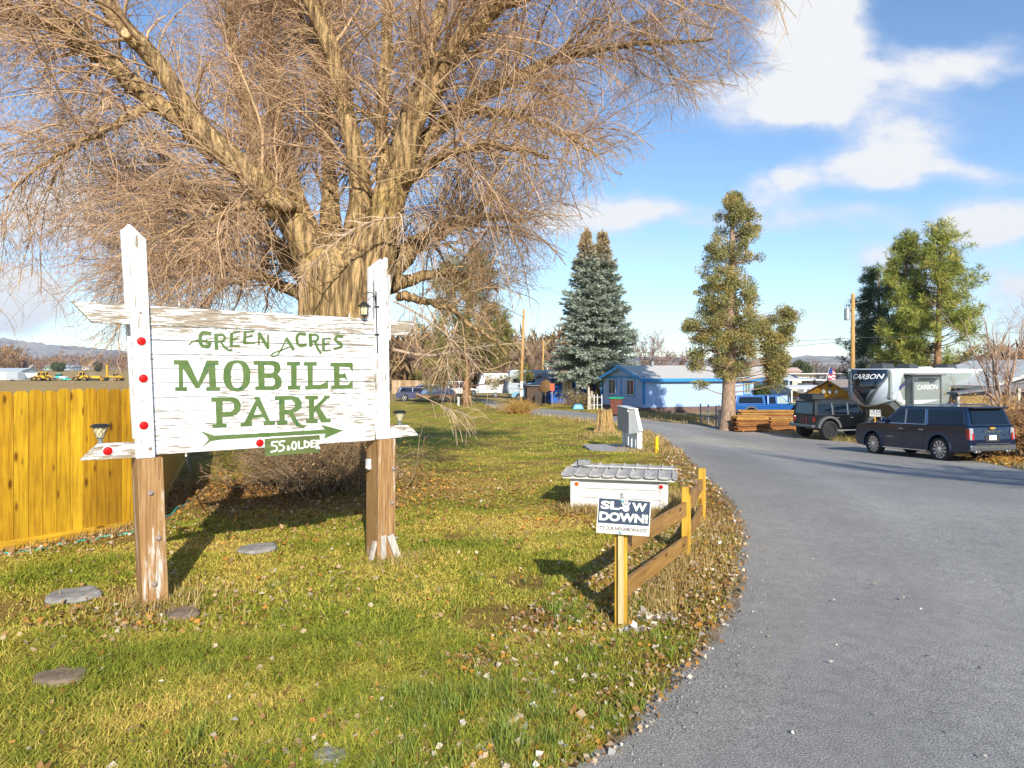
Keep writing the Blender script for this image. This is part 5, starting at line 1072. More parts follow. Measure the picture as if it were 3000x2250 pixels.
def puffs(th_, P, size, n_each, c0, c1, c2, ll, lw, burst=False, tint=.25):
    "foliage clumps: many small leaf faces round each point"
    m = len(P); bi = np.repeat(np.arange(m), n_each); n = len(bi); u = unit(rng.normal(size=(n, 3)) + np.array([0, 0, .25 if burst else 0])); r = rng.random((n, 1)) ** .45 * (.25 if burst else 1)
    s = np.broadcast_to(size, m)[bi][:, None]; p = P[bi] + u * r * s * np.array([1, 1, .8]); d = unit(u + rng.normal(size=(n, 3)) * (.12 if burst else .7) + np.array([0, 0, .1 if burst else .35]))
    hue = rng.random(m); c = lerpc(c0, c1, np.clip(hue[bi] * .6 + rng.random(n) * .5, 0, 1)); k = (rng.random(m) < tint)[bi] * .8 * rng.random(n); c = c * (1 - k[:, None]) + np.asarray(c2)[None] * k[:, None]
    leafpart('crown', p, d, ll * (.6 + .8 * rng.random(n)), lw * (.7 + .6 * rng.random(n)), c, th_)
# juniper in front of the blue home: silhouette widths read off the photograph
J0 = onx(2133, 39.5); ju = thing('juniper_tree', 'tall scraggly olive juniper with a hanging side limb before the light blue mobile home', 'tree', J0)
jd = 39.5; jz = lambda y: CAMZ - (y * K_ - HZ) / F * jd - J0.z; jx = lambda x: (x * K_ - CX) / F * jd - J0.x
JB = m_bark('juniper_bark', (.16, .10, .07), (.44, .31, .22), (.44, .31, .22), 2.5)
b = MB(); b.tube([(jx(1570), 0, -.3), (jx(1572), 0, 0), (jx(1573), 0, jz(895)), (jx(1574), 0, jz(850)), (jx(1576), 0, jz(780)), (jx(1577), 0, jz(690)), (jx(1580), 0, jz(590)), (jx(1582), 0, jz(500)), (jx(1583), 0, jz(425))], [.62, .52, .42, .38, .33, .27, .2, .13, .03], 14); b.build('trunk', JB, ju, smooth=True)
prof = [(418, 1578, 1590), (440, 1566, 1603), (475, 1545, 1635), (505, 1550, 1632), (535, 1525, 1622), (560, 1518, 1640), (590, 1530, 1612), (620, 1512, 1640), (650, 1505, 1650), (680, 1500, 1640), (700, 1478, 1640), (730, 1500, 1640), (760, 1498, 1625), (790, 1540, 1620), (815, 1548, 1602)]
pp = []; lim = []
for k in range(340):
    y = 420 + 395 * random.random() ** .85; lo = np.interp(y, [q[0] for q in prof], [q[1] for q in prof]); hi = np.interp(y, [q[0] for q in prof], [q[2] for q in prof]); c = (lo + hi) / 2
    a = random.random() * 2 * PI; rr = math.sqrt(random.random()) * 1.02; x = c + math.cos(a) * rr * (hi - lo) / 2; dd = math.sin(a) * rr * (hi - lo) / 2 / 1475 * jd
    if fbm(np.array([x * .022]), np.array([y * .03 + dd]), 1.2, 4)[0] > .57: continue
    pp.append((jx(x), dd, jz(y)))
for k in range(95): pp.append((random.uniform(-1.5, 1.5), random.uniform(-1, 1), random.uniform(4.9, 9.3)))  # extra inner clumps, added to make the shadow on the home more solid
for (x0, y0, x1, y1, n_) in ((1640, 700, 1700, 690, 9), (1690, 690, 1722, 668, 14), (1695, 700, 1705, 740, 12), (1650, 720, 1690, 760, 34), (1655, 760, 1692, 800, 30), (1662, 800, 1688, 835, 22), (1640, 705, 1660, 720, 10), (1478, 700, 1500, 712, 8), (1495, 755, 1512, 795, 12), (1506, 822, 1520, 840, 3)):
    for k in range(n_): pp.append((jx(random.uniform(x0, x1)), random.uniform(-.45, .45), jz(random.uniform(y0, y1))))
for path in ([(1577, 745), (1620, 705), (1660, 692), (1705, 690)], [(1600, 712), (1640, 730), (1672, 765), (1675, 820)], [(1576, 740), (1530, 720), (1485, 702)], [(1576, 770), (1530, 755), (1503, 780)]):
    lim.append([(jx(x), 0, jz(y)) for x, y in path])
for q in pp[::3]:
    z0 = max(.8, q[2] - random.uniform(.2, .7)); lim.append([(jx(1577), 0, z0), (q[0] * .5, q[1] * .5, (z0 + q[2]) / 2 - .05), q])
b = MB()
for i, q in enumerate(lim):
    if i < 4: b4 = MB(); b4.tube(q, [.12] + [.07] * (len(q) - 2) + [.012], 6); b4.build('limb', JB, ju)
    else: b.tube(q, [.05] + [.03] * (len(q) - 2) + [.012], 5)
b.build('branches', JB, ju); pp = np.array(pp); puffs(ju, pp, .22 + .26 * rng.random(len(pp)), 190, (.10, .105, .035), (.48, .43, .16), (.58, .38, .11), .12, .05, tint=.3)
# pines
def pine(name, lab, px, d, top, half, seed, c0, c1, c2, bare=.12, grp=None, lean=0, npf=430, shape=.75, tuft=38):
    p = onx(px, d); H_ = CAMZ - (top - HZ) / F * d - p.z; th_ = thing(name, lab, 'tree', p, 0, grp); W_ = half / F * d
    b = MB(); b.tube([(0, 0, -.3), (0, 0, H_ * .1), (lean * .5, 0, H_ * .5), (lean, 0, H_ * .97)], [H_ * .026, H_ * .021, H_ * .014, .03], 10); b.build('trunk', m_bark('pine_bark', (.14, .08, .05), (.45, .24, .12), (.45, .24, .12), 2), th_, smooth=True)
    m = 105; f = bare + (1 - bare) * np.sort(rng.random(m)) ** .9; z = f * H_ * .95; az = rng.random(m) * 2 * PI
    ln = W_ * np.clip((1 - (f - bare) / (1 - bare)) ** shape, 0, 1) * (.5 + .6 * rng.random(m)) + .35
    kk = 6; P = np.empty((m, kk, 3)); P[:, 0] = np.stack([lean * f, 0 * f, z], 1); dv = unit(np.stack([np.cos(az), np.sin(az), .1 + .4 * f], 1))
    for s in range(1, kk): P[:, s] = P[:, s - 1] + dv * (ln / (kk - 1))[:, None]; dv[:, 2] += .06; dv = unit(dv + rng.normal(size=dv.shape) * .08)
    R = (.055 * (1.15 - f))[:, None] * np.linspace(1, .3, kk)[None] * H_ / 14
    Q_, S_ = grow(P, R, m * 4, W_ * .30, 4, .25, 1, (20, 55), -.1, .25, .1, .6, .03, .012, .2)
    v1, q1 = tubes(P, R, 5); v2, q2 = tubes(Q_, S_, 3); npmesh('branches', np.concatenate([v1, v2]), np.concatenate([q1, q2 + len(v1)]), m=mat('pine_branch', (.16, .10, .065), .9), parent=th_)
    pts_ = np.concatenate([P[:, -1], P[:, 4], Q_[:, -1], Q_[:, -2]]); pts_ = pts_ + rng.normal(size=pts_.shape) * .12
    puffs(th_, pts_, H_ * .019 * (.8 + .6 * rng.random(len(pts_))), tuft, c0, c1, c2, H_ * .034, H_ * .0036, tint=.2, burst=True)
    return th_
GP = 'pines behind the travel trailer'
pine('pine_tree', 'tallest green pine behind the travel trailer, right of the wooden utility pole', 2745, 64, 672, 150, 1, (.11, .15, .03), (.46, .48, .10), (.6, .44, .12), .10, GP, .3, shape=.62, tuft=26)
pine('pine_tree', 'dark pine just right of the wooden utility pole, lower than its neighbour', 2575, 72, 785, 110, 2, (.035, .07, .04), (.12, .18, .07), (.17, .2, .06), .08, GP, 0, shape=.6, tuft=28)
pine('pine_tree', 'slender second top of the pine clump, between the tallest pine and the dark pine', 2655, 66, 690, 95, 3, (.11, .15, .032), (.44, .47, .1), (.55, .42, .1), .12, GP, 0, shape=.7, tuft=26)
pine('pine_tree', 'big olive brown pine behind the bare twigs right of the park sign', 1365, 60, 735, 150, 4, (.10, .11, .03), (.36, .32, .085), (.5, .32, .11), .10, None, .2, shape=.5, tuft=30)
# bare trees
def bare_tree(name, lab, base, h, nst, spread, c0, c1, grp=None, seed=0, r0=.10, n2=60, n3=500, n4=1500, rmin=.004, fork=.0, cat='tree'):
    th_ = thing(name, lab, cat, base, 0, grp); st = []
    for i in range(nst):
        a = random.random() * 2 * PI; sx_ = spread * random.uniform(.3, 1) * math.cos(a); sy_ = spread * random.uniform(.3, 1) * math.sin(a); hh = h * random.uniform(.75, 1)
        st.append(resamp([(random.uniform(-.1, .1) * nst * .3, random.uniform(-.1, .1) * nst * .3, -.2, r0 * random.uniform(.8, 1.2)), (sx_ * .15, sy_ * .15, hh * .3, r0 * .75), (sx_ * .5, sy_ * .5, hh * .65, r0 * .45), (sx_, sy_, hh, r0 * .08)], 14))
    P = np.array([a for a, _ in st]); P[:, 2:] += rng.normal(size=P[:, 2:].shape) * h * .006; R = np.array([b_ for _, b_ in st])
    v, q = tubes(P, R, 8); npmesh('trunk', v, q, m=m_bark('bare_bark', (.2, .14, .11), (.48, .36, .28), (.48, .36, .28), 4), parent=th_, smooth=True)
    A, RA = grow(P, R, n2, h * .30, 8, .2, 1, (25, 55), -.05, .35, .10, .5, r0 * .35, rmin * 1.6, .4); B_, RB = grow(A, RA, n3, h * .13, 6, .15, 1, (25, 60), 0, .2, .14, .55, r0 * .15, rmin * 1.1, .3); C_, RC = grow(B_, RB, n4, h * .06, 4, .2, 1, (25, 60), 0, .1, .15, .6, r0 * .08, rmin * .8, .3)
    Vs, qs, cs, o = [], [], [], 0
    for a, r in ((A, RA), (B_, RB), (C_, RC)):
        v, q = tubes(a, r, 3); Vs.append(v); qs.append(q + o); o += len(v); cs.append(np.repeat(lerpc(c0, c1, rng.random(len(a))), a.shape[1] * 3, 0))
    npmesh('crown', np.concatenate(Vs), np.concatenate(qs), m=m_attr('twig_bark'), col=np.concatenate(cs), parent=th_); return th_
p = onx(2937, 27.5); bare_tree('bare_tree', 'slim bare pale barked tree with several stems behind the dark SUV', p, 6.4, 6, 1.9, (.30, .19, .14), (.52, .36, .28), r0=.085, n2=50, n3=240, n4=420, rmin=.005)
p = onx(2880, 28.5); bare_tree('bare_tree', 'low spreading bare tree leaning over the plank lean-to behind the dark SUV', p, 3.4, 4, 2.4, (.30, .19, .13), (.50, .36, .28), r0=.05, n2=30, n3=160, n4=300, rmin=.005)
p = onx(1910, 95); bare_tree('bare_tree', 'far bare greyish tree rising behind the ridge of the light blue home', p, 8.2, 5, 3, (.24, .17, .15), (.42, .32, .29), r0=.13, n2=60, n3=600, n4=1500, rmin=.02)
p = onx(1970, 105); bare_tree('bare_tree', 'second far bare tree behind the light blue home, nearer the juniper', p, 6.2, 5, 3, (.26, .18, .14), (.44, .32, .27), r0=.13, n2=60, n3=500, n4=1300, rmin=.022)
for px, d, hh, lab in ((1560, 100, 7.0, 'far bare brown tree between the two left utility poles'), (1470, 92, 8.0, 'far bare brown tree behind the white trailers'), (1640, 96, 6.5, 'far bare brown tree left of the spruce'), (1250, 98, 7.5, 'far bare brown tree seen just right of the park sign'), (2990, 70, 5.5, 'rusty brown bare tree at the right edge of the picture')):
    bare_tree('bare_tree', lab, onx(px, d), hh, 6, 3.4, (.24, .16, .11), (.44, .31, .22), r0=.13, n2=70, n3=700, n4=1700, rmin=.02)
p = Vector((15.5, 3.5, 0)); bare_tree('bare_tree', 'bare tree right of the camera that throws streaky shade across the road', (15.5, 2.0, -.55), 9.0, 6, 4.2, (.24, .16, .11), (.44, .31, .22), r0=.27, n2=160, n3=1700, n4=2500, rmin=.018)
bare_tree('bare_tree', 'second bare tree right of the camera shading the road', (20.5, -1.5, -.55), 10.0, 6, 4.2, (.24, .16, .11), (.44, .31, .22), r0=.28, n2=160, n3=1700, n4=2500, rmin=.018)
# shrubs with leaves
OR = [(.42, .20, .05), (.34, .16, .05), (.5, .28, .08), (.26, .13, .06)]
p = onx(2990, 25.5); bare_bush('hedge_bush', 'rusty brown leafy hedge behind the dark SUV at the right edge', p, 1.5, 1.9, 130, (.24, .14, .08), (.44, .28, .17), 'hedge', OR, 5200, r0=.013, ls=.09)
p = onx(3080, 24.0); bare_bush('hedge_bush', 'nearer rusty brown hedge bush beyond the right edge', p, 1.5, 2.2, 120, (.24, .14, .08), (.44, .28, .17), 'hedge', OR, 4000, r0=.013, ls=.09)
p = gp(1519, 1212); bare_bush('grass_clump', 'orange dry weed clump round the foot of the near left utility pole', p, .75, 1.0, 240, (.42, .23, .06), (.6, .38, .12), 'weed', [(.5, .28, .07)], 300, r0=.012, lean=.35)
p = onx(1700, 53.2); bare_bush('rose_bush', 'leafy yellow green bush in front of the dark blue home', p, .55, 1.6, 60, (.2, .12, .08), (.36, .24, .16), 'bush', [(.18, .22, .04), (.3, .28, .05), (.34, .16, .05)], 900, r0=.014, ls=.10)
for px, py, lab in ((1745, 1210, 'pale ragged stick post by the dark blue home'),): pass
def dense_bush(name, lab, base, w, h, c0, c1, c2, n=90, s=.35, cat='bush', grp=None, leaf=.16):
    th_ = thing(name, lab, cat, base, 0, grp); u = unit(rng.normal(size=(n, 3))); r = rng.random((n, 1)) ** .4; P = u * r * np.array([w / 2, w / 2, h / 2]) + np.array([0, 0, h * .52]); P[:, 2] = np.maximum(P[:, 2], .1)
    b = MB()
    for q in P[::4]: b.tube([(0, 0, -.2), (q[0] * .4, q[1] * .4, q[2] * .5), tuple(q)], [h * .03, h * .02, h * .006], 4)
    b.build('stems', mat('branch_bark', (.13, .09, .06), .9), th_); puffs(th_, P, s * h * .5 * (.6 + .6 * rng.random(n)), 60, c0, c1, c2, leaf, leaf * .5); return th_
# ---------------------------------------------------------------- vehicles (local +x forward, +y left)
TYRE = mat('tyre_rubber', (.022, .022, .023), .85, var=.25, scale=20); GLS = m_glass('tinted_glass', (.004, .008, .016), .03); CHR = mat('chrome', (.72, .72, .74), .15, 1, var=.05, bmp=0); RLT = mat('red_lamp', (.42, .008, .008), .15, var=.1, coat=1); PLASB = mat('black_plastic', (.03, .03, .032), .55, var=.2); CLR = mat('clear_lamp', (.36, .36, .37), .1, var=.05, coat=1); PLATE = mat('licence_plate', (.8, .8, .82), .4, var=.08, scale=30)
def wheel(par, x, y, r, w, spokes=7, rimm=None, face=1, double=False, rimr=.70):
    b = MB(); b.lathe([(r * .62, -w * .5), (r * .92, -w * .5), (r * .985, -w * .38), (r, -w * .2), (r, w * .2), (r * .985, w * .38), (r * .92, w * .5), (r * .74, w * .5), (r * .70, w * .3)], (x, y, r), (0, face, 0), 36); o = b.build('wheel', TYRE, par, smooth=False)
    b = MB(); b.lathe([(r * rimr, w * .1), (r * rimr, w * .22), (r * .2, w * .2), (.001, w * .2)], (x, y, r), (0, face, 0), 32); b.build('rim_barrel', PLASB, o)
    b = MB(); n = spokes * 2 if double else spokes; yo = y + face * w * .36
    for i in range(n):
        a = 2 * PI * (i + .5) / n; da = .10 if double else .16; s = (1 if i % 2 else -1) * .05 if double else 0
        c, d = math.cos, math.sin; r1 = r * .16; r2 = r * (rimr - .01); wd_ = .055 if double else .16
        q = [(r1, a - da), (r2, a - wd_ + s), (r2, a + wd_ + s), (r1, a + da)]
        b.hexa([(x + c(t_) * k, yo - face * .03, r + d(t_) * k) for k, t_ in q], [(x + c(t_) * k, yo, r + d(t_) * k) for k, t_ in q])
    b.lathe([(r * .19, -.03), (r * .19, .012), (.001, .02)], (x, yo, r), (0, face, 0), 20); b.lathe([(r * rimr + .004, -.05), (r * rimr + .004, .01), (r * rimr - .025, .01), (r * rimr - .025, -.05)], (x, yo, r), (0, face, 0), 36)
    b.build('rim', rimm or CHR, o); return o
def arch(cx, r, z0, x_from, x_to, n=14, cz=None):
    cz = r * .8 if cz is None else cz; a0 = math.asin(max(-1, min(1, (z0 - cz) / r))); return [(cx + r * math.cos(a), cz + r * math.sin(a)) for a in (np.linspace(a0, PI - a0, n) if x_from > x_to else np.linspace(PI - a0, a0, n))]
def shell(par, name, prof, hw, m, bevel=.05, tuck=.0, smooth=True):
    b = MB(); b.prism(prof, lambda a, z, d: (a, d, z), -hw, hw); o = b.build(name, m, par, bevel=bevel, seg=3)
    return o
def cabin(par, name, base, top, z0, z1, w0, w1, m, bevel=.05, crown=.03):
    "tapered upper body: base=(rear, front) x at z0, top=(rear, front) x at z1"
    b = MB(); b.hexa([(base[0], -w0, z0), (base[1], -w0, z0), (base[1], w0, z0), (base[0], w0, z0)], [(top[0], -w1, z1), (top[1], -w1, z1), (top[1], w1, z1), (top[0], w1, z1)]); return b.build(name, m, par, bevel=bevel, seg=4)
def pane(par, name, pts, m=GLS, th=.012, off=.008):
    p = [Vector(q) for q in pts]; nr = (p[1] - p[0]).cross(p[-1] - p[0]).normalized(); b = MB(); b.slab([q + nr * off for q in p], th); return b.build(name, m, par, bevel=.006)
def sidey(z, z0, z1, w0, w1): return w0 + (w1 - w0) * (z - z0) / (z1 - z0)
def sidewin(par, xs, zb, zt, s, zz, m=GLS, name='side_window'):
    "four corner x values (rear bottom, front bottom, front top, rear top) on the sloping side s=+1 left / -1 right"
    f = lambda x, z: (x, s * sidey(z, *zz), z); pts = [f(xs[0], zb), f(xs[1], zb), f(xs[2], zt), f(xs[3], zt)]
    if s > 0: pts = pts[::-1]
    return pane(par, name, pts, m)
# the big dark SUV
w1, w2 = gp(2757, 1352), gp(2556, 1323); h_ = math.radians(90 + 13.0); hv = Vector((math.cos(h_), math.sin(h_), 0)); lf = Vector((-hv.y, hv.x, 0))
rear_w = onx(2761, 23.4); org = rear_w + hv * 1.7 - lf * .86; org.z = gz(rear_w.x, rear_w.y) - .035
suv_ = thing('suv', 'long dark navy full size SUV parked at the far road edge, tail to us', 'SUV', org, h_); fw_ = rear_w + hv * 3.06; suv_.rotation_euler.y = math.atan((rear_w.z - gz(fw_.x, fw_.y)) / 3.4); org = org + Vector((0, 0, 0)); suv_.location.z = (gz(rear_w.x, rear_w.y) + gz(fw_.x, fw_.y)) / 2 - .07
NAVYP = mat('navy_car_paint', (.003, .012, .042), .12, .0, var=.1, scale=3, bmp=0, coat=.6); SIL = mat('brushed_silver', (.55, .56, .58), .3, .8, var=.05)
zz = (1.22, 1.85, .985, .82)
pr = [(-2.93, .42), (-3.0, .50), (-3.03, .80), (-2.99, 1.20), (-2.9, 1.25), (1.15, 1.24), (1.35, 1.25), (2.25, 1.20), (2.58, 1.12), (2.70, .94), (2.73, .55), (2.62, .36)] + arch(1.7, .50, .34, 2, 1, cz=.42) + arch(-1.7, .50, .34, 2, 1, cz=.42)
shell(suv_, 'body', pr, 1.02, NAVYP, .055)
cabin(suv_, 'cabin', (-2.98, 1.30), (-2.76, .34), 1.22, 1.88, .985, .82, NAVYP, .07)
for s in (1, -1):
    sidewin(suv_, (-.02, .98, .34, .03), 1.27, 1.76, s, zz); sidewin(suv_, (-1.02, -.10, -.05, -.92), 1.27, 1.76, s, zz); sidewin(suv_, (-2.78, -1.18, -1.08, -2.64), 1.27, 1.76, s, zz)
    b = MB(); f = lambda x, z, o: (x, s * (sidey(z, *zz) + o), z)
    b.hexa([f(-1.12, 1.235, .003), f(1.1, 1.235, .003), f(1.1, 1.235, .016), f(-1.12, 1.235, .016)], [f(-1.12, 1.255, .003), f(1.08, 1.255, .003), f(1.08, 1.255, .016), f(-1.12, 1.255, .016)]); b.build('chrome_strip', CHR, suv_)
    for x0, x1 in ((-.06, -.01), (-1.06, -.99)):
        b = MB(); b.hexa([f(x0 - .012, 1.25, .003), f(x0 + .012, 1.25, .003), f(x0 + .012, 1.25, .013), f(x0 - .012, 1.25, .013)], [f(x1 - .012, 1.77, .003), f(x1 + .012, 1.77, .003), f(x1 + .012, 1.77, .013), f(x1 - .012, 1.77, .013)]); b.build('pillar_trim', SIL, suv_)
    b = MB(); b.hexa([f(-1.17, 1.25, .004), f(-1.10, 1.25, .004), f(-1.10, 1.25, .016), f(-1.17, 1.25, .016)], [f(-1.09, 1.77, .004), f(-1.03, 1.77, .004), f(-1.03, 1.77, .016), f(-1.09, 1.77, .016)]); b.build('pillar_trim', mat('blue_sheen_trim', (.12, .2, .34), .25, .7), suv_)
    for x0, x1, x in ((.02, 1.10, .12), (-1.06, -.02, -.88)):
        b = MB(); b.prism([(x0, .40), (x1, .40), (x1, 1.21), (x0, 1.21)] if x0 > -.5 else [(x0 + .14, .40), (x1, .40), (x1, 1.21), (x0, 1.21), (x0, .86)], lambda a, z, d: (a, d, z), s * 1.0, s * 1.027); dr = b.build('door', NAVYP, suv_, bevel=.006)
        b = MB(); b.box((x, s * 1.035, 1.06), (.20, .03, .03)); b.build('handle', SIL, dr, bevel=.008)
    b = MB(); b.box((1.02, s * 1.10, 1.34), (.12, .22, .17)); b.build('mirror', NAVYP, suv_, bevel=.04)
    b = MB(); b.tube([(-2.3, s * .74, 1.86), (-2.15, s * .74, 1.925), (-.2, s * .74, 1.935), (.0, s * .74, 1.87)], .022, 8); b.build('roof_rail', SIL, suv_)
    b = MB(); b.box((0, s * 1.01, .335), (2.3, .05, .03)); b.build('sill_trim', CHR, suv_)
    for cx in (1.7, -1.7):
        b = MB(); b.prism([(cx + r * math.cos(a), .42 + r * math.sin(a)) for r, rng_ in ((.565, np.linspace(-.12, PI + .12, 20)), (.492, np.linspace(PI + .12, -.12, 20))) for a in rng_], lambda a, z, d: (a, d, z), s * 1.0, s * 1.045); b.build('arch_trim', mat('navy_arch', (.02, .045, .09), .35, .2), suv_, bevel=.01)
    # tail lamp
    b = MB(); b.box((-3.0, s * .90, .98), (.10, .16, .40)); o = b.build('tail_lamp', CLR, suv_, bevel=.03); b = MB(); b.box((-3.045, s * .86, .90), (.03, .07, .22)); b.build('red_lens', RLT, o)
    b = MB(); b.box((-2.98, s * 1.015, .98), (.14, .03, .32)); b.build('side_lens', RLT, suv_, bevel=.01)
    b = MB(); b.box((-3.06, s * .66, .535), (.04, .42, .035)); b.build('reflector', RLT, suv_)
    b = MB()
    for yy in (.60, .72): b.box((-3.03, s * yy, .40), (.10, .09, .065))
    b.build('exhaust_tips', CHR, suv_, bevel=.012)
    for x in (1.7, -1.7): wheel(suv_, x, s * .88, .41, .28, 11, CHR, s, True, .74)
b = MB(); b.box((-2.86, 0, 1.84), (.34, 1.5, .05)); b.build('spoiler', NAVYP, suv_, bevel=.02)
pane(suv_, 'rear_window', [(-2.965, .80, 1.29), (-2.965, -.80, 1.29), (-2.82, -.71, 1.77), (-2.82, .71, 1.77)], GLS, .012, .012)
pane(suv_, 'windscreen', [(1.26, -.86, 1.3), (1.26, .86, 1.3), (.42, .72, 1.78), (.42, -.72, 1.78)], GLS, .012, .02)
b = MB(); b.box((-3.035, 0, .52), (.10, 2.0, .2)); b.build('bumper', mat('grey_bumper', (.10, .11, .125), .35, .3), suv_, bevel=.04)
b = MB(); b.box((-3.075, 0, .545), (.04, 1.6, .03)); b.box((-3.05, 0, .66), (.03, 1.5, .018)); b.build('chrome_strip', CHR, suv_)
b = MB(); b.box((-3.03, 0, .83), (.03, .62, .2)); b.build('plate_recess', PLASB, suv_, bevel=.01)
b = MB(); b.box((-3.052, 0, .86), (.012, .31, .155)); o = b.build('licence_plate', PLATE, suv_, bevel=.004); b = MB(); b.box((-3.060, .08, .86), (.004, .07, .08)); b.build('plate_emblem', mat('plate_pink', (.7, .4, .4), .5), o)
b = MB(); e = [(-.10, 0), (-.085, .028), (-.03, .028), (-.03, .04), (.03, .04), (.03, .028), (.085, .028), (.10, 0), (.085, -.028), (.03, -.028), (.03, -.04), (-.03, -.04), (-.03, -.028), (-.085, -.028)]
b.prism([(x * 1.2, z * .9) for x, z in e], lambda a, z, d: (d, -a, z + 1.17), -3.06, -3.0); b.build('emblem', mat('gold_emblem', (.8, .5, .08), .3, .5), suv_)
text('lettering', 'CHEVROLET', CHR, suv_, face_matrix((-3.04, -.02, 1.06), (0, -1, 0), (0, 0, 1)), .085, .01, .002, 1.3, space=1.25)
text('lettering', 'SUBURBAN', SIL, suv_, face_matrix((.72, 1.022, .74), (-1, 0, 0), (0, 0, 1)), .06, .01, .001, 1.1)
b = MB(); b.box((2.60, .80, .95), (.2, .36, .10)); b.box((2.60, -.80, .95), (.2, .36, .10)); b.box((.2, 0, .40), (4.6, 1.7, .2)); b.build('lamps_and_chassis', PLASB, suv_, bevel=.02)
for o in suv_.children:           # a little shorter and narrower than first drawn; the wheels stay round
    for q in [o] + list(o.children):
        if q.data.users > 1 and q.data.get('sized'): continue
        q.data['sized'] = 1; wh = o.name.startswith('wheel'); cx = 1.7 if wh and o.data.vertices[0].co.x > 0 else -1.7
        for v in q.data.vertices: v.co.x = v.co.x - cx * .1 if wh else v.co.x * .9; v.co.y *= .92
rw_ = rear_w; suv_.location.x = rw_.x + hv.x * 1.53 - lf.x * .80; suv_.location.y = rw_.y + hv.y * 1.53 - lf.y * .80
# the black off roader
jw = onx(2426, 33.6); hj = math.radians(17); hv = Vector((math.cos(hj), math.sin(hj), 0)); lf = Vector((-hv.y, hv.x, 0)); org = jw + hv * 1.45 + lf * .80; org.z = gz(jw.x, jw.y)
jp = thing('off_road_car', 'boxy black lifted four door off road vehicle with roof rack and fat tyres', 'off road vehicle', org, hj)
JBK = mat('black_car_paint', (.005, .006, .008), .25, 0, var=.15, bmp=0, coat=.5); JTL = mat('dark_teal_glass', (.012, .035, .05), .08, var=.1, coat=.5); FEN = mat('grey_fender', (.09, .095, .10), .6, var=.15)
zj = (1.18, 1.86, .80, .70)
shell(jp, 'body', [(-2.2, .62), (-2.2, 1.18), (.75, 1.18), (.85, 1.14), (2.15, 1.08), (2.2, .72), (1.95, .60)] + arch(1.45, .52, .60, 2, 1, cz=.5) + arch(-1.45, .52, .60, 2, 1, cz=.5), .80, JBK, .03)
cabin(jp, 'hard_top', (-2.2, .80), (-2.12, .38), 1.175, 1.88, .80, .70, mat('black_hard_top', (.014, .016, .02), .5, var=.2), .04)
for s in (1, -1):
    sidewin(jp, (-2.02, -1.22, -1.22, -1.98), 1.25, 1.76, s, zj); sidewin(jp, (-1.02, -.30, -.30, -1.02), 1.22, 1.74, s, zj); sidewin(jp, (-.14, .66, .36, -.14), 1.22, 1.74, s, zj)
    for x in (-1.15, -.22): b = MB(); f = lambda x_, z, o: (x_, s * (sidey(z, *zj) + o), z); b.hexa([f(x - .03, 1.2, .002), f(x + .0, 1.2, .002), f(x, 1.2, .012), f(x - .03, 1.2, .012)], [f(x - .03, 1.78, .002), f(x, 1.78, .002), f(x, 1.78, .012), f(x - .03, 1.78, .012)]); b.build('pillar_trim', SIL, jp)
    for x0, x1, x in ((-1.0, -.24, -.88), (-.18, .70, -.04)):
        b = MB(); b.prism([(x0 + (.12 if x0 < -.5 else 0), .66), (x1, .66), (x1, 1.165), (x0, 1.165)], lambda a, z, d: (a, d, z), s * .79, s * .812); dr = b.build('door', JBK, jp, bevel=.006)
        b = MB(); b.box((x, s * .82, 1.06), (.16, .03, .03)); b.build('handle', SIL, dr)
    for cx in (1.45, -1.45):
        b = MB(); b.prism([(cx + r * math.cos(a) * 1.08, .5 + r * math.sin(a)) for r, rg in ((.66, np.linspace(.12, PI - .12, 12)), (.54, np.linspace(PI - .1, .1, 12))) for a in rg], lambda a, z, d: (a, d, z), s * .74, s * .96); b.build('fender_flare', FEN, jp, bevel=.02)
        wheel(jp, cx, s * .82, .46, .32, 6, mat('dark_rim', (.05, .05, .055), .4, .5), s, False, .60)
    b = MB(); b.tube([(1.0, s * .86, .52), (.9, s * .9, .44), (-.9, s * .9, .44), (-1.0, s * .86, .52)], .035, 8); b.build('side_step', SIL, jp)
    b = MB(); b.box((-2.20, s * .68, .98), (.06, .14, .22)); b.build('tail_lamp', RLT, jp, bevel=.01)
    b = MB(); b.box((.70, s * .95, 1.30), (.08, .18, .2)); b.build('mirror', PLASB, jp, bevel=.02)
pane(jp, 'rear_window', [(-2.205, .60, 1.24), (-2.205, -.60, 1.24), (-2.135, -.55, 1.80), (-2.135, .55, 1.80)], JTL, .012, .01)
b = MB(); b.box((-2.225, .0, .90), (.04, .42, .26)); b.build('tailgate_panel', mat('dark_red_plate', (.10, .02, .02), .5), jp, bevel=.01)
b = MB(); b.box((-2.32, 0, .66), (.20, 1.66, .13)); b.box((-2.34, .72, .74), (.16, .18, .14)); b.build('rear_bumper', mat('steel_bumper', (.16, .17, .18), .4, .5), jp, bevel=.03)
b = MB(); b.box((0, 0, .52), (3.6, .9, .16)); b.tube([(-1.45, -.8, .46), (-1.45, .8, .46)], .07, 8); b.tube([(1.45, -.8, .46), (1.45, .8, .46)], .07, 8); b.build('chassis', PLASB, jp)
b = MB()
for s in (1, -1): b.tube([(-2.05, s * .62, 1.93), (.2, s * .62, 1.93)], .02, 6)
for x in np.linspace(-2.05, .2, 7): b.tube([(x, -.62, 1.93), (x, .62, 1.93)], .016, 6); b.tube([(x, -.62, 1.86), (x, -.62, 1.93)], .014, 6)
b.build('roof_rack', PLASB, jp)
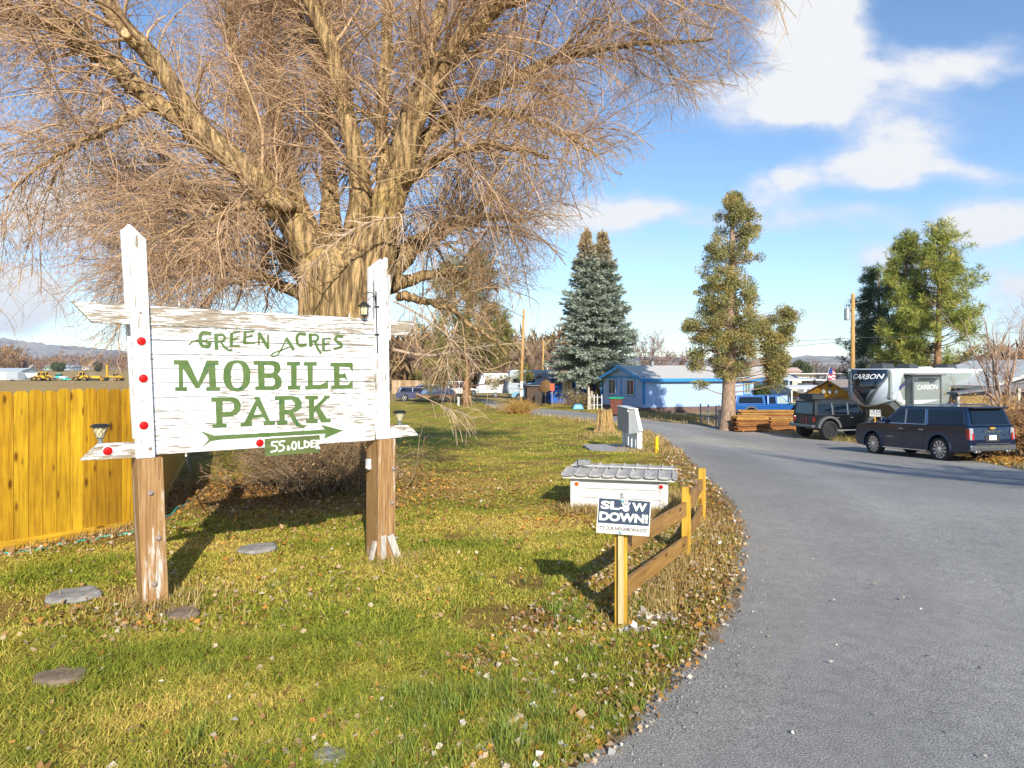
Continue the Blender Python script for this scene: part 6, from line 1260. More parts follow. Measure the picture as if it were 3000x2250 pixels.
b = MB(); b.box((-1.70, .05, 2.08), (.72, 1.0, .24)); b.box((-1.68, .05, 2.215), (.78, 1.06, .03)); ca = b.build('cargo_box', mat('dark_cargo', (.025, .03, .032), .6, var=.3), bevel=.03); ca.location = org; ca.rotation_euler.z = hj; tag(ca, 'dark cargo box on the roof rack of the black off road vehicle', 'cargo box')
# blue pickup with canopy
pk = onx(2245, 46); hp_ = math.radians(6); pk_t = thing('pickup_truck', 'bright blue pickup with a matching canopy parked behind the lumber stacks', 'pickup truck', pk, hp_)
BLU = mat('blue_car_paint', (.012, .10, .36), .28, .1, var=.1, bmp=0, coat=.8)
shell(pk_t, 'body', [(-2.6, .5), (-2.62, 1.05), (1.2, 1.05), (1.35, 1.04), (2.3, .98), (2.45, .8), (2.45, .5)] + arch(1.6, .46, .48, 2, 1, cz=.42) + arch(-1.5, .46, .48, 2, 1, cz=.42), .92, BLU, .04)
cabin(pk_t, 'canopy', (-2.6, -.42), (-2.45, -.5), 1.04, 1.66, .88, .76, BLU, .05); cabin(pk_t, 'cab', (-.36, 1.35), (-.30, .62), 1.04, 1.68, .88, .74, BLU, .06); zk = (1.04, 1.67, .88, .75)
for s in (1, -1):
    sidewin(pk_t, (-2.35, -.62, -.66, -2.25), 1.14, 1.56, s, zk); sidewin(pk_t, (-.22, .24, .22, -.18), 1.12, 1.58, s, zk); sidewin(pk_t, (.34, 1.15, .66, .34), 1.12, 1.58, s, zk, mat('pale_glass', (.32, .42, .42), .1, var=.2))
    for x in (1.6, -1.5): wheel(pk_t, x, s * .8, .38, .24, 6, SIL, s)
    b = MB(); b.box((-2.62, s * .8, .86), (.06, .14, .28)); b.build('tail_lamp', RLT, pk_t)
    b = MB(); b.prism([(-1.5 + r * math.cos(a), .42 + r * math.sin(a)) for r, rg in ((.56, np.linspace(0, PI, 12)), (.45, np.linspace(PI, 0, 12))) for a in rg], lambda a, z, d: (a, d, z), s * .9, s * .95); b.build('fender_flare', FEN, pk_t)
b = MB(); b.box((-2.68, 0, .52), (.14, 1.7, .16)); b.build('bumper', CHR, pk_t, bevel=.02)
def small_car(px, d, rz, c, lab, van=False, s=1.0, group=None, name='parked_car', nm='car'):
    th_ = thing(name, lab, nm, onx(px, d), rz, group); m = mat('car_paint_%d_%d_%d' % tuple(int(x * 99) for x in c), c, .3, .1, var=.06, bmp=0, coat=.8)
    shell(th_, 'body', [(-2.1 * s, .32), (-2.15 * s, .85), (1.0 * s, .90), (1.95 * s, .78), (2.12 * s, .55), (2.08 * s, .32)] + arch(1.3 * s, .38, .30, 2, 1, cz=.32) + arch(-1.3 * s, .38, .30, 2, 1, cz=.32), .85, m, .06)
    t_ = 1.78 if van else 1.42; cabin(th_, 'cabin', (-2.0 * s, 1.15 * s), (-1.75 * s, .4 * s), .88, t_, .82, .68, m, .08); z4 = (.88, t_, .82, .68)
    for q in (1, -1):
        sidewin(th_, (-1.75 * s, -.55 * s, -.55 * s, -1.55 * s), .95, t_ - .1, q, z4); sidewin(th_, (-.45 * s, .85 * s, .38 * s, -.45 * s), .95, t_ - .1, q, z4)
        for x in (1.3, -1.3): wheel(th_, x * s, q * .75, .32, .2, 5, SIL, q)
    pane(th_, 'rear_window', [(-1.99 * s, .7, .95), (-1.99 * s, -.7, .95), (-1.79 * s, -.6, t_ - .08), (-1.79 * s, .6, t_ - .08)]); pane(th_, 'windscreen', [(1.10 * s, -.7, .95), (1.10 * s, .7, .95), (.47 * s, .6, t_ - .08), (.47 * s, -.6, t_ - .08)])
    return th_
small_car(1562, 70, math.radians(170), (.22, .42, .60), 'pale blue car parked beside the near left utility pole', True)
small_car(1240, 82, math.radians(200), (.7, .7, .7), 'white car parked beyond the lawn just right of the park sign')
small_car(1352, 84, math.radians(20), (.72, .70, .70), 'white van with red patch parked left of the brown post', True)
small_car(1225, 68, math.radians(5), (.05, .06, .14), 'dark blue low car at the far end of the lawn', False)
# ---------------------------------------------------------------- travel trailers
WGEL = mat('white_gelcoat', (.74, .75, .77), .25, var=.04, bmp=0, coat=.6); GGEL = mat('greenish_grey_gelcoat', (.25, .285, .27), .3, var=.05, bmp=0, coat=.3); BGEL = mat('black_gelcoat', (.008, .014, .028), .1, var=.1, bmp=0, coat=1); DGEL = mat('dark_grey_gelcoat', (.10, .11, .12), .3, var=.1); SLV = mat('silver_gelcoat', (.48, .54, .62), .3, .2, var=.05, coat=.5)
# local frame: +x runs back along the side, +y away from us, origin under the near front corner
R0 = onx(2614, 36.3); zg = -1.42; R0.z = zg; rr = math.atan2(.5, .87)
rv = thing('travel_trailer', 'large fifth wheel trailer with black glossy nose cap and white CARBON lettering', 'trailer', R0, rr)
Hr = 3.62; Wd = 2.45; Ln = 12.5
b = MB(); b.prism([(1.9, .95), (1.9, 1.0), (.25, 1.95), (-.15, 2.05), (-.15, Hr - .10), (.3, Hr), (Ln, Hr), (Ln, .75), (2.3, .75)], lambda a, z, d: (a, d, z), 0, Wd); b.build('body', GGEL, rv, bevel=.04)
b = MB(); b.prism([(-.1, Hr - .22), (.2, Hr - .22), (Ln + .02, Hr - .22), (Ln + .02, Hr + .03), (.3, Hr + .03), (-.1, Hr - .04)], lambda a, z, d: (a, d, z), -.03, Wd + .03); b.build('roof_edge', WGEL, rv, bevel=.02)
def capf(s, q):
    "nose surface: s across (0 near side .. 1 far side), q up (0 keel .. 1 roof)"
    bul = 1 - abs(2 * s - 1) ** 2.6; z = 1.98 + (Hr + .02 - 1.98) * q
    lean = -.55 * math.sin(PI * (q * .75 + .12)) ** 1.0 - .12; keel = -.38 * (1 - q) ** 3 * (1 - abs(2 * s - 1) ** 2) * 0
    z -= .42 * (1 - q) ** 1.5 * (1 - abs(2 * s - 1) ** 1.6)
    return (.06 + bul * lean + (.55 * (1 - q) ** 4) * 0, -.04 + s * (Wd + .08), z)
n1, n2 = 28, 24; b = MB(); V = [capf(i / n1, j / n2) for j in range(n2 + 1) for i in range(n1 + 1)]; nn = n1 + 1
fs = [(j * nn + i, j * nn + i + 1, (j + 1) * nn + i + 1, (j + 1) * nn + i) for j in range(n2) for i in range(n1)]
V += [(.35, v[1], v[2]) for v in V[-nn:]]; k = (n2 + 1) * nn; fs += [(n2 * nn + i, n2 * nn + i + 1, k + i + 1, k + i) for i in range(n1)]
V += [(.45, v[1], max(1.9, v[2])) for v in V[:nn]]; k2 = k + nn; fs += [(i + 1, i, k2 + i, k2 + i + 1) for i in range(n1)]
for e_ in (0, n1):
    k3 = len(V); V += [(.55, V[j * nn + e_][1], V[j * nn + e_][2]) for j in range(n2 + 1)]; fs += [(j * nn + e_, (j + 1) * nn + e_, k3 + j + 1, k3 + j) for j in range(n2)]
b.add(V, fs); b.build('nose_cap', SLV, rv, smooth=True)
def capshape(name, pts, m, off, parent=rv, n=22):
    "a shape on the nose, row by row between left and right borders (q, s_left, s_right)"
    qs_ = [p[0] for p in pts]; V = []; fs = []
    R_ = 24
    for j in range(R_ + 1):
        q = qs_[0] + (qs_[-1] - qs_[0]) * j / R_; a = np.interp(q, qs_, [p[1] for p in pts]); c = np.interp(q, qs_, [p[2] for p in pts])
        for i in range(n + 1):
            x, y, z = capf(a + (c - a) * i / n, q); V.append((x - off, y, z))
    k = n + 1; fs = [(j * k + i, j * k + i + 1, (j + 1) * k + i + 1, (j + 1) * k + i) for j in range(R_) for i in range(n)]
    b = MB(); b.add(V, fs); return b.build(name, m, parent, smooth=True)
# s=0 is the near (right hand in the picture) edge
capshape('nose_trim', [(.04, .46, .56), (.14, .36, .66), (.3, .26, .79), (.6, .11, .93), (.97, .004, .99)], DGEL, .012)
capshape('nose_panel', [(.12, .48, .54), (.22, .38, .64), (.36, .28, .76), (.62, .14, .90), (.97, .01, .985)], BGEL, .026)
for a, c in (((.15, .47, .50), (.42, .24, .33)), ((.15, .52, .55), (.42, .69, .78))):
    capshape('nose_flash', [a, c], mat('grey_flash', (.16, .2, .24), .3, var=.1), .036, n=6)
tx = text('lettering', 'CARBON', WGEL, rv, Matrix.Identity(4), .40, .004, .006, 1.32, .22, space=1.02); xs_ = [v.co.x for v in tx.data.vertices]; kx = 1.62 / (max(xs_) - min(xs_)); mx_ = (max(xs_) + min(xs_)) / 2
for v in tx.data.vertices:          # wrap the word round the nose
    s_ = .45 - (v.co.x - mx_) * kx / Wd; q = .76 + v.co.y * kx * 1.1 / (Hr - 1.98); x, y, z = capf(min(.97, max(.03, s_)), q); v.co = (x - .045 - v.co.z, y, z)
# near side graphics: white corner, stripes
b = MB(); b.prism([(.02, Hr - .23), (1.05, Hr - .23), (.75, Hr - .55), (.62, 2.55), (.95, 2.0), (.75, 1.85), (.1, 2.02)], lambda a, z, d: (a, d, z), -.016, .01); b.build('corner_panel', WGEL, rv, bevel=.008)
for q in ([(-.0, 2.35), (1.55, 3.10), (1.65, 3.10), (1.6, 2.98), (.1, 2.22)],): b = MB(); b.prism(q, lambda a, z, d: (a, d, z), -.024, .0); b.build('stripe', mat('purple_stripe', (.06, .055, .16), .3), rv)
b = MB(); b.prism([(.3, 2.52), (1.5, 3.22), (1.65, 3.20), (.25, 2.40)], lambda a, z, d: (a, d, z), -.022, .0); b.build('stripe', DGEL, rv)
b = MB(); b.prism([(.7, 1.95), (2.2, 1.95), (5.0, 1.86), (2.2, 1.72), (.9, 1.72)], lambda a, z, d: (a, d, z), -.018, .0); b.build('stripe', WGEL, rv)
b = MB(); b.prism([(6.1, 2.68), (8.2, Hr - .24), (8.7, Hr - .24), (6.6, 2.86)], lambda a, z, d: (a, d, z), -.014, .0); b.build('stripe', WGEL, rv)
b = MB(); b.prism([(6.6, 2.86), (8.25, Hr - .25), (8.5, Hr - .25)], lambda a, z, d: (a, d, z), -.02, .0); b.build('stripe', mat('purple_stripe', (.06, .055, .16), .3), rv)
b = MB(); b.prism([(.3, 1.9), (2.0, .98), (2.0, .80), (1.2, .95), (-.1, 1.72)], lambda a, z, d: (a, d, z), .1, Wd - .1); b.build('underside', DGEL, rv)
# slide out
b = MB(); b.box((2.52, -.20, 2.10), (2.75, .42, 1.45)); so = b.build('slide_out', GGEL, rv, bevel=.02)
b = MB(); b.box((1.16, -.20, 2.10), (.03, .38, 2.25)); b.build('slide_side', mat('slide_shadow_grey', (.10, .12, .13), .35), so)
b = MB()
for x in (1.18, 3.85): b.box((x, -.425, 2.10), (.12, .05, 2.40))
b.box((2.52, -.422, 3.22), (2.7, .05, .14)); b.box((2.52, -.422, .98), (2.7, .05, .10)); b.build('slide_frame', DGEL, so)
b = MB(); b.box((2.52, -.25, 3.34), (3.0, .7, .06), R=Matrix.Rotation(.07, 3, 'X')); b.tube([(1.05, -.6, 3.34), (4.00, -.6, 3.34)], .055, 8); b.build('slide_awning', mat('grey_awning', (.22, .23, .24), .6), so)
b = MB(); b.box((1.45, -.43, 3.10), (.28, .03, .14)); b.box((3.55, -.43, 3.10), (.28, .03, .14)); b.build('bracket', DGEL, so)
b = MB(); b.prism([(1.3, 1.95), (3.8, 1.93), (1.3, 1.68)], lambda a, z, d: (a, d, z), -.428, -.3); b.build('stripe', WGEL, so)
text('lettering', 'CARBON', WGEL, so, face_matrix((2.52, -.425, 2.62), (1, 0, 0), (0, 0, 1)), .36, .005, .005, 1.35, .12)
for x, w in ((1.2, 1.2), (3.6, .9), (7.6, 1.1)): b = MB(); b.box((x, 1.3, Hr + .17), (w, .9, .28), taper=.8); b.build('roof_unit', mat('black_roof_unit', (.05, .055, .06), .5), rv, bevel=.05)
b = MB(); b.box((5.0, 1.2, Hr + .09), (.9, .8, .13), taper=.8); b.box((6.6, 1.0, Hr + .06), (2.0, .5, .05)); b.build('roof_vent', WGEL, rv, bevel=.05)
for x in (9.0, 9.95): wheel(rv, x, .12, .38, .24, 6, SIL, -1)
b = MB(); b.box((1.6, .3, .45), (.1, .1, 1.0)); b.box((1.6, 2.1, .45), (.1, .1, 1.0)); b.build('landing_leg', PLASB, rv)
# white trailers far up the lane
def trailer(px, d, rz, L_, h, m, lab, name='camper_trailer', nose=.5, win=((.8, .7), (2.2, .8)), grp='old campers up the lane'):
    p = onx(px, d); th_ = thing(name, lab, 'camper', p, rz, grp); b = MB()
    b.prism([(.1, .55), (-.0, 1.2), (.15 + nose * .3, h - .1), (.6, h), (L_ - .3, h), (L_, h - .3), (L_, .55)], lambda a, z, dd: (a, dd, z), 0, 2.3); b.build('body', m, th_, bevel=.12, seg=4)
    for x, w in win: b = MB(); b.box((x + w / 2, -.012, h * .63), (w, .03, .5)); o = b.build('window', GLS, th_, bevel=.01); b = MB(); b.box((x + w / 2, -.02, h * .63 - .28), (w + .1, .05, .05)); b.build('sill', WGEL, o)
    b = MB(); b.box((L_ * .82, -.01, h * .48), (.65, .03, 1.65)); b.build('door', mat('camper_door', (.45, .47, .5), .4), th_, bevel=.01)
    b = MB(); b.box((L_ / 2, -.012, h * .36), (L_ * .95, .02, .12)); b.build('stripe', mat('camper_stripe', (.3, .33, .36), .4), th_)
    for x in (L_ * .55,): wheel(th_, x, .1, .34, .2, 5, SIL, -1)
    return th_
trailer(1400, 76, math.radians(8), 3.6, 2.75, WGEL, 'white rounded camper trailer up the lane left of the utility pole', nose=1.2)
trailer(1488, 73, math.radians(5), 5.2, 3.1, mat('grey_gelcoat', (.38, .43, .48), .35), 'grey and white fifth wheel camper partly behind the near utility pole', nose=.2, win=((.5, .8), (1.9, 1.0), (3.4, .7)))
# ---------------------------------------------------------------- houses
LBL = m_siding('light_blue_siding', (.40, .55, .84), 1.6, 0, .55, .02, .06); TRB = mat('blue_trim', (.035, .25, .55), .5, var=.1); RFG = mat('grey_shingles', (.50, .48, .45), .95, var=.15, scale=14, bmp=.4); SKR = mat('brown_skirting', (.16, .10, .085), .85, var=.25, stretch=(4, 4, 1)); WFR = mat('white_frame', (.75, .75, .75), .4, var=.04); CURT = m_glass('curtained_glass', (.075, .06, .055), .08)
def house(px, d, ang, Lh, Wh, zb_, zt_, rise, m, lab, mtrim, over=.35, name='mobile_home', skirt=.42, rf=RFG, drop=0.0):
    "near front corner at px; local x along the front, y back"
    p = onx(px, d); p.z -= drop; h = thing(name, lab, 'house', p, ang)
    b = MB(); b.prism([(0, skirt), (Wh, skirt), (Wh, zt_), (Wh / 2, zt_ + rise), (0, zt_)], lambda a, z, dd: (dd, a, z), 0, Lh); b.build('wall', m, h)
    b = MB(); b.box((Lh / 2, Wh / 2, skirt / 2 - .15), (Lh - .08, Wh - .08, skirt + .29)); b.build('skirting', SKR, h)
    b = MB(); t_ = .10; sl_ = rise / (Wh / 2)
    for s in (0, 1):
        y0, y1 = (-over, Wh / 2) if s == 0 else (Wh + over, Wh / 2); z0 = zt_ - over * sl_ + .02; z1 = zt_ + rise + .02
        b.hexa([(-over, y0, z0), (Lh + over, y0, z0), (Lh + over, y1, z1), (-over, y1, z1)], [(-over, y0, z0 + t_), (Lh + over, y0, z0 + t_), (Lh + over, y1, z1 + t_), (-over, y1, z1 + t_)])
    r_ = b.build('roof', rf, h)
    b = MB(); z0 = zt_ - over * sl_
    b.box((Lh / 2, -over - .02, z0 + .01), (Lh + 2 * over, .03, .24))
    for x in (-over - .025, Lh + over + .025):
        for s in (0, 1):
            ya, yb = (-over - .04, Wh / 2) if s == 0 else (Wh + over + .04, Wh / 2)
            b.hexa([(x - .015, ya, z0 - .12), (x + .015, ya, z0 - .12), (x + .015, yb, zt_ + rise - .12), (x - .015, yb, zt_ + rise - .12)], [(x - .015, ya, z0 + .13), (x + .015, ya, z0 + .13), (x + .015, yb, zt_ + rise + .13), (x - .015, yb, zt_ + rise + .13)])
    b.build('fascia', mtrim, h); return h, r_
def win_y(h, x, y, z, w, hh, mtrim, face='x', s=-1, glass=CURT):
    "window on the gable (face x) or front (face y) wall"
    def bx_(c, a, th): return (c, (th, a[0], a[1]) if face == 'x' else (a[0], th, a[1]))
    o = lambda k: (x + s * k, y, z) if face == 'x' else (x, y + s * k, z)
    b = MB(); b.box(*bx_(o(.012), (w + .28, hh + .28), .05)); f = b.build('window', mtrim, h)
    b = MB(); b.box(*bx_(o(.03), (w + .06, hh + .06), .05)); b.build('frame', WFR, f)
    b = MB(); b.box(*bx_(o(.045), (w - .04, hh - .04), .04)); b.build('pane', glass, f)
    b = MB(); b.box(*bx_(o(.06), (.04, hh), .03)); b.build('mullion', WFR, f); return f
HA = math.radians(22); Hh, rf_ = house(1885, 51, HA, 14.4, 6.0, 0, 2.42, .92, LBL, 'light blue mobile home with grey shingled roof behind the juniper', TRB, drop=-.12, skirt=.26)
for y in (1.75, 4.5): win_y(Hh, 0, y, 1.75, .95, 1.15, TRB, 'x')
b = MB()
for y in (.06, 3.15, 6.34): b.box((-.012, y, 1.55), (.03, .16, 2.1))
b.box((-.014, 3.2, 2.55), (.03, 6.3, .12)); b.box((.07, -.012, 1.55), (.14, .03, 2.1)); b.build('corner_trim', TRB, Hh)
b = MB(); b.box((6.3, -.03, 2.18), (.9, .04, .28)); b.box((6.6, -.05, 2.18), (.42, .03, .24)); b.build('wall_vent', mat('tan_vent', (.5, .42, .36), .6), Hh)
win_y(Hh, 9.7, 0, 1.75, .5, 1.0, TRB, 'y', glass=m_glass('green_glass', (.12, .2, .18), .1))
for x in (2.5, 7.5, 11.5): b = MB(); b.box((x, 2.6, 3.62), (.2, .2, .3)); b.build('roof_vent', GALV, rf_)
# porch
pz_ = thing('porch', 'open porch with pale posts at the right end of the light blue home', 'porch', Hh.location, HA)
b = MB(); b.box((13.6, -1.2, 2.36), (3.9, 2.5, .07), R=Matrix.Rotation(.06, 3, 'X')); b.build('awning', WFR, pz_); b = MB(); b.box((11.3, -.5, 2.15), (1.0, .9, .5)); b.build('valance', m_siding('striped_valance', (.2, .42, .68), 4, 0, .6), pz_)
for x in (11.75, 15.4):
    b = MB(); b.box((x, -2.3, 1.15), (.1, .1, 2.35)); b.build('post', mat('pale_blue_post', (.42, .55, .68), .6), pz_)
b = MB(); b.box((13.6, -1.2, .28), (3.9, 2.4, .1)); b.build('deck', mat('deck_boards', (.4, .36, .33), .8), pz_)
b = MB(); b.tube([(11.8, -2.32, .95), (15.4, -2.32, .95)], .03, 6); b.tube([(11.8, -2.32, .6), (15.4, -2.32, .6)], .02, 6); b.build('railing', WFR, pz_)
b = MB(); b.box((10.85, -.04, 1.45), (1.0, .06, 1.55)); b.build('screen_door', mat('dark_screen', (.05, .06, .06), .6), pz_)
def hp(x, y, z=0): return Hh.location + Matrix.Rotation(HA, 3, 'Z') @ Vector((x, y, z))
fr_ = thing('refrigerator', 'tall white refrigerator standing on the porch of the light blue home', 'refrigerator', hp(14.4, -1.3, .33), HA)
b = MB(); b.box((0, 0, .85), (.85, .7, 1.7)); b.build('body', WFR, fr_, bevel=.03); b = MB(); b.box((-.21, -.365, .85), (.40, .03, 1.64)); b.box((.21, -.365, .85), (.40, .03, 1.64)); b.build('door', WFR, fr_, bevel=.01); b = MB(); b.box((.03, -.40, 1.05), (.03, .03, .6)); b.build('handle', PLASB, fr_)
o = dense_bush('potted_shrub', 'green potted shrub by the porch of the light blue home', hp(9.9 + .6, -.9, .2), 1.1, 1.7, (.05, .09, .02), (.16, .2, .06), (.3, .1, .06), 60, .3, 'plant', leaf=.14)
bs = thing('flower_basket', 'orange basket of flowers on the porch rail of the light blue home', 'basket', hp(12.7, -2.1, .98), HA); b = MB(); b.box((0, 0, .14), (1.0, .4, .28), taper=1.15); b.build('basket', mat('orange_basket', (.55, .26, .05), .7), bs, bevel=.03); pf = np.array([(random.uniform(-.4, .4), random.uniform(-.1, .1), .36) for _ in range(16)]); puffs(bs, pf, .12, 30, (.3, .4, .3), (.7, .7, .6), (.6, .2, .2), .09, .06)
bn = onx(2320, 47.0); gb = thing('green_bin', 'dark green wheeled bin by the porch behind the black off road vehicle', 'bin', bn, .2); b = MB(); b.box((0, 0, .55), (.6, .65, 1.05), taper=1.12); b.build('body', mat('green_plastic', (.035, .11, .075), .5), gb, bevel=.03); b = MB(); b.box((0, 0, 1.1), (.72, .78, .06)); b.build('lid', mat('tan_lid', (.5, .38, .24), .6), gb, bevel=.015)
fl_ = thing('flag', 'small red, white and blue flag drooping from the porch corner', 'flag', hp(15.55, -2.3, 2.3), HA); b = MB(); b.tube([(0, 0, -.2), (.25, -.2, 1.05)], .018, 6); b.build('pole', WFR, fl_)
def cloth(nm, u0, u1, v0, v1, m):
    V = []; 
    for j in range(7):
        for i in range(9):
            u = u0 + (u1 - u0) * i / 8; v = v0 + (v1 - v0) * j / 6; V.append((.24 - .05 * v + u * .62, -.19 + .07 * math.sin(u * 9 + v * 2), 1.02 - v * .95 - u * .28 + .03 * math.sin(u * 7)))
    b = MB(); b.add(V, [(j * 9 + i, j * 9 + i + 1, (j + 1) * 9 + i + 1, (j + 1) * 9 + i) for j in range(6) for i in range(8)]); return b.build(nm, m, fl_)
FW, FRd, FB = mat('flag_white', (.75, .75, .75), .8), mat('flag_red', (.5, .03, .05), .8), mat('flag_blue', (.03, .05, .22), .8)
for k in range(7): cloth('stripe', .45 if k < 4 else 0, 1, k / 7, (k + 1) / 7, FRd if k % 2 == 0 else FW)
cloth('canton', 0, .45, 0, 4 / 7, FB)
# dark blue home
DBL = m_siding('royal_blue_siding', (.014, .10, .44), 1.6, 0, .5, .02, .08); GRF = mat('dark_grey_roof', (.14, .15, .17), .9, var=.2, scale=10)
h2, r2 = house(1614, 60, math.radians(12), 4.6, 5.5, 0, 2.30, .35, DBL, 'royal blue home half hidden under the spruce', mat('dark_blue_trim', (.02, .05, .12), .5), .25, skirt=.15, rf=GRF)
win_y(h2, 1.5, 0, 1.65, .55, 1.15, mat('beige_trim', (.55, .5, .42), .6), 'y', glass=m_glass('beige_blind', (.4, .33, .24), .3))
b = MB(); b.box((2.45, -.02, 1.2), (.2, .04, 2.1)); b.box((1.22, -.02, 1.02), (2.5, .03, .05)); b.box((1.05, -.025, 1.65), (.05, .03, 1.25)); b.build('wall_trim', mat('grey_white_trim', (.5, .53, .58), .6), h2)
p = onx(1752, 65.5); h3 = thing('garden_shed', 'dark blue shed behind the spruce trunk between the two blue homes', 'shed', p, math.radians(10)); b = MB(); b.box((0, 2, 1.2), (3.2, 4, 2.6)); b.build('wall', DBL, h3); b = MB(); b.box((0, 1.9, 2.55), (3.6, 4.6, .12)); b.build('roof', GRF, h3)
def wbin(px, d, lab, body, lid, rz=0, s=1.0, grp=None):
    t_ = thing('wheelie_bin', lab, 'bin', onx(px, d), rz, grp); b = MB(); b.box((0, 0, .55 * s), (.52 * s, .56 * s, .95 * s), taper=1.2); b.build('body', body, t_, bevel=.03); b = MB(); b.box((0, 0, 1.07 * s), (.72 * s, .76 * s, .1 * s)); b.build('lid', lid, t_, bevel=.03)
    b = MB(); b.tube([(-.28 * s, .33 * s, .12 * s), (-.34 * s, .33 * s, .12 * s)], .12 * s, 10); b.tube([(.28 * s, .33 * s, .12 * s), (.34 * s, .33 * s, .12 * s)], .12 * s, 10); b.build('wheels', TYRE, t_); b = MB(); b.tube([(-.3 * s, .42 * s, 1.0 * s), (.3 * s, .42 * s, 1.0 * s)], .025, 6); b.build('handle', PLASB, t_); return t_
BRN = mat('brown_plastic', (.16, .05, .03), .5, var=.15); wbin(1806, 46.0, 'brown wheeled bin with bright green lid in front of the light blue home', BRN, mat('green_lid', (.02, .33, .17), .4), 1.2, 1.12)
DBR = mat('dark_brown_plastic', (.045, .03, .022), .5); wbin(1577, 57, 'dark brown wheeled bin left of the royal blue home', DBR, DBR)
p = onx(1588, 61); ds = thing('lean_to_shed', 'dark brown open lean-to left of the royal blue home', 'shed', p, .1); b = MB(); b.box((-.7, 1.5, .8), (1.2, 2.4, 1.6)); b.build('wall', mat('old_brown_boards', (.08, .045, .03), .8, var=.3, stretch=(6, 6, .6)), ds); b = MB(); b.box((-.7, 1.5, 1.65), (1.4, 2.8, .1)); b.build('roof', GRF, ds)
p = onx(1598, 58.5); di = thing('dish', 'rusty brown old dish leaning up beside the royal blue home', 'dish', p + Vector((0, 0, 1.55))); b = MB(); b.lathe([(.001, .12), (.32, .08), (.56, 0), (.56, -.02), (.32, .06), (.001, .1)], (0, 0, .1), (-.5, -.8, .2), 24); b.build('reflector_dish', mat('rusty_brown', (.17, .09, .03), .7, var=.3), di); b = MB(); b.tube([(0, .05, 0), (0, .1, -1.6)], .04, 6); b.build('mast', STEEL, di)
o = MB().box((.45, 0, .1), (.34, .05, .6)).build('panel', mat('orange_red_board', (.75, .09, .02), .5)); o.location = onx(1602, 56.5) + Vector((0, 0, 1.5)); b = MB(); b.box((.45, 0, -.85), (.05, .04, 1.4)); b.build('stake', STEEL, o); o.name = 'orange_board'; tag(o, 'small orange red board beside the rusty dish', 'board')
for px, d, hh, lab in ((1725, 52.5, 1.75, 'pale barkless post by the rose bush'), (1734, 53.5, 1.4, 'shorter pale post behind the barkless post')):
    p = onx(px, d); b = MB(); b.tube([p + Vector((0, 0, -.2)), p + Vector((.02, 0, hh * .5)), p + Vector((-.02, 0, hh))], [.14, .13, .07], 9); tag(b.build('wooden_post', mat('bleached_wood', (.5, .43, .34), .9, var=.3, stretch=(6, 6, .7))), lab, 'post')
gt = thing('yard_gate', 'low white metal yard gate between the two blue homes', 'gate', onx(1750, 53.0)); b = MB()
for x in (-.25, .35, .0): b.tube([(x, 0, 0), (x, 0, 1.15)], .04, 6)
b.build('post', WFR, gt); b = MB(); b.tube([(-.7, 0, .95), (.35, 0, .95)], .02, 6); b.tube([(-.7, 0, .35), (.35, 0, .35)], .02, 6); b.build('rail', WFR, gt)
tarp = MB().box((0, 0, .2), (.9, .7, .4), taper=.6).build('blue_tarp', mat('bright_blue_plastic', (.03, .3, .6), .4), bevel=.06); tarp.location = onx(1693, 52.6); tag(tarp, 'bright blue plastic heap under the rose bush', 'tarp')
# wire fence beside the juniper
wf = thing('wire_fence', 'short wire mesh fence on grey posts left of the juniper', 'fence', onx(2075, 43))
for px, d in ((2052, 43.2), (2075, 42.6), (2098, 41.5)): p = onx(px, d); b = MB(); b.tube([p + Vector((0, 0, -.1)), p + Vector((0, 0, 1.25))], .045, 6); b.build('post', mat('grey_fence_post', (.26, .25, .27), .7), wf, world=True)
b = MB(); a, c = onx(2052, 43.2), onx(2098, 41.5)
for i in range(17): q = a.lerp(c, i / 16); b.tube([q + Vector((0, 0, .1)), q + Vector((0, 0, 1.05))], .008, 4)
for k in range(7): b.tube([a + Vector((0, 0, .12 + k * .15)), c + Vector((0, 0, .12 + k * .15))], .008, 4)
b.build('mesh', GALV, wf, world=True)
p = onx(2118, 40.2); b = MB(); b.box((0, 0, .5), (.5, .5, 1.0), taper=.95); b.box((0, 0, 1.02), (.56, .56, .06)); o = b.build('rain_barrel', mat('weathered_box', (.34, .27, .22), .8, var=.25, stretch=(7, 7, .7)), bevel=.02); o.location = p; tag(o, 'weathered square wooden planter box against the juniper trunk', 'planter')
for px, d, hh, lab in ((2105, 40.8, 1.35, 'thin grey metal stake left of the planter box'), (2111, 40.6, 1.1, 'short grey metal stake against the planter box')): p = onx(px, d); b = MB(); b.tube([p, p + Vector((.03, 0, hh))], .03, 6); tag(b.build('metal_stake', GALV), lab, 'stake')
# lumber stacks
def lumber(px, d, L_, n, wdt, rz, lab, seed, topm=True):
    r_ = random.Random(seed); p = onx(px, d); t_ = thing('lumber_stack', lab, 'lumber', p, rz, 'lumber stacks by the juniper'); cols = [m_cedar('lumber_red', (.40, .17, .045), (.22, .085, .025), 'x'), m_cedar('lumber_gold', (.55, .30, .06), (.35, .16, .03), 'x')]
    k = 0; z = .05; lo, hi = MB(), MB()
    while k < n:
        bb = hi if k > n * .72 else lo; nb = 6
        for j in range(nb): bb.box((r_.uniform(-.08, .08), -wdt / 2 + (j + .5) * wdt / nb + r_.uniform(-.01, .01), z), (L_ * r_.uniform(.9, 1.03), wdt / nb - .012, .034))
        z += .038 + (.05 if k % 5 == 4 else .012); k += 1
    kind(lo.build('board_stack', cols[0], t_), 'stuff'); kind(hi.build('top_boards', cols[1], t_), 'stuff')
    b = MB()
    for x in (-L_ * .3, L_ * .3):
        for yy in np.linspace(-wdt / 2, wdt / 2, 3): b.box((x, yy, .02), (.09, .09, .1))
    b.build('bearer', cols[0], t_); return t_
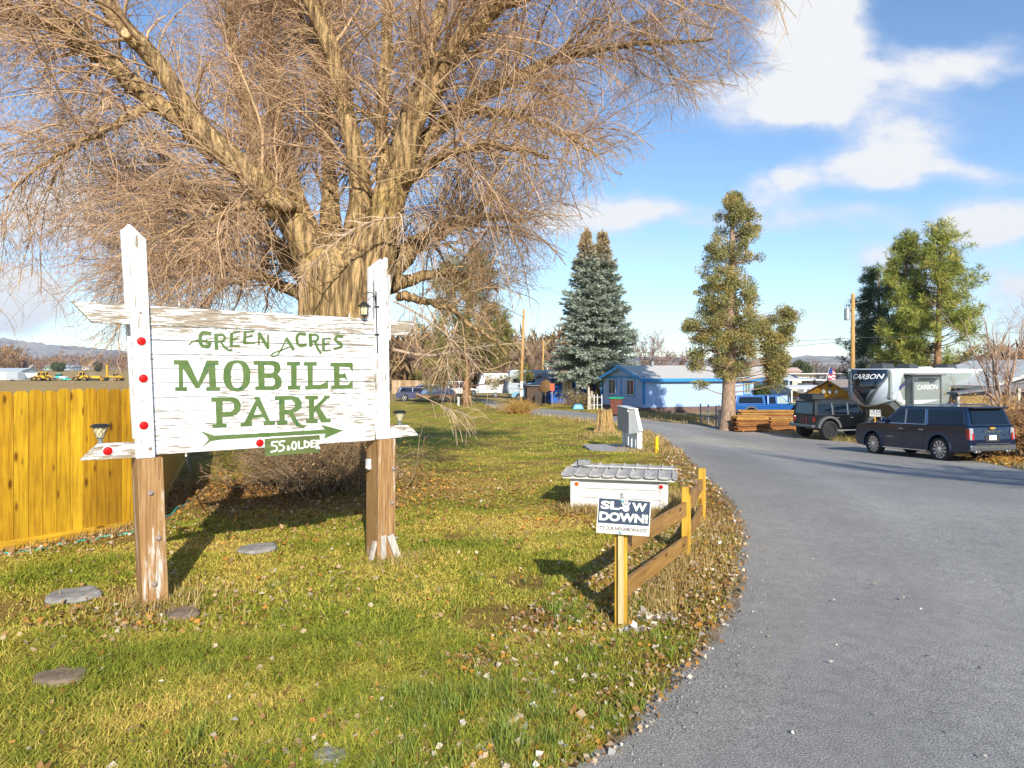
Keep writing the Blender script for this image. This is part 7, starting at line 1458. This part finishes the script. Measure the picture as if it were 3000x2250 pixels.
lumber(2193, 38.9, 1.95, 15, 1.3, .06, 'stack of reddish boards just right of the juniper trunk', 1)
lumber(2286, 39.6, 1.7, 12, 1.3, .04, 'lower stack of golden boards next to the black off road vehicle', 2)
lumber(2245, 41.5, 3.6, 17, .9, .03, 'long golden board stack behind the two lumber stacks', 3)
# orange wooden shed
p = onx(2503, 41.0); rs = math.atan2(.5, .87); sh = thing('wooden_shed', 'honey orange wooden shed with arched double doors behind the black off road vehicle', 'shed', p, rs)
OSH = m_cedar('honey_boards', (.62, .32, .03), (.40, .17, .012), 'z', False); w_ = 3.2
b = MB(); b.prism([(0, 0), (w_, 0), (w_, 1.95), (w_ / 2, 2.75), (0, 1.95)], lambda a, z, dd: (dd, a, z), 0, 3.4); b.build('wall', OSH, sh)
b = MB()
for s in (0, 1):
    y0 = -.2 if s == 0 else w_ + .2; b.hexa([(-.25, y0, 1.87), (3.6, y0, 1.87), (3.6, w_ / 2, 2.78), (-.25, w_ / 2, 2.78)], [(-.25, y0, 1.93), (3.6, y0, 1.93), (3.6, w_ / 2, 2.84), (-.25, w_ / 2, 2.84)])
b.build('roof', m_siding('ribbed_tan_roof', (.30, .25, .22), 3.5, 0, .5), sh)
b = MB()
for y0, y1 in ((.62, 1.57), (1.63, 2.58)): b.prism([(y0, .1), (y1, .1), (y1, 1.5), (y1 - .15, 1.75), ((y0 + y1) / 2, 1.82), (y0 + .15, 1.75), (y0, 1.5)], lambda a, z, dd: (dd, a, z), -.05, .0)
b.build('door', m_cedar('dark_honey_boards', (.48, .22, .02), (.3, .12, .01), 'z', False), sh)
for y in (1.15, 1.6, 2.05): b = MB(); b.box((-.03, y, 2.08), (.04, .2, .2), R=Matrix.Rotation(.6, 3, 'X')); b.build('window', WFR, sh)
b = MB(); b.box((-.03, 1.6, 2.45), (.04, .3, .14)); b.build('gable_vent', PLASB, sh)
# white carport, container block and dwellings behind
p = onx(2395, 50); cp = thing('carport', 'low white roofed carport behind the black off road vehicle', 'carport', p, math.radians(-8)); b = MB(); b.box((0, 1, 2.02), (4.2, 3.2, .08), R=Matrix.Rotation(.05, 3, 'X')); b.build('roof', WFR, cp); b = MB(); b.box((1.1, .2, 1.0), (1.9, .06, 1.95)); b.build('side_panel', m_siding('white_panel', (.7, .7, .72), 3, 0), cp)
for x in (-1.9, 1.95): b = MB(); b.box((x, -.4, 1.0), (.08, .08, 2.0)); b.build('post', WFR, cp)
p = onx(2345, 118); sb = thing('storage_building', 'long white and grey panelled storage building beyond the black off road vehicle', 'building', p, math.radians(2)); b = MB(); b.box((7, 4, 1.35), (21, 8, 2.9)); b.build('wall', mat('pale_panel', (.62, .6, .5), .6), sb); b = MB(); b.box((7, 3.6, 2.86), (21.6, 9, .14)); b.build('roof', WFR, sb)
for x, w, m in ((-2.2, 2.2, 'g'), (3.6, 1.7, 'g'), (8.6, 4.6, 'g'), (12.4, 2.6, 'w'), (15.2, 2.6, 'w')): b = MB(); b.box((x, -.03, 1.8), (w, .08, 1.9)); b.build('panel', mat('grey_panel', (.24, .30, .33), .6) if m == 'g' else WFR, sb)
for i, (x, w, m) in enumerate(((2354, 5.2, (.60, .56, .42)), (2395, 4.8, (.20, .24, .27)), (2424, 2.6, (.62, .57, .44)), (2449, 3.6, (.36, .42, .44)))):
    p = onx(x, 104); t_ = thing('container', ['cream', 'dark grey', 'tan', 'pale grey'][i] + ' storage container in the row before the storage building', 'container', p, 0, 'storage containers'); b = MB(); b.box((0, 1.2, .95), (w, 2.4, 1.9)); b.build('body', m_siding('container_%d' % i, m, 2.2, 0), t_, bevel=.02); b = MB(); b.box((0, 1.2, 1.93), (w + .08, 2.5, .06)); b.build('roof', mat('container_roof', (.5, .5, .48), .6), t_)
p = onx(2462, 90); rb = thing('red_brown_house', 'red brown gabled house behind the wooden utility pole', 'house', p, .3); b = MB(); b.prism([(0, 0), (6, 0), (6, 1.6), (3, 2.6), (0, 1.6)], lambda a, z, dd: (a * .55, dd, z), 0, 4); b.build('wall', mat('red_brown_boards', (.16, .05, .03), .8, var=.2), rb); b = MB()
b.hexa([(-.2, -.3, 1.5), (1.65, -.3, 2.62), (1.65, 4.3, 2.62), (-.2, 4.3, 1.5)], [(-.2, -.3, 1.62), (1.65, -.3, 2.74), (1.65, 4.3, 2.74), (-.2, 4.3, 1.62)]); b.hexa([(1.65, -.3, 2.62), (3.5, -.3, 1.5), (3.5, 4.3, 1.5), (1.65, 4.3, 2.62)], [(1.65, -.3, 2.74), (3.5, -.3, 1.62), (3.5, 4.3, 1.62), (1.65, 4.3, 2.74)]); b.build('roof', GRF, rb)
# plank lean-to and grey garage at the right
p = onx(2806, 31.0); lt = thing('plank_lean_to', 'yellowish plank lean-to with a slanting roof beside the travel trailer', 'shed', p, math.radians(6)); LTB = m_cedar('rough_planks', (.40, .29, .10), (.20, .13, .045), 'x'); b = MB()
for k in range(9):
    z = .15 + k * .24; L_ = 3.0 if z < 1.75 else 3.0; b.box((1.5, 0, z), (L_, .035, .232))
b.build('wall', LTB, lt); b = MB(); b.box((0, .0, 1.05), (.12, .12, 2.2)); b.box((3.0, .0, 1.25), (.12, .12, 2.6)); b.build('post', mat('pale_post', (.5, .46, .4), .8), lt); b = MB(); b.hexa([(-.15, -.2, 2.24), (3.4, -.2, 2.66), (3.4, .5, 2.66), (-.15, .5, 2.24)], [(-.15, -.2, 2.34), (3.4, -.2, 2.76), (3.4, .5, 2.76), (-.15, .5, 2.34)]); b.build('roof', mat('grey_felt_roof', (.16, .16, .18), .9), lt)
tk = onx(2800, 32.2); b = MB(); b.lathe([(.001, 0), (.36, 0), (.38, .1), (.38, 1.75), (.33, 1.86), (.001, 1.88)], (0, 0, 0), sides=20); o = b.build('water_tank', mat('dark_green_tank', (.035, .05, .04), .5)); o.location = tk; tag(o, 'dark green tank standing left of the plank lean-to', 'tank')
p = onx(2905, 37); gg = thing('grey_garage', 'large grey garage with a white edged low roof at the right edge', 'garage', p, math.radians(4)); b = MB(); b.prism([(0, -.2), (9, -.2), (9, 2.6), (4.5, 3.9), (0, 2.6)], lambda a, z, dd: (a, dd, z), 0, 7); b.build('wall', mat('grey_boards', (.15, .155, .17), .8, var=.15, stretch=(5, 5, .6)), gg); b = MB()
b.hexa([(-.6, -.5, 2.42), (4.5, -.5, 3.9), (4.5, 7.4, 3.9), (-.6, 7.4, 2.42)], [(-.6, -.5, 2.6), (4.5, -.5, 4.08), (4.5, 7.4, 4.08), (-.6, 7.4, 2.6)]); b.hexa([(4.5, -.5, 3.9), (9.6, -.5, 2.42), (9.6, 7.4, 2.42), (4.5, 7.4, 3.9)], [(4.5, -.5, 4.08), (9.6, -.5, 2.6), (9.6, 7.4, 2.6), (4.5, 7.4, 4.08)]); b.build('roof', mat('pale_roof', (.55, .57, .55), .6), gg); b = MB(); b.box((1.3, -.03, 1.5), (1.6, .08, 1.5)); b.build('window', GLS, gg)
b = MB(); q = onx(2705, 33.0); b.box((0, 0, .8), (1.6, .05, 1.7)); o = b.build('dark_panel', mat('slate_blue_board', (.04, .07, .10), .6)); o.location = onx(2772, 31.5); o.rotation_euler.z = .5; tag(o, 'dark slate blue board fence panel between the trailer and the lean-to', 'fence panel')
p = onx(2520, 38.5); bfn = thing('brown_fence', 'weathered brown board fence under the nose of the travel trailer', 'fence', p, .35); b = MB()
for i in range(26): b.box((i * .15, 0, .75 + random.uniform(-.02, .02)), (.14, .025, 1.5))
b.build('boards', m_cedar('old_brown_pickets', (.20, .13, .09), (.11, .07, .05)), bfn)
# second slow sign by the off roader
c = pt(2564, 1210, 27.8); s2 = slowsign('slow_sign', c, math.radians(-22), .98, 'distant SLOW DOWN sign on a stake over the hood of the dark SUV', 0, False); b = MB(); b.box((0, .02, -.75), (.05, .03, 1.6)); b.build('stake', PTW, s2)
# ---------------------------------------------------------------- poles, wires
POL = mat('utility_pole_wood', (.46, .26, .085), .85, var=.3, scale=3, stretch=(6, 6, .5), bmp=.3)
def upole(px, d, top, lean, r, lab, trans=False, arm=False, plate=False):
    p = onx(px, d); h = CAMZ - (top - HZ) / F * d - p.z; t_ = thing('utility_pole', lab, 'utility pole', p, 0, 'wooden utility poles'); b = MB(); b.tube([(0, 0, -.5), (lean * .5, 0, h * .5), (lean, 0, h)], [r, r * .88, r * .75], 12); b.build('pole', POL, t_, smooth=True)
    if trans:
        b = MB(); zt2 = h - 1.55; b.lathe([(.001, 0), (.2, .02), (.21, .1), (.21, .8), (.17, .88), (.06, .9), (.05, 1.05), (.001, 1.06)], (-.42, -.08, zt2 - .4), sides=20); b.build('transformer', GALV, t_); b = MB(); b.box((-.2, -.04, zt2), (.4, .06, .08)); b.build('bracket', STEEL, t_)
        b = MB(); b.tube([(lean, 0, h * .62), (lean + .25, -.3, h * .63)], .03, 6); b.tube([(lean, 0, h - .75), (lean + .8, -.5, h - .55)], .025, 6); b.build('arm', GALV, t_)
    if plate:
        for z in (1.85, 1.2): b = MB(); b.box((.02 + lean * z / h, -r - .01, z), (.17, .02, .55 if z > 1.5 else .48)); b.build('number_plate', WFR, t_)
    return t_, h
P1, h1 = upole(1525, 53, 906, .26, .125, 'near left utility pole with two white plates standing in a weed clump', plate=True)
upole(1588, 84, 997, .2, .14, 'farther left utility pole just left of the spruce')
P3_, h3_ = upole(2497, 50, 861, .05, .17, 'orange brown utility pole with a grey transformer behind the black off road vehicle', trans=True)
upole(1376, 64, 1085, 0, .16, 'short thick brown timber post at the far end of the lawn')
b = MB(); b.tube([onx(1604, 85), onx(1604, 85) + Vector((0, 0, 4.2))], .05, 6); tag(b.build('white_pole', WFR), 'thin white metal pole left of the spruce', 'pole')
b = MB(); b.tube([onx(1343, 58), onx(1343, 58) + Vector((0, 0, .75))], .09, 8); tag(b.build('white_marker_post', WFR), 'short white marker post at the far lawn edge', 'post')
def wire(p, q, sag, lab, r=.016):
    p, q = Vector(p), Vector(q); b = MB(); b.tube([p.lerp(q, k) + Vector((0, 0, -sag * 4 * k * (1 - k))) for k in np.linspace(0, 1, 20)], r, 4); tag(b.build('power_line', PLASB), lab, 'wire', 'overhead power lines')
pole = P3_.location
top = pole + Vector((0, 0, 5.62)); low = pole + Vector((0, 0, 3.95))
wire(top, pt(1690, 990, 85), .5, 'upper power line running left from the transformer pole behind the juniper'); wire(low, pt(1690, 1003, 86) + Vector((0, 0, -1.4)), .5, 'lower power line running left from the transformer pole behind the juniper'); wire(top + Vector((0, 0, .05)), pt(3300, 948, 50), .25, 'upper power line running right from the transformer pole'); wire(low, pt(3300, 1012, 50), .3, 'lower power line running right from the transformer pole')
wire(pole + Vector((0, 0, 5.45)), pt(1690, 1020, 84), .7, 'second upper power line sagging left of the transformer pole')
# ---------------------------------------------------------------- far left: yard with machines, sheds, houses
YEL = mat('machine_yellow', (.66, .37, .01), .5, var=.15); FD = 232
def fz(px, d): return onx(px, d)
t_ = thing('box_trailer', 'white and grey box trailer parked in the field beyond the board fence', 'trailer', fz(8, 236), math.radians(-16)); b = MB(); b.box((4.2, 0, 1.75), (8.4, 2.5, 2.7)); b.build('body', m_siding('grey_trailer_side', (.42, .46, .5), 1.2, 0), t_, bevel=.03); b = MB(); b.box((1.55, -1.29, 1.75), (3.1, .06, 2.6)); b.build('end_panel', WFR, t_)
for x in (5.4, 6.4): wheel(t_, x, -1.1, .45, .3, 5, SIL, -1)
t_ = thing('long_shed', 'long pale grey metal shed in the field at the left edge', 'shed', fz(-40, 262), 0); b = MB(); b.prism([(0, 0), (9, 0), (9, 3.6), (4.5, 4.5), (0, 3.6)], lambda a, z, dd: (dd, a, z), -3, 13.5); b.build('wall', m_siding('pale_metal_wall', (.40, .46, .52), .8, 0), t_); b = MB()
b.hexa([(-3.3, -.3, 3.55), (13.8, -.3, 3.55), (13.8, 4.5, 4.52), (-3.3, 4.5, 4.52)], [(-3.3, -.3, 3.65), (13.8, -.3, 3.65), (13.8, 4.5, 4.62), (-3.3, 4.5, 4.62)]); b.hexa([(-3.3, 9.3, 3.55), (13.8, 9.3, 3.55), (13.8, 4.5, 4.52), (-3.3, 4.5, 4.52)], [(-3.3, 9.3, 3.65), (13.8, 9.3, 3.65), (13.8, 4.5, 4.62), (-3.3, 4.5, 4.62)]); b.build('roof', mat('pale_metal_roof', (.5, .54, .58), .5), t_)
def machine(px, d, lab, kind_, name, cat):
    t_ = thing(name, lab, cat, fz(px, d), math.radians({'loader': 8, 'cab': 185, 'dozer': 5, 'grader': 175}[kind_]), 'yellow machines in the field'); 
    def W4(xs, r, y=1.0):
        for x in xs:
            for s in (1, -1): wheel(t_, x, s * y, r, .5, 5, YEL, s, rimr=.5)
    if kind_ in ('loader', 'cab'):
        b = MB(); b.box((-1.1, 0, 1.35), (2.4, 1.7, .9)); b.box((.8, 0, 1.0), (1.6, .9, .5)); b.build('body', YEL, t_, bevel=.08); W4((-1.4, 1.4), .78)
        b = MB()
        for x in (-.55, .55):
            for y in (-.7, .7): b.box((x, y, 2.35), (.12, .12, 1.2))
        b.box((0, 0, 3.0), (1.5, 1.7, .14)); b.build('cab_frame', YEL, t_); b = MB(); b.box((0, 0, 2.3), (1.0, 1.36, 1.0)); b.build('cab_glass', GLS, t_)
        b = MB(); b.tube([(.5, .5, 1.9), (1.6, .5, 1.7), (2.6, .5, .8)], .13, 6); b.tube([(.5, -.5, 1.9), (1.6, -.5, 1.7), (2.6, -.5, .8)], .13, 6); b.build('lift_arms', YEL, t_)
        b = MB(); b.prism([(2.5, .3), (3.4, .15), (3.45, .25), (2.9, .6), (2.7, 1.25), (2.5, 1.2)], lambda a, z, dd: (a, dd, z), -1.2, 1.2); b.build('bucket', mat('worn_steel', (.2, .15, .1), .6, .3), t_)
    elif kind_ == 'dozer':
        b = MB(); b.box((.3, 0, 1.25), (2.4, 1.3, .95)); b.box((-.9, 0, 1.5), (1.0, 1.5, .6)); b.build('body', YEL, t_, bevel=.08); b = MB()
        for s in (1, -1): b.prism([(-1.6, .15), (1.5, .15), (1.8, .5), (1.5, .9), (-1.6, .9), (-1.9, .5)], lambda a, z, dd: (a, dd, z), s * .7, s * 1.15)
        b.build('track', TYRE, t_, bevel=.05); b = MB(); b.box((2.3, 0, .65), (.2, 3.0, 1.1), R=Matrix.Rotation(-.2, 3, 'Y')); b.build('blade', YEL, t_); b = MB(); b.box((-.8, 0, 2.6), (1.3, 1.5, .1)); 
        for x in (-1.35, -.25): b.box((x, .65, 2.2), (.08, .08, .9)); b.box((x, -.65, 2.2), (.08, .08, .9))
        b.build('canopy', mat('grey_canopy', (.35, .36, .37), .6), t_)
    else:
        b = MB(); b.box((-1.8, 0, 1.4), (2.4, 1.3, .9)); b.prism([(-.6, 1.2), (3.2, 1.5), (3.2, 1.8), (-.6, 1.8)], lambda a, z, dd: (a, dd, z), -.25, .25); b.build('body', YEL, t_, bevel=.06); W4((-2.4, -1.2, 3.3), .62, .95); b = MB(); b.box((.6, 0, .6), (.12, 3.4, .6), rz=.5); b.build('blade', YEL, t_); b = MB()
        b.box((2.6, 0, 3.4), (.5, .5, 4.2)); b.build('mast', YEL, t_); b = MB(); b.box((-.5, 0, 2.0), (1.0, 1.1, .8)); b.build('cab', GLS, t_)
    return t_
machine(132, 232, 'yellow wheel loader in the field, the one just right of the box trailer', 'loader', 'wheel_loader', 'machine'); machine(118, 238, 'yellow loader partly behind the wheel loader nearest the box trailer', 'cab', 'wheel_loader', 'machine'); machine(240, 234, 'yellow cab framed loader in the field between the teal truck and the bulldozer', 'cab', 'wheel_loader', 'machine'); machine(281, 232, 'small yellow bulldozer in the field with a grey canopy', 'dozer', 'bulldozer', 'machine'); machine(335, 232, 'yellow road grader with a tall mast, nearest the left sign post', 'grader', 'road_grader', 'machine')
t_ = thing('flatbed_truck', 'old teal and white truck parked among the yellow machines in the field', 'truck', fz(176, 240), math.radians(0)); TEA = mat('teal_paint', (.06, .5, .42), .4); b = MB(); b.box((-.3, 0, 1.7), (1.5, 1.8, 1.5), taper=.85); b.build('cab', TEA, t_, bevel=.1); b = MB(); b.box((1.3, 0, 1.15), (1.9, 1.7, .9)); b.box((-2.6, 0, 1.1), (3.0, 2.0, .5)); b.build('body', WFR, t_, bevel=.08); b = MB(); b.box((-.3, 0, 2.0), (1.42, 1.84, .5)); b.build('window', GLS, t_)
for x in (1.3, -2.8):
    for s in (1, -1): wheel(t_, x, s * .9, .48, .3, 5, SIL, s)
b = MB(); b.box((0, 0, .45), (6.5, 2.2, .3)); b.box((-2.6, 0, .75), (1.2, 1.6, .4)); o = b.build('flat_trailer', TEA, bevel=.05); o.location = fz(213, 240); tag(o, 'low turquoise flat trailer right of the teal truck', 'trailer')
t_ = thing('white_tank_trailer', 'cream white tank hopper between the box trailer and the wheel loader', 'trailer', fz(97, 246), 0); b = MB(); b.prism([(-2.4, 2.7), (2.4, 2.7), (2.2, 2.2), (1.2, .9), (-1.2, .9)], lambda a, z, dd: (a, dd, z), -1.1, 1.1); b.build('hopper', WFR, t_, bevel=.05); b = MB(); b.box((0, 0, .8), (5, 1.2, .2)); b.build('frame', PLASB, t_)
for s in (1, -1): wheel(t_, 1.2, s * .9, .45, .3, 5, SIL, s)
WALLS = [(.72, .7, .66), (.30, .52, .50), (.36, .5, .66), (.70, .70, .68), (.5, .36, .26)]
for i, (px, d, w, c, rc, lab) in enumerate(((72, 620, 11, 0, (.5, .42, .33), 'far white house among bare trees above the box trailer'), (142, 650, 10, 1, (.3, .5, .47), 'far house with a teal roof left of the round green bush'), (204, 640, 12, 2, (.35, .52, .70), 'far house with a pale blue roof right of the round green bush'), (238, 660, 14, 3, (.62, .62, .6), 'far low white house nearest the left sign post'), (92, 720, 9, 4, (.3, .22, .2), 'far tan house on the rise behind the white house'))):
    t_ = thing('farm_house', lab, 'house', fz(px, d), random.uniform(-.3, .3), 'far houses across the field'); b = MB(); b.box((0, 4, 1.4), (w, 8, 2.9)); b.build('wall', mat('far_wall_%d' % i, WALLS[c], .8), t_); b = MB(); b.prism([(-.5, 2.8), (8.5, 2.8), (4, 5)], lambda a, z, dd: (dd, a, z), -w / 2 - .4, w / 2 + .4); b.build('roof', mat('far_roof_%d' % i, rc, .8), t_)
    for x in (-w * .3, w * .2): b = MB(); b.box((x, -.03, 1.6), (1.4, .08, 1.2)); b.build('window', GLS, t_)
dense_bush('round_bush', 'rounded olive green bush among the far houses across the field', fz(170, 560), 10, 7.5, (.05, .07, .02), (.17, .2, .06), (.25, .2, .06), 160, .22, 'bush', leaf=.8)
dense_bush('round_bush', 'conical dark olive tree among the far houses near the left sign post', fz(287, 560), 5.5, 8, (.05, .06, .025), (.15, .15, .06), (.2, .15, .06), 120, .2, 'bush', leaf=.8)
dense_bush('round_bush', 'greyish green bush on the far left among bare trees', fz(66, 620), 7, 9, (.06, .07, .04), (.16, .17, .10), (.2, .15, .06), 120, .22, 'bush', leaf=.8)
# far tree belts that read as one brown mass
def belt(name, lab, px0, px1, d0, d1, hh, n, cols, each=26):
    px = px0 + (px1 - px0) * rng.random(n); d = d0 + (d1 - d0) * rng.random(n); x = (px - CX) / F * d; z0 = G(x, d); h = hh * (.5 + .7 * rng.random(n)) * (.6 + .8 * fbm(x, d * 0, .02, 8))
    bi = np.repeat(np.arange(n), each); m = len(bi); f = rng.random(m) ** .8
    C = np.stack([x[bi] + rng.normal(size=m) * h[bi] * .28, d[bi] + rng.normal(size=m) * h[bi] * .2, z0[bi] + h[bi] * f], 1); D = rng.normal(size=(m, 3)); D[:, 2] = np.abs(D[:, 2]) + .6
    v, q = leaves(C, D, h[bi] * .34 * (.5 + rng.random(m)), h[bi] * .05, .1); pal = np.array(cols)[rng.integers(0, len(cols), n)][bi] * (.7 + .6 * rng.random(m))[:, None]
    kind(tag(npmesh(name, v, q, m=m_attr('far_twigs', .9, .1, .1, .1), col=np.repeat(pal, 4, 0)), lab, 'trees'), 'stuff')
belt('far_trees', 'brown belt of far bare trees across the field on the left', -260, 520, 600, 760, 11, 420, [(.17, .11, .07), (.22, .14, .08), (.15, .10, .08), (.30, .16, .06)])
belt('far_trees', 'taller rusty clump of far bare trees at the left edge', -60, 58, 560, 620, 17, 70, [(.2, .13, .07), (.26, .15, .07), (.32, .17, .05)])
belt('far_trees', 'brown mass of bare trees and brush beyond the lane behind the campers', 1130, 1700, 100, 150, 7.5, 260, [(.19, .12, .07), (.24, .16, .09), (.16, .11, .06), (.27, .18, .09)], 34)
belt('far_trees', 'low brown belt of trees beyond the storage building on the right', 1700, 3100, 300, 480, 7, 420, [(.17, .12, .085), (.2, .13, .08), (.13, .12, .07)])
belt('far_brush', 'dark grey scrub before the storage containers', 2360, 2420, 92, 97, 2.0, 26, [(.10, .08, .07), (.14, .10, .08)], 30)
belt('far_brush', 'rusty scrub behind the grey garage at the right edge', 2940, 3080, 50, 60, 4.0, 40, [(.26, .14, .06), (.2, .12, .07)], 40)
dense_bush('round_bush', 'rounded green tree beyond the storage building', onx(2345, 260), 8, 7.2, (.05, .07, .025), (.15, .17, .06), (.2, .15, .06), 120, .22, 'bush', leaf=.7)
p = onx(2318, 240); t_ = thing('far_house', 'far tan house with a pale roof beyond the porch flag', 'house', p, .1); b = MB(); b.box((0, 4, 1.7), (8, 7, 3.4)); b.build('wall', mat('tan_house', (.46, .28, .2), .8), t_); b = MB(); b.prism([(0, 3.4), (8, 3.4), (4, 4.9)], lambda a, z, dd: (dd, a, z), -4.4, 4.4); b.build('roof', mat('pinkish_roof', (.5, .36, .3), .8), t_)
# clutter beyond the lawn
p = onx(1290, 66); t_ = thing('utility_trailer', 'low wooden utility trailer heaped with a blue tarp beyond the lawn', 'trailer', p, .05); b = MB(); b.box((0, 0, .55), (4.6, 1.8, .35)); b.build('bed', mat('brown_boards', (.3, .17, .08), .8), t_); b = MB(); b.box((-.2, 0, 1.0), (3.6, 1.6, .6), taper=.7); b.build('tarp', mat('faded_blue_tarp', (.14, .24, .42), .6, var=.3, scale=3), t_, bevel=.15)
for s in (1, -1): wheel(t_, .3, s * .95, .33, .2, 5, SIL, s)
p = onx(1185, 90); t_ = thing('tan_fence', 'tan board fence beyond the lawn right of the park sign', 'fence', p, 0); b = MB()
for i in range(26): b.box((i * .16 - 1.6, 0, .9), (.15, .03, 1.8))
b.build('boards', m_cedar('tan_pickets', (.48, .34, .19), (.36, .24, .12)), t_)
h4, _ = house(1400, 112, .15, 9, 6, 0, 2.4, 1.2, mat('cream_wall', (.5, .5, .44), .7), 'cream house with a blue grey roof behind the white camper', mat('cream_wall', (.5, .5, .44), .7), .4, 'far_home', .3, mat('blue_grey_roof', (.22, .30, .36), .8))
h5, _ = house(1440, 98, .1, 7, 5, 0, 2.3, .9, mat('grey_wall', (.4, .42, .42), .7), 'grey house with a rusty red roof behind the campers', mat('grey_wall', (.4, .42, .42), .7), .4, 'far_home', .3, mat('rust_roof', (.32, .12, .07), .8))
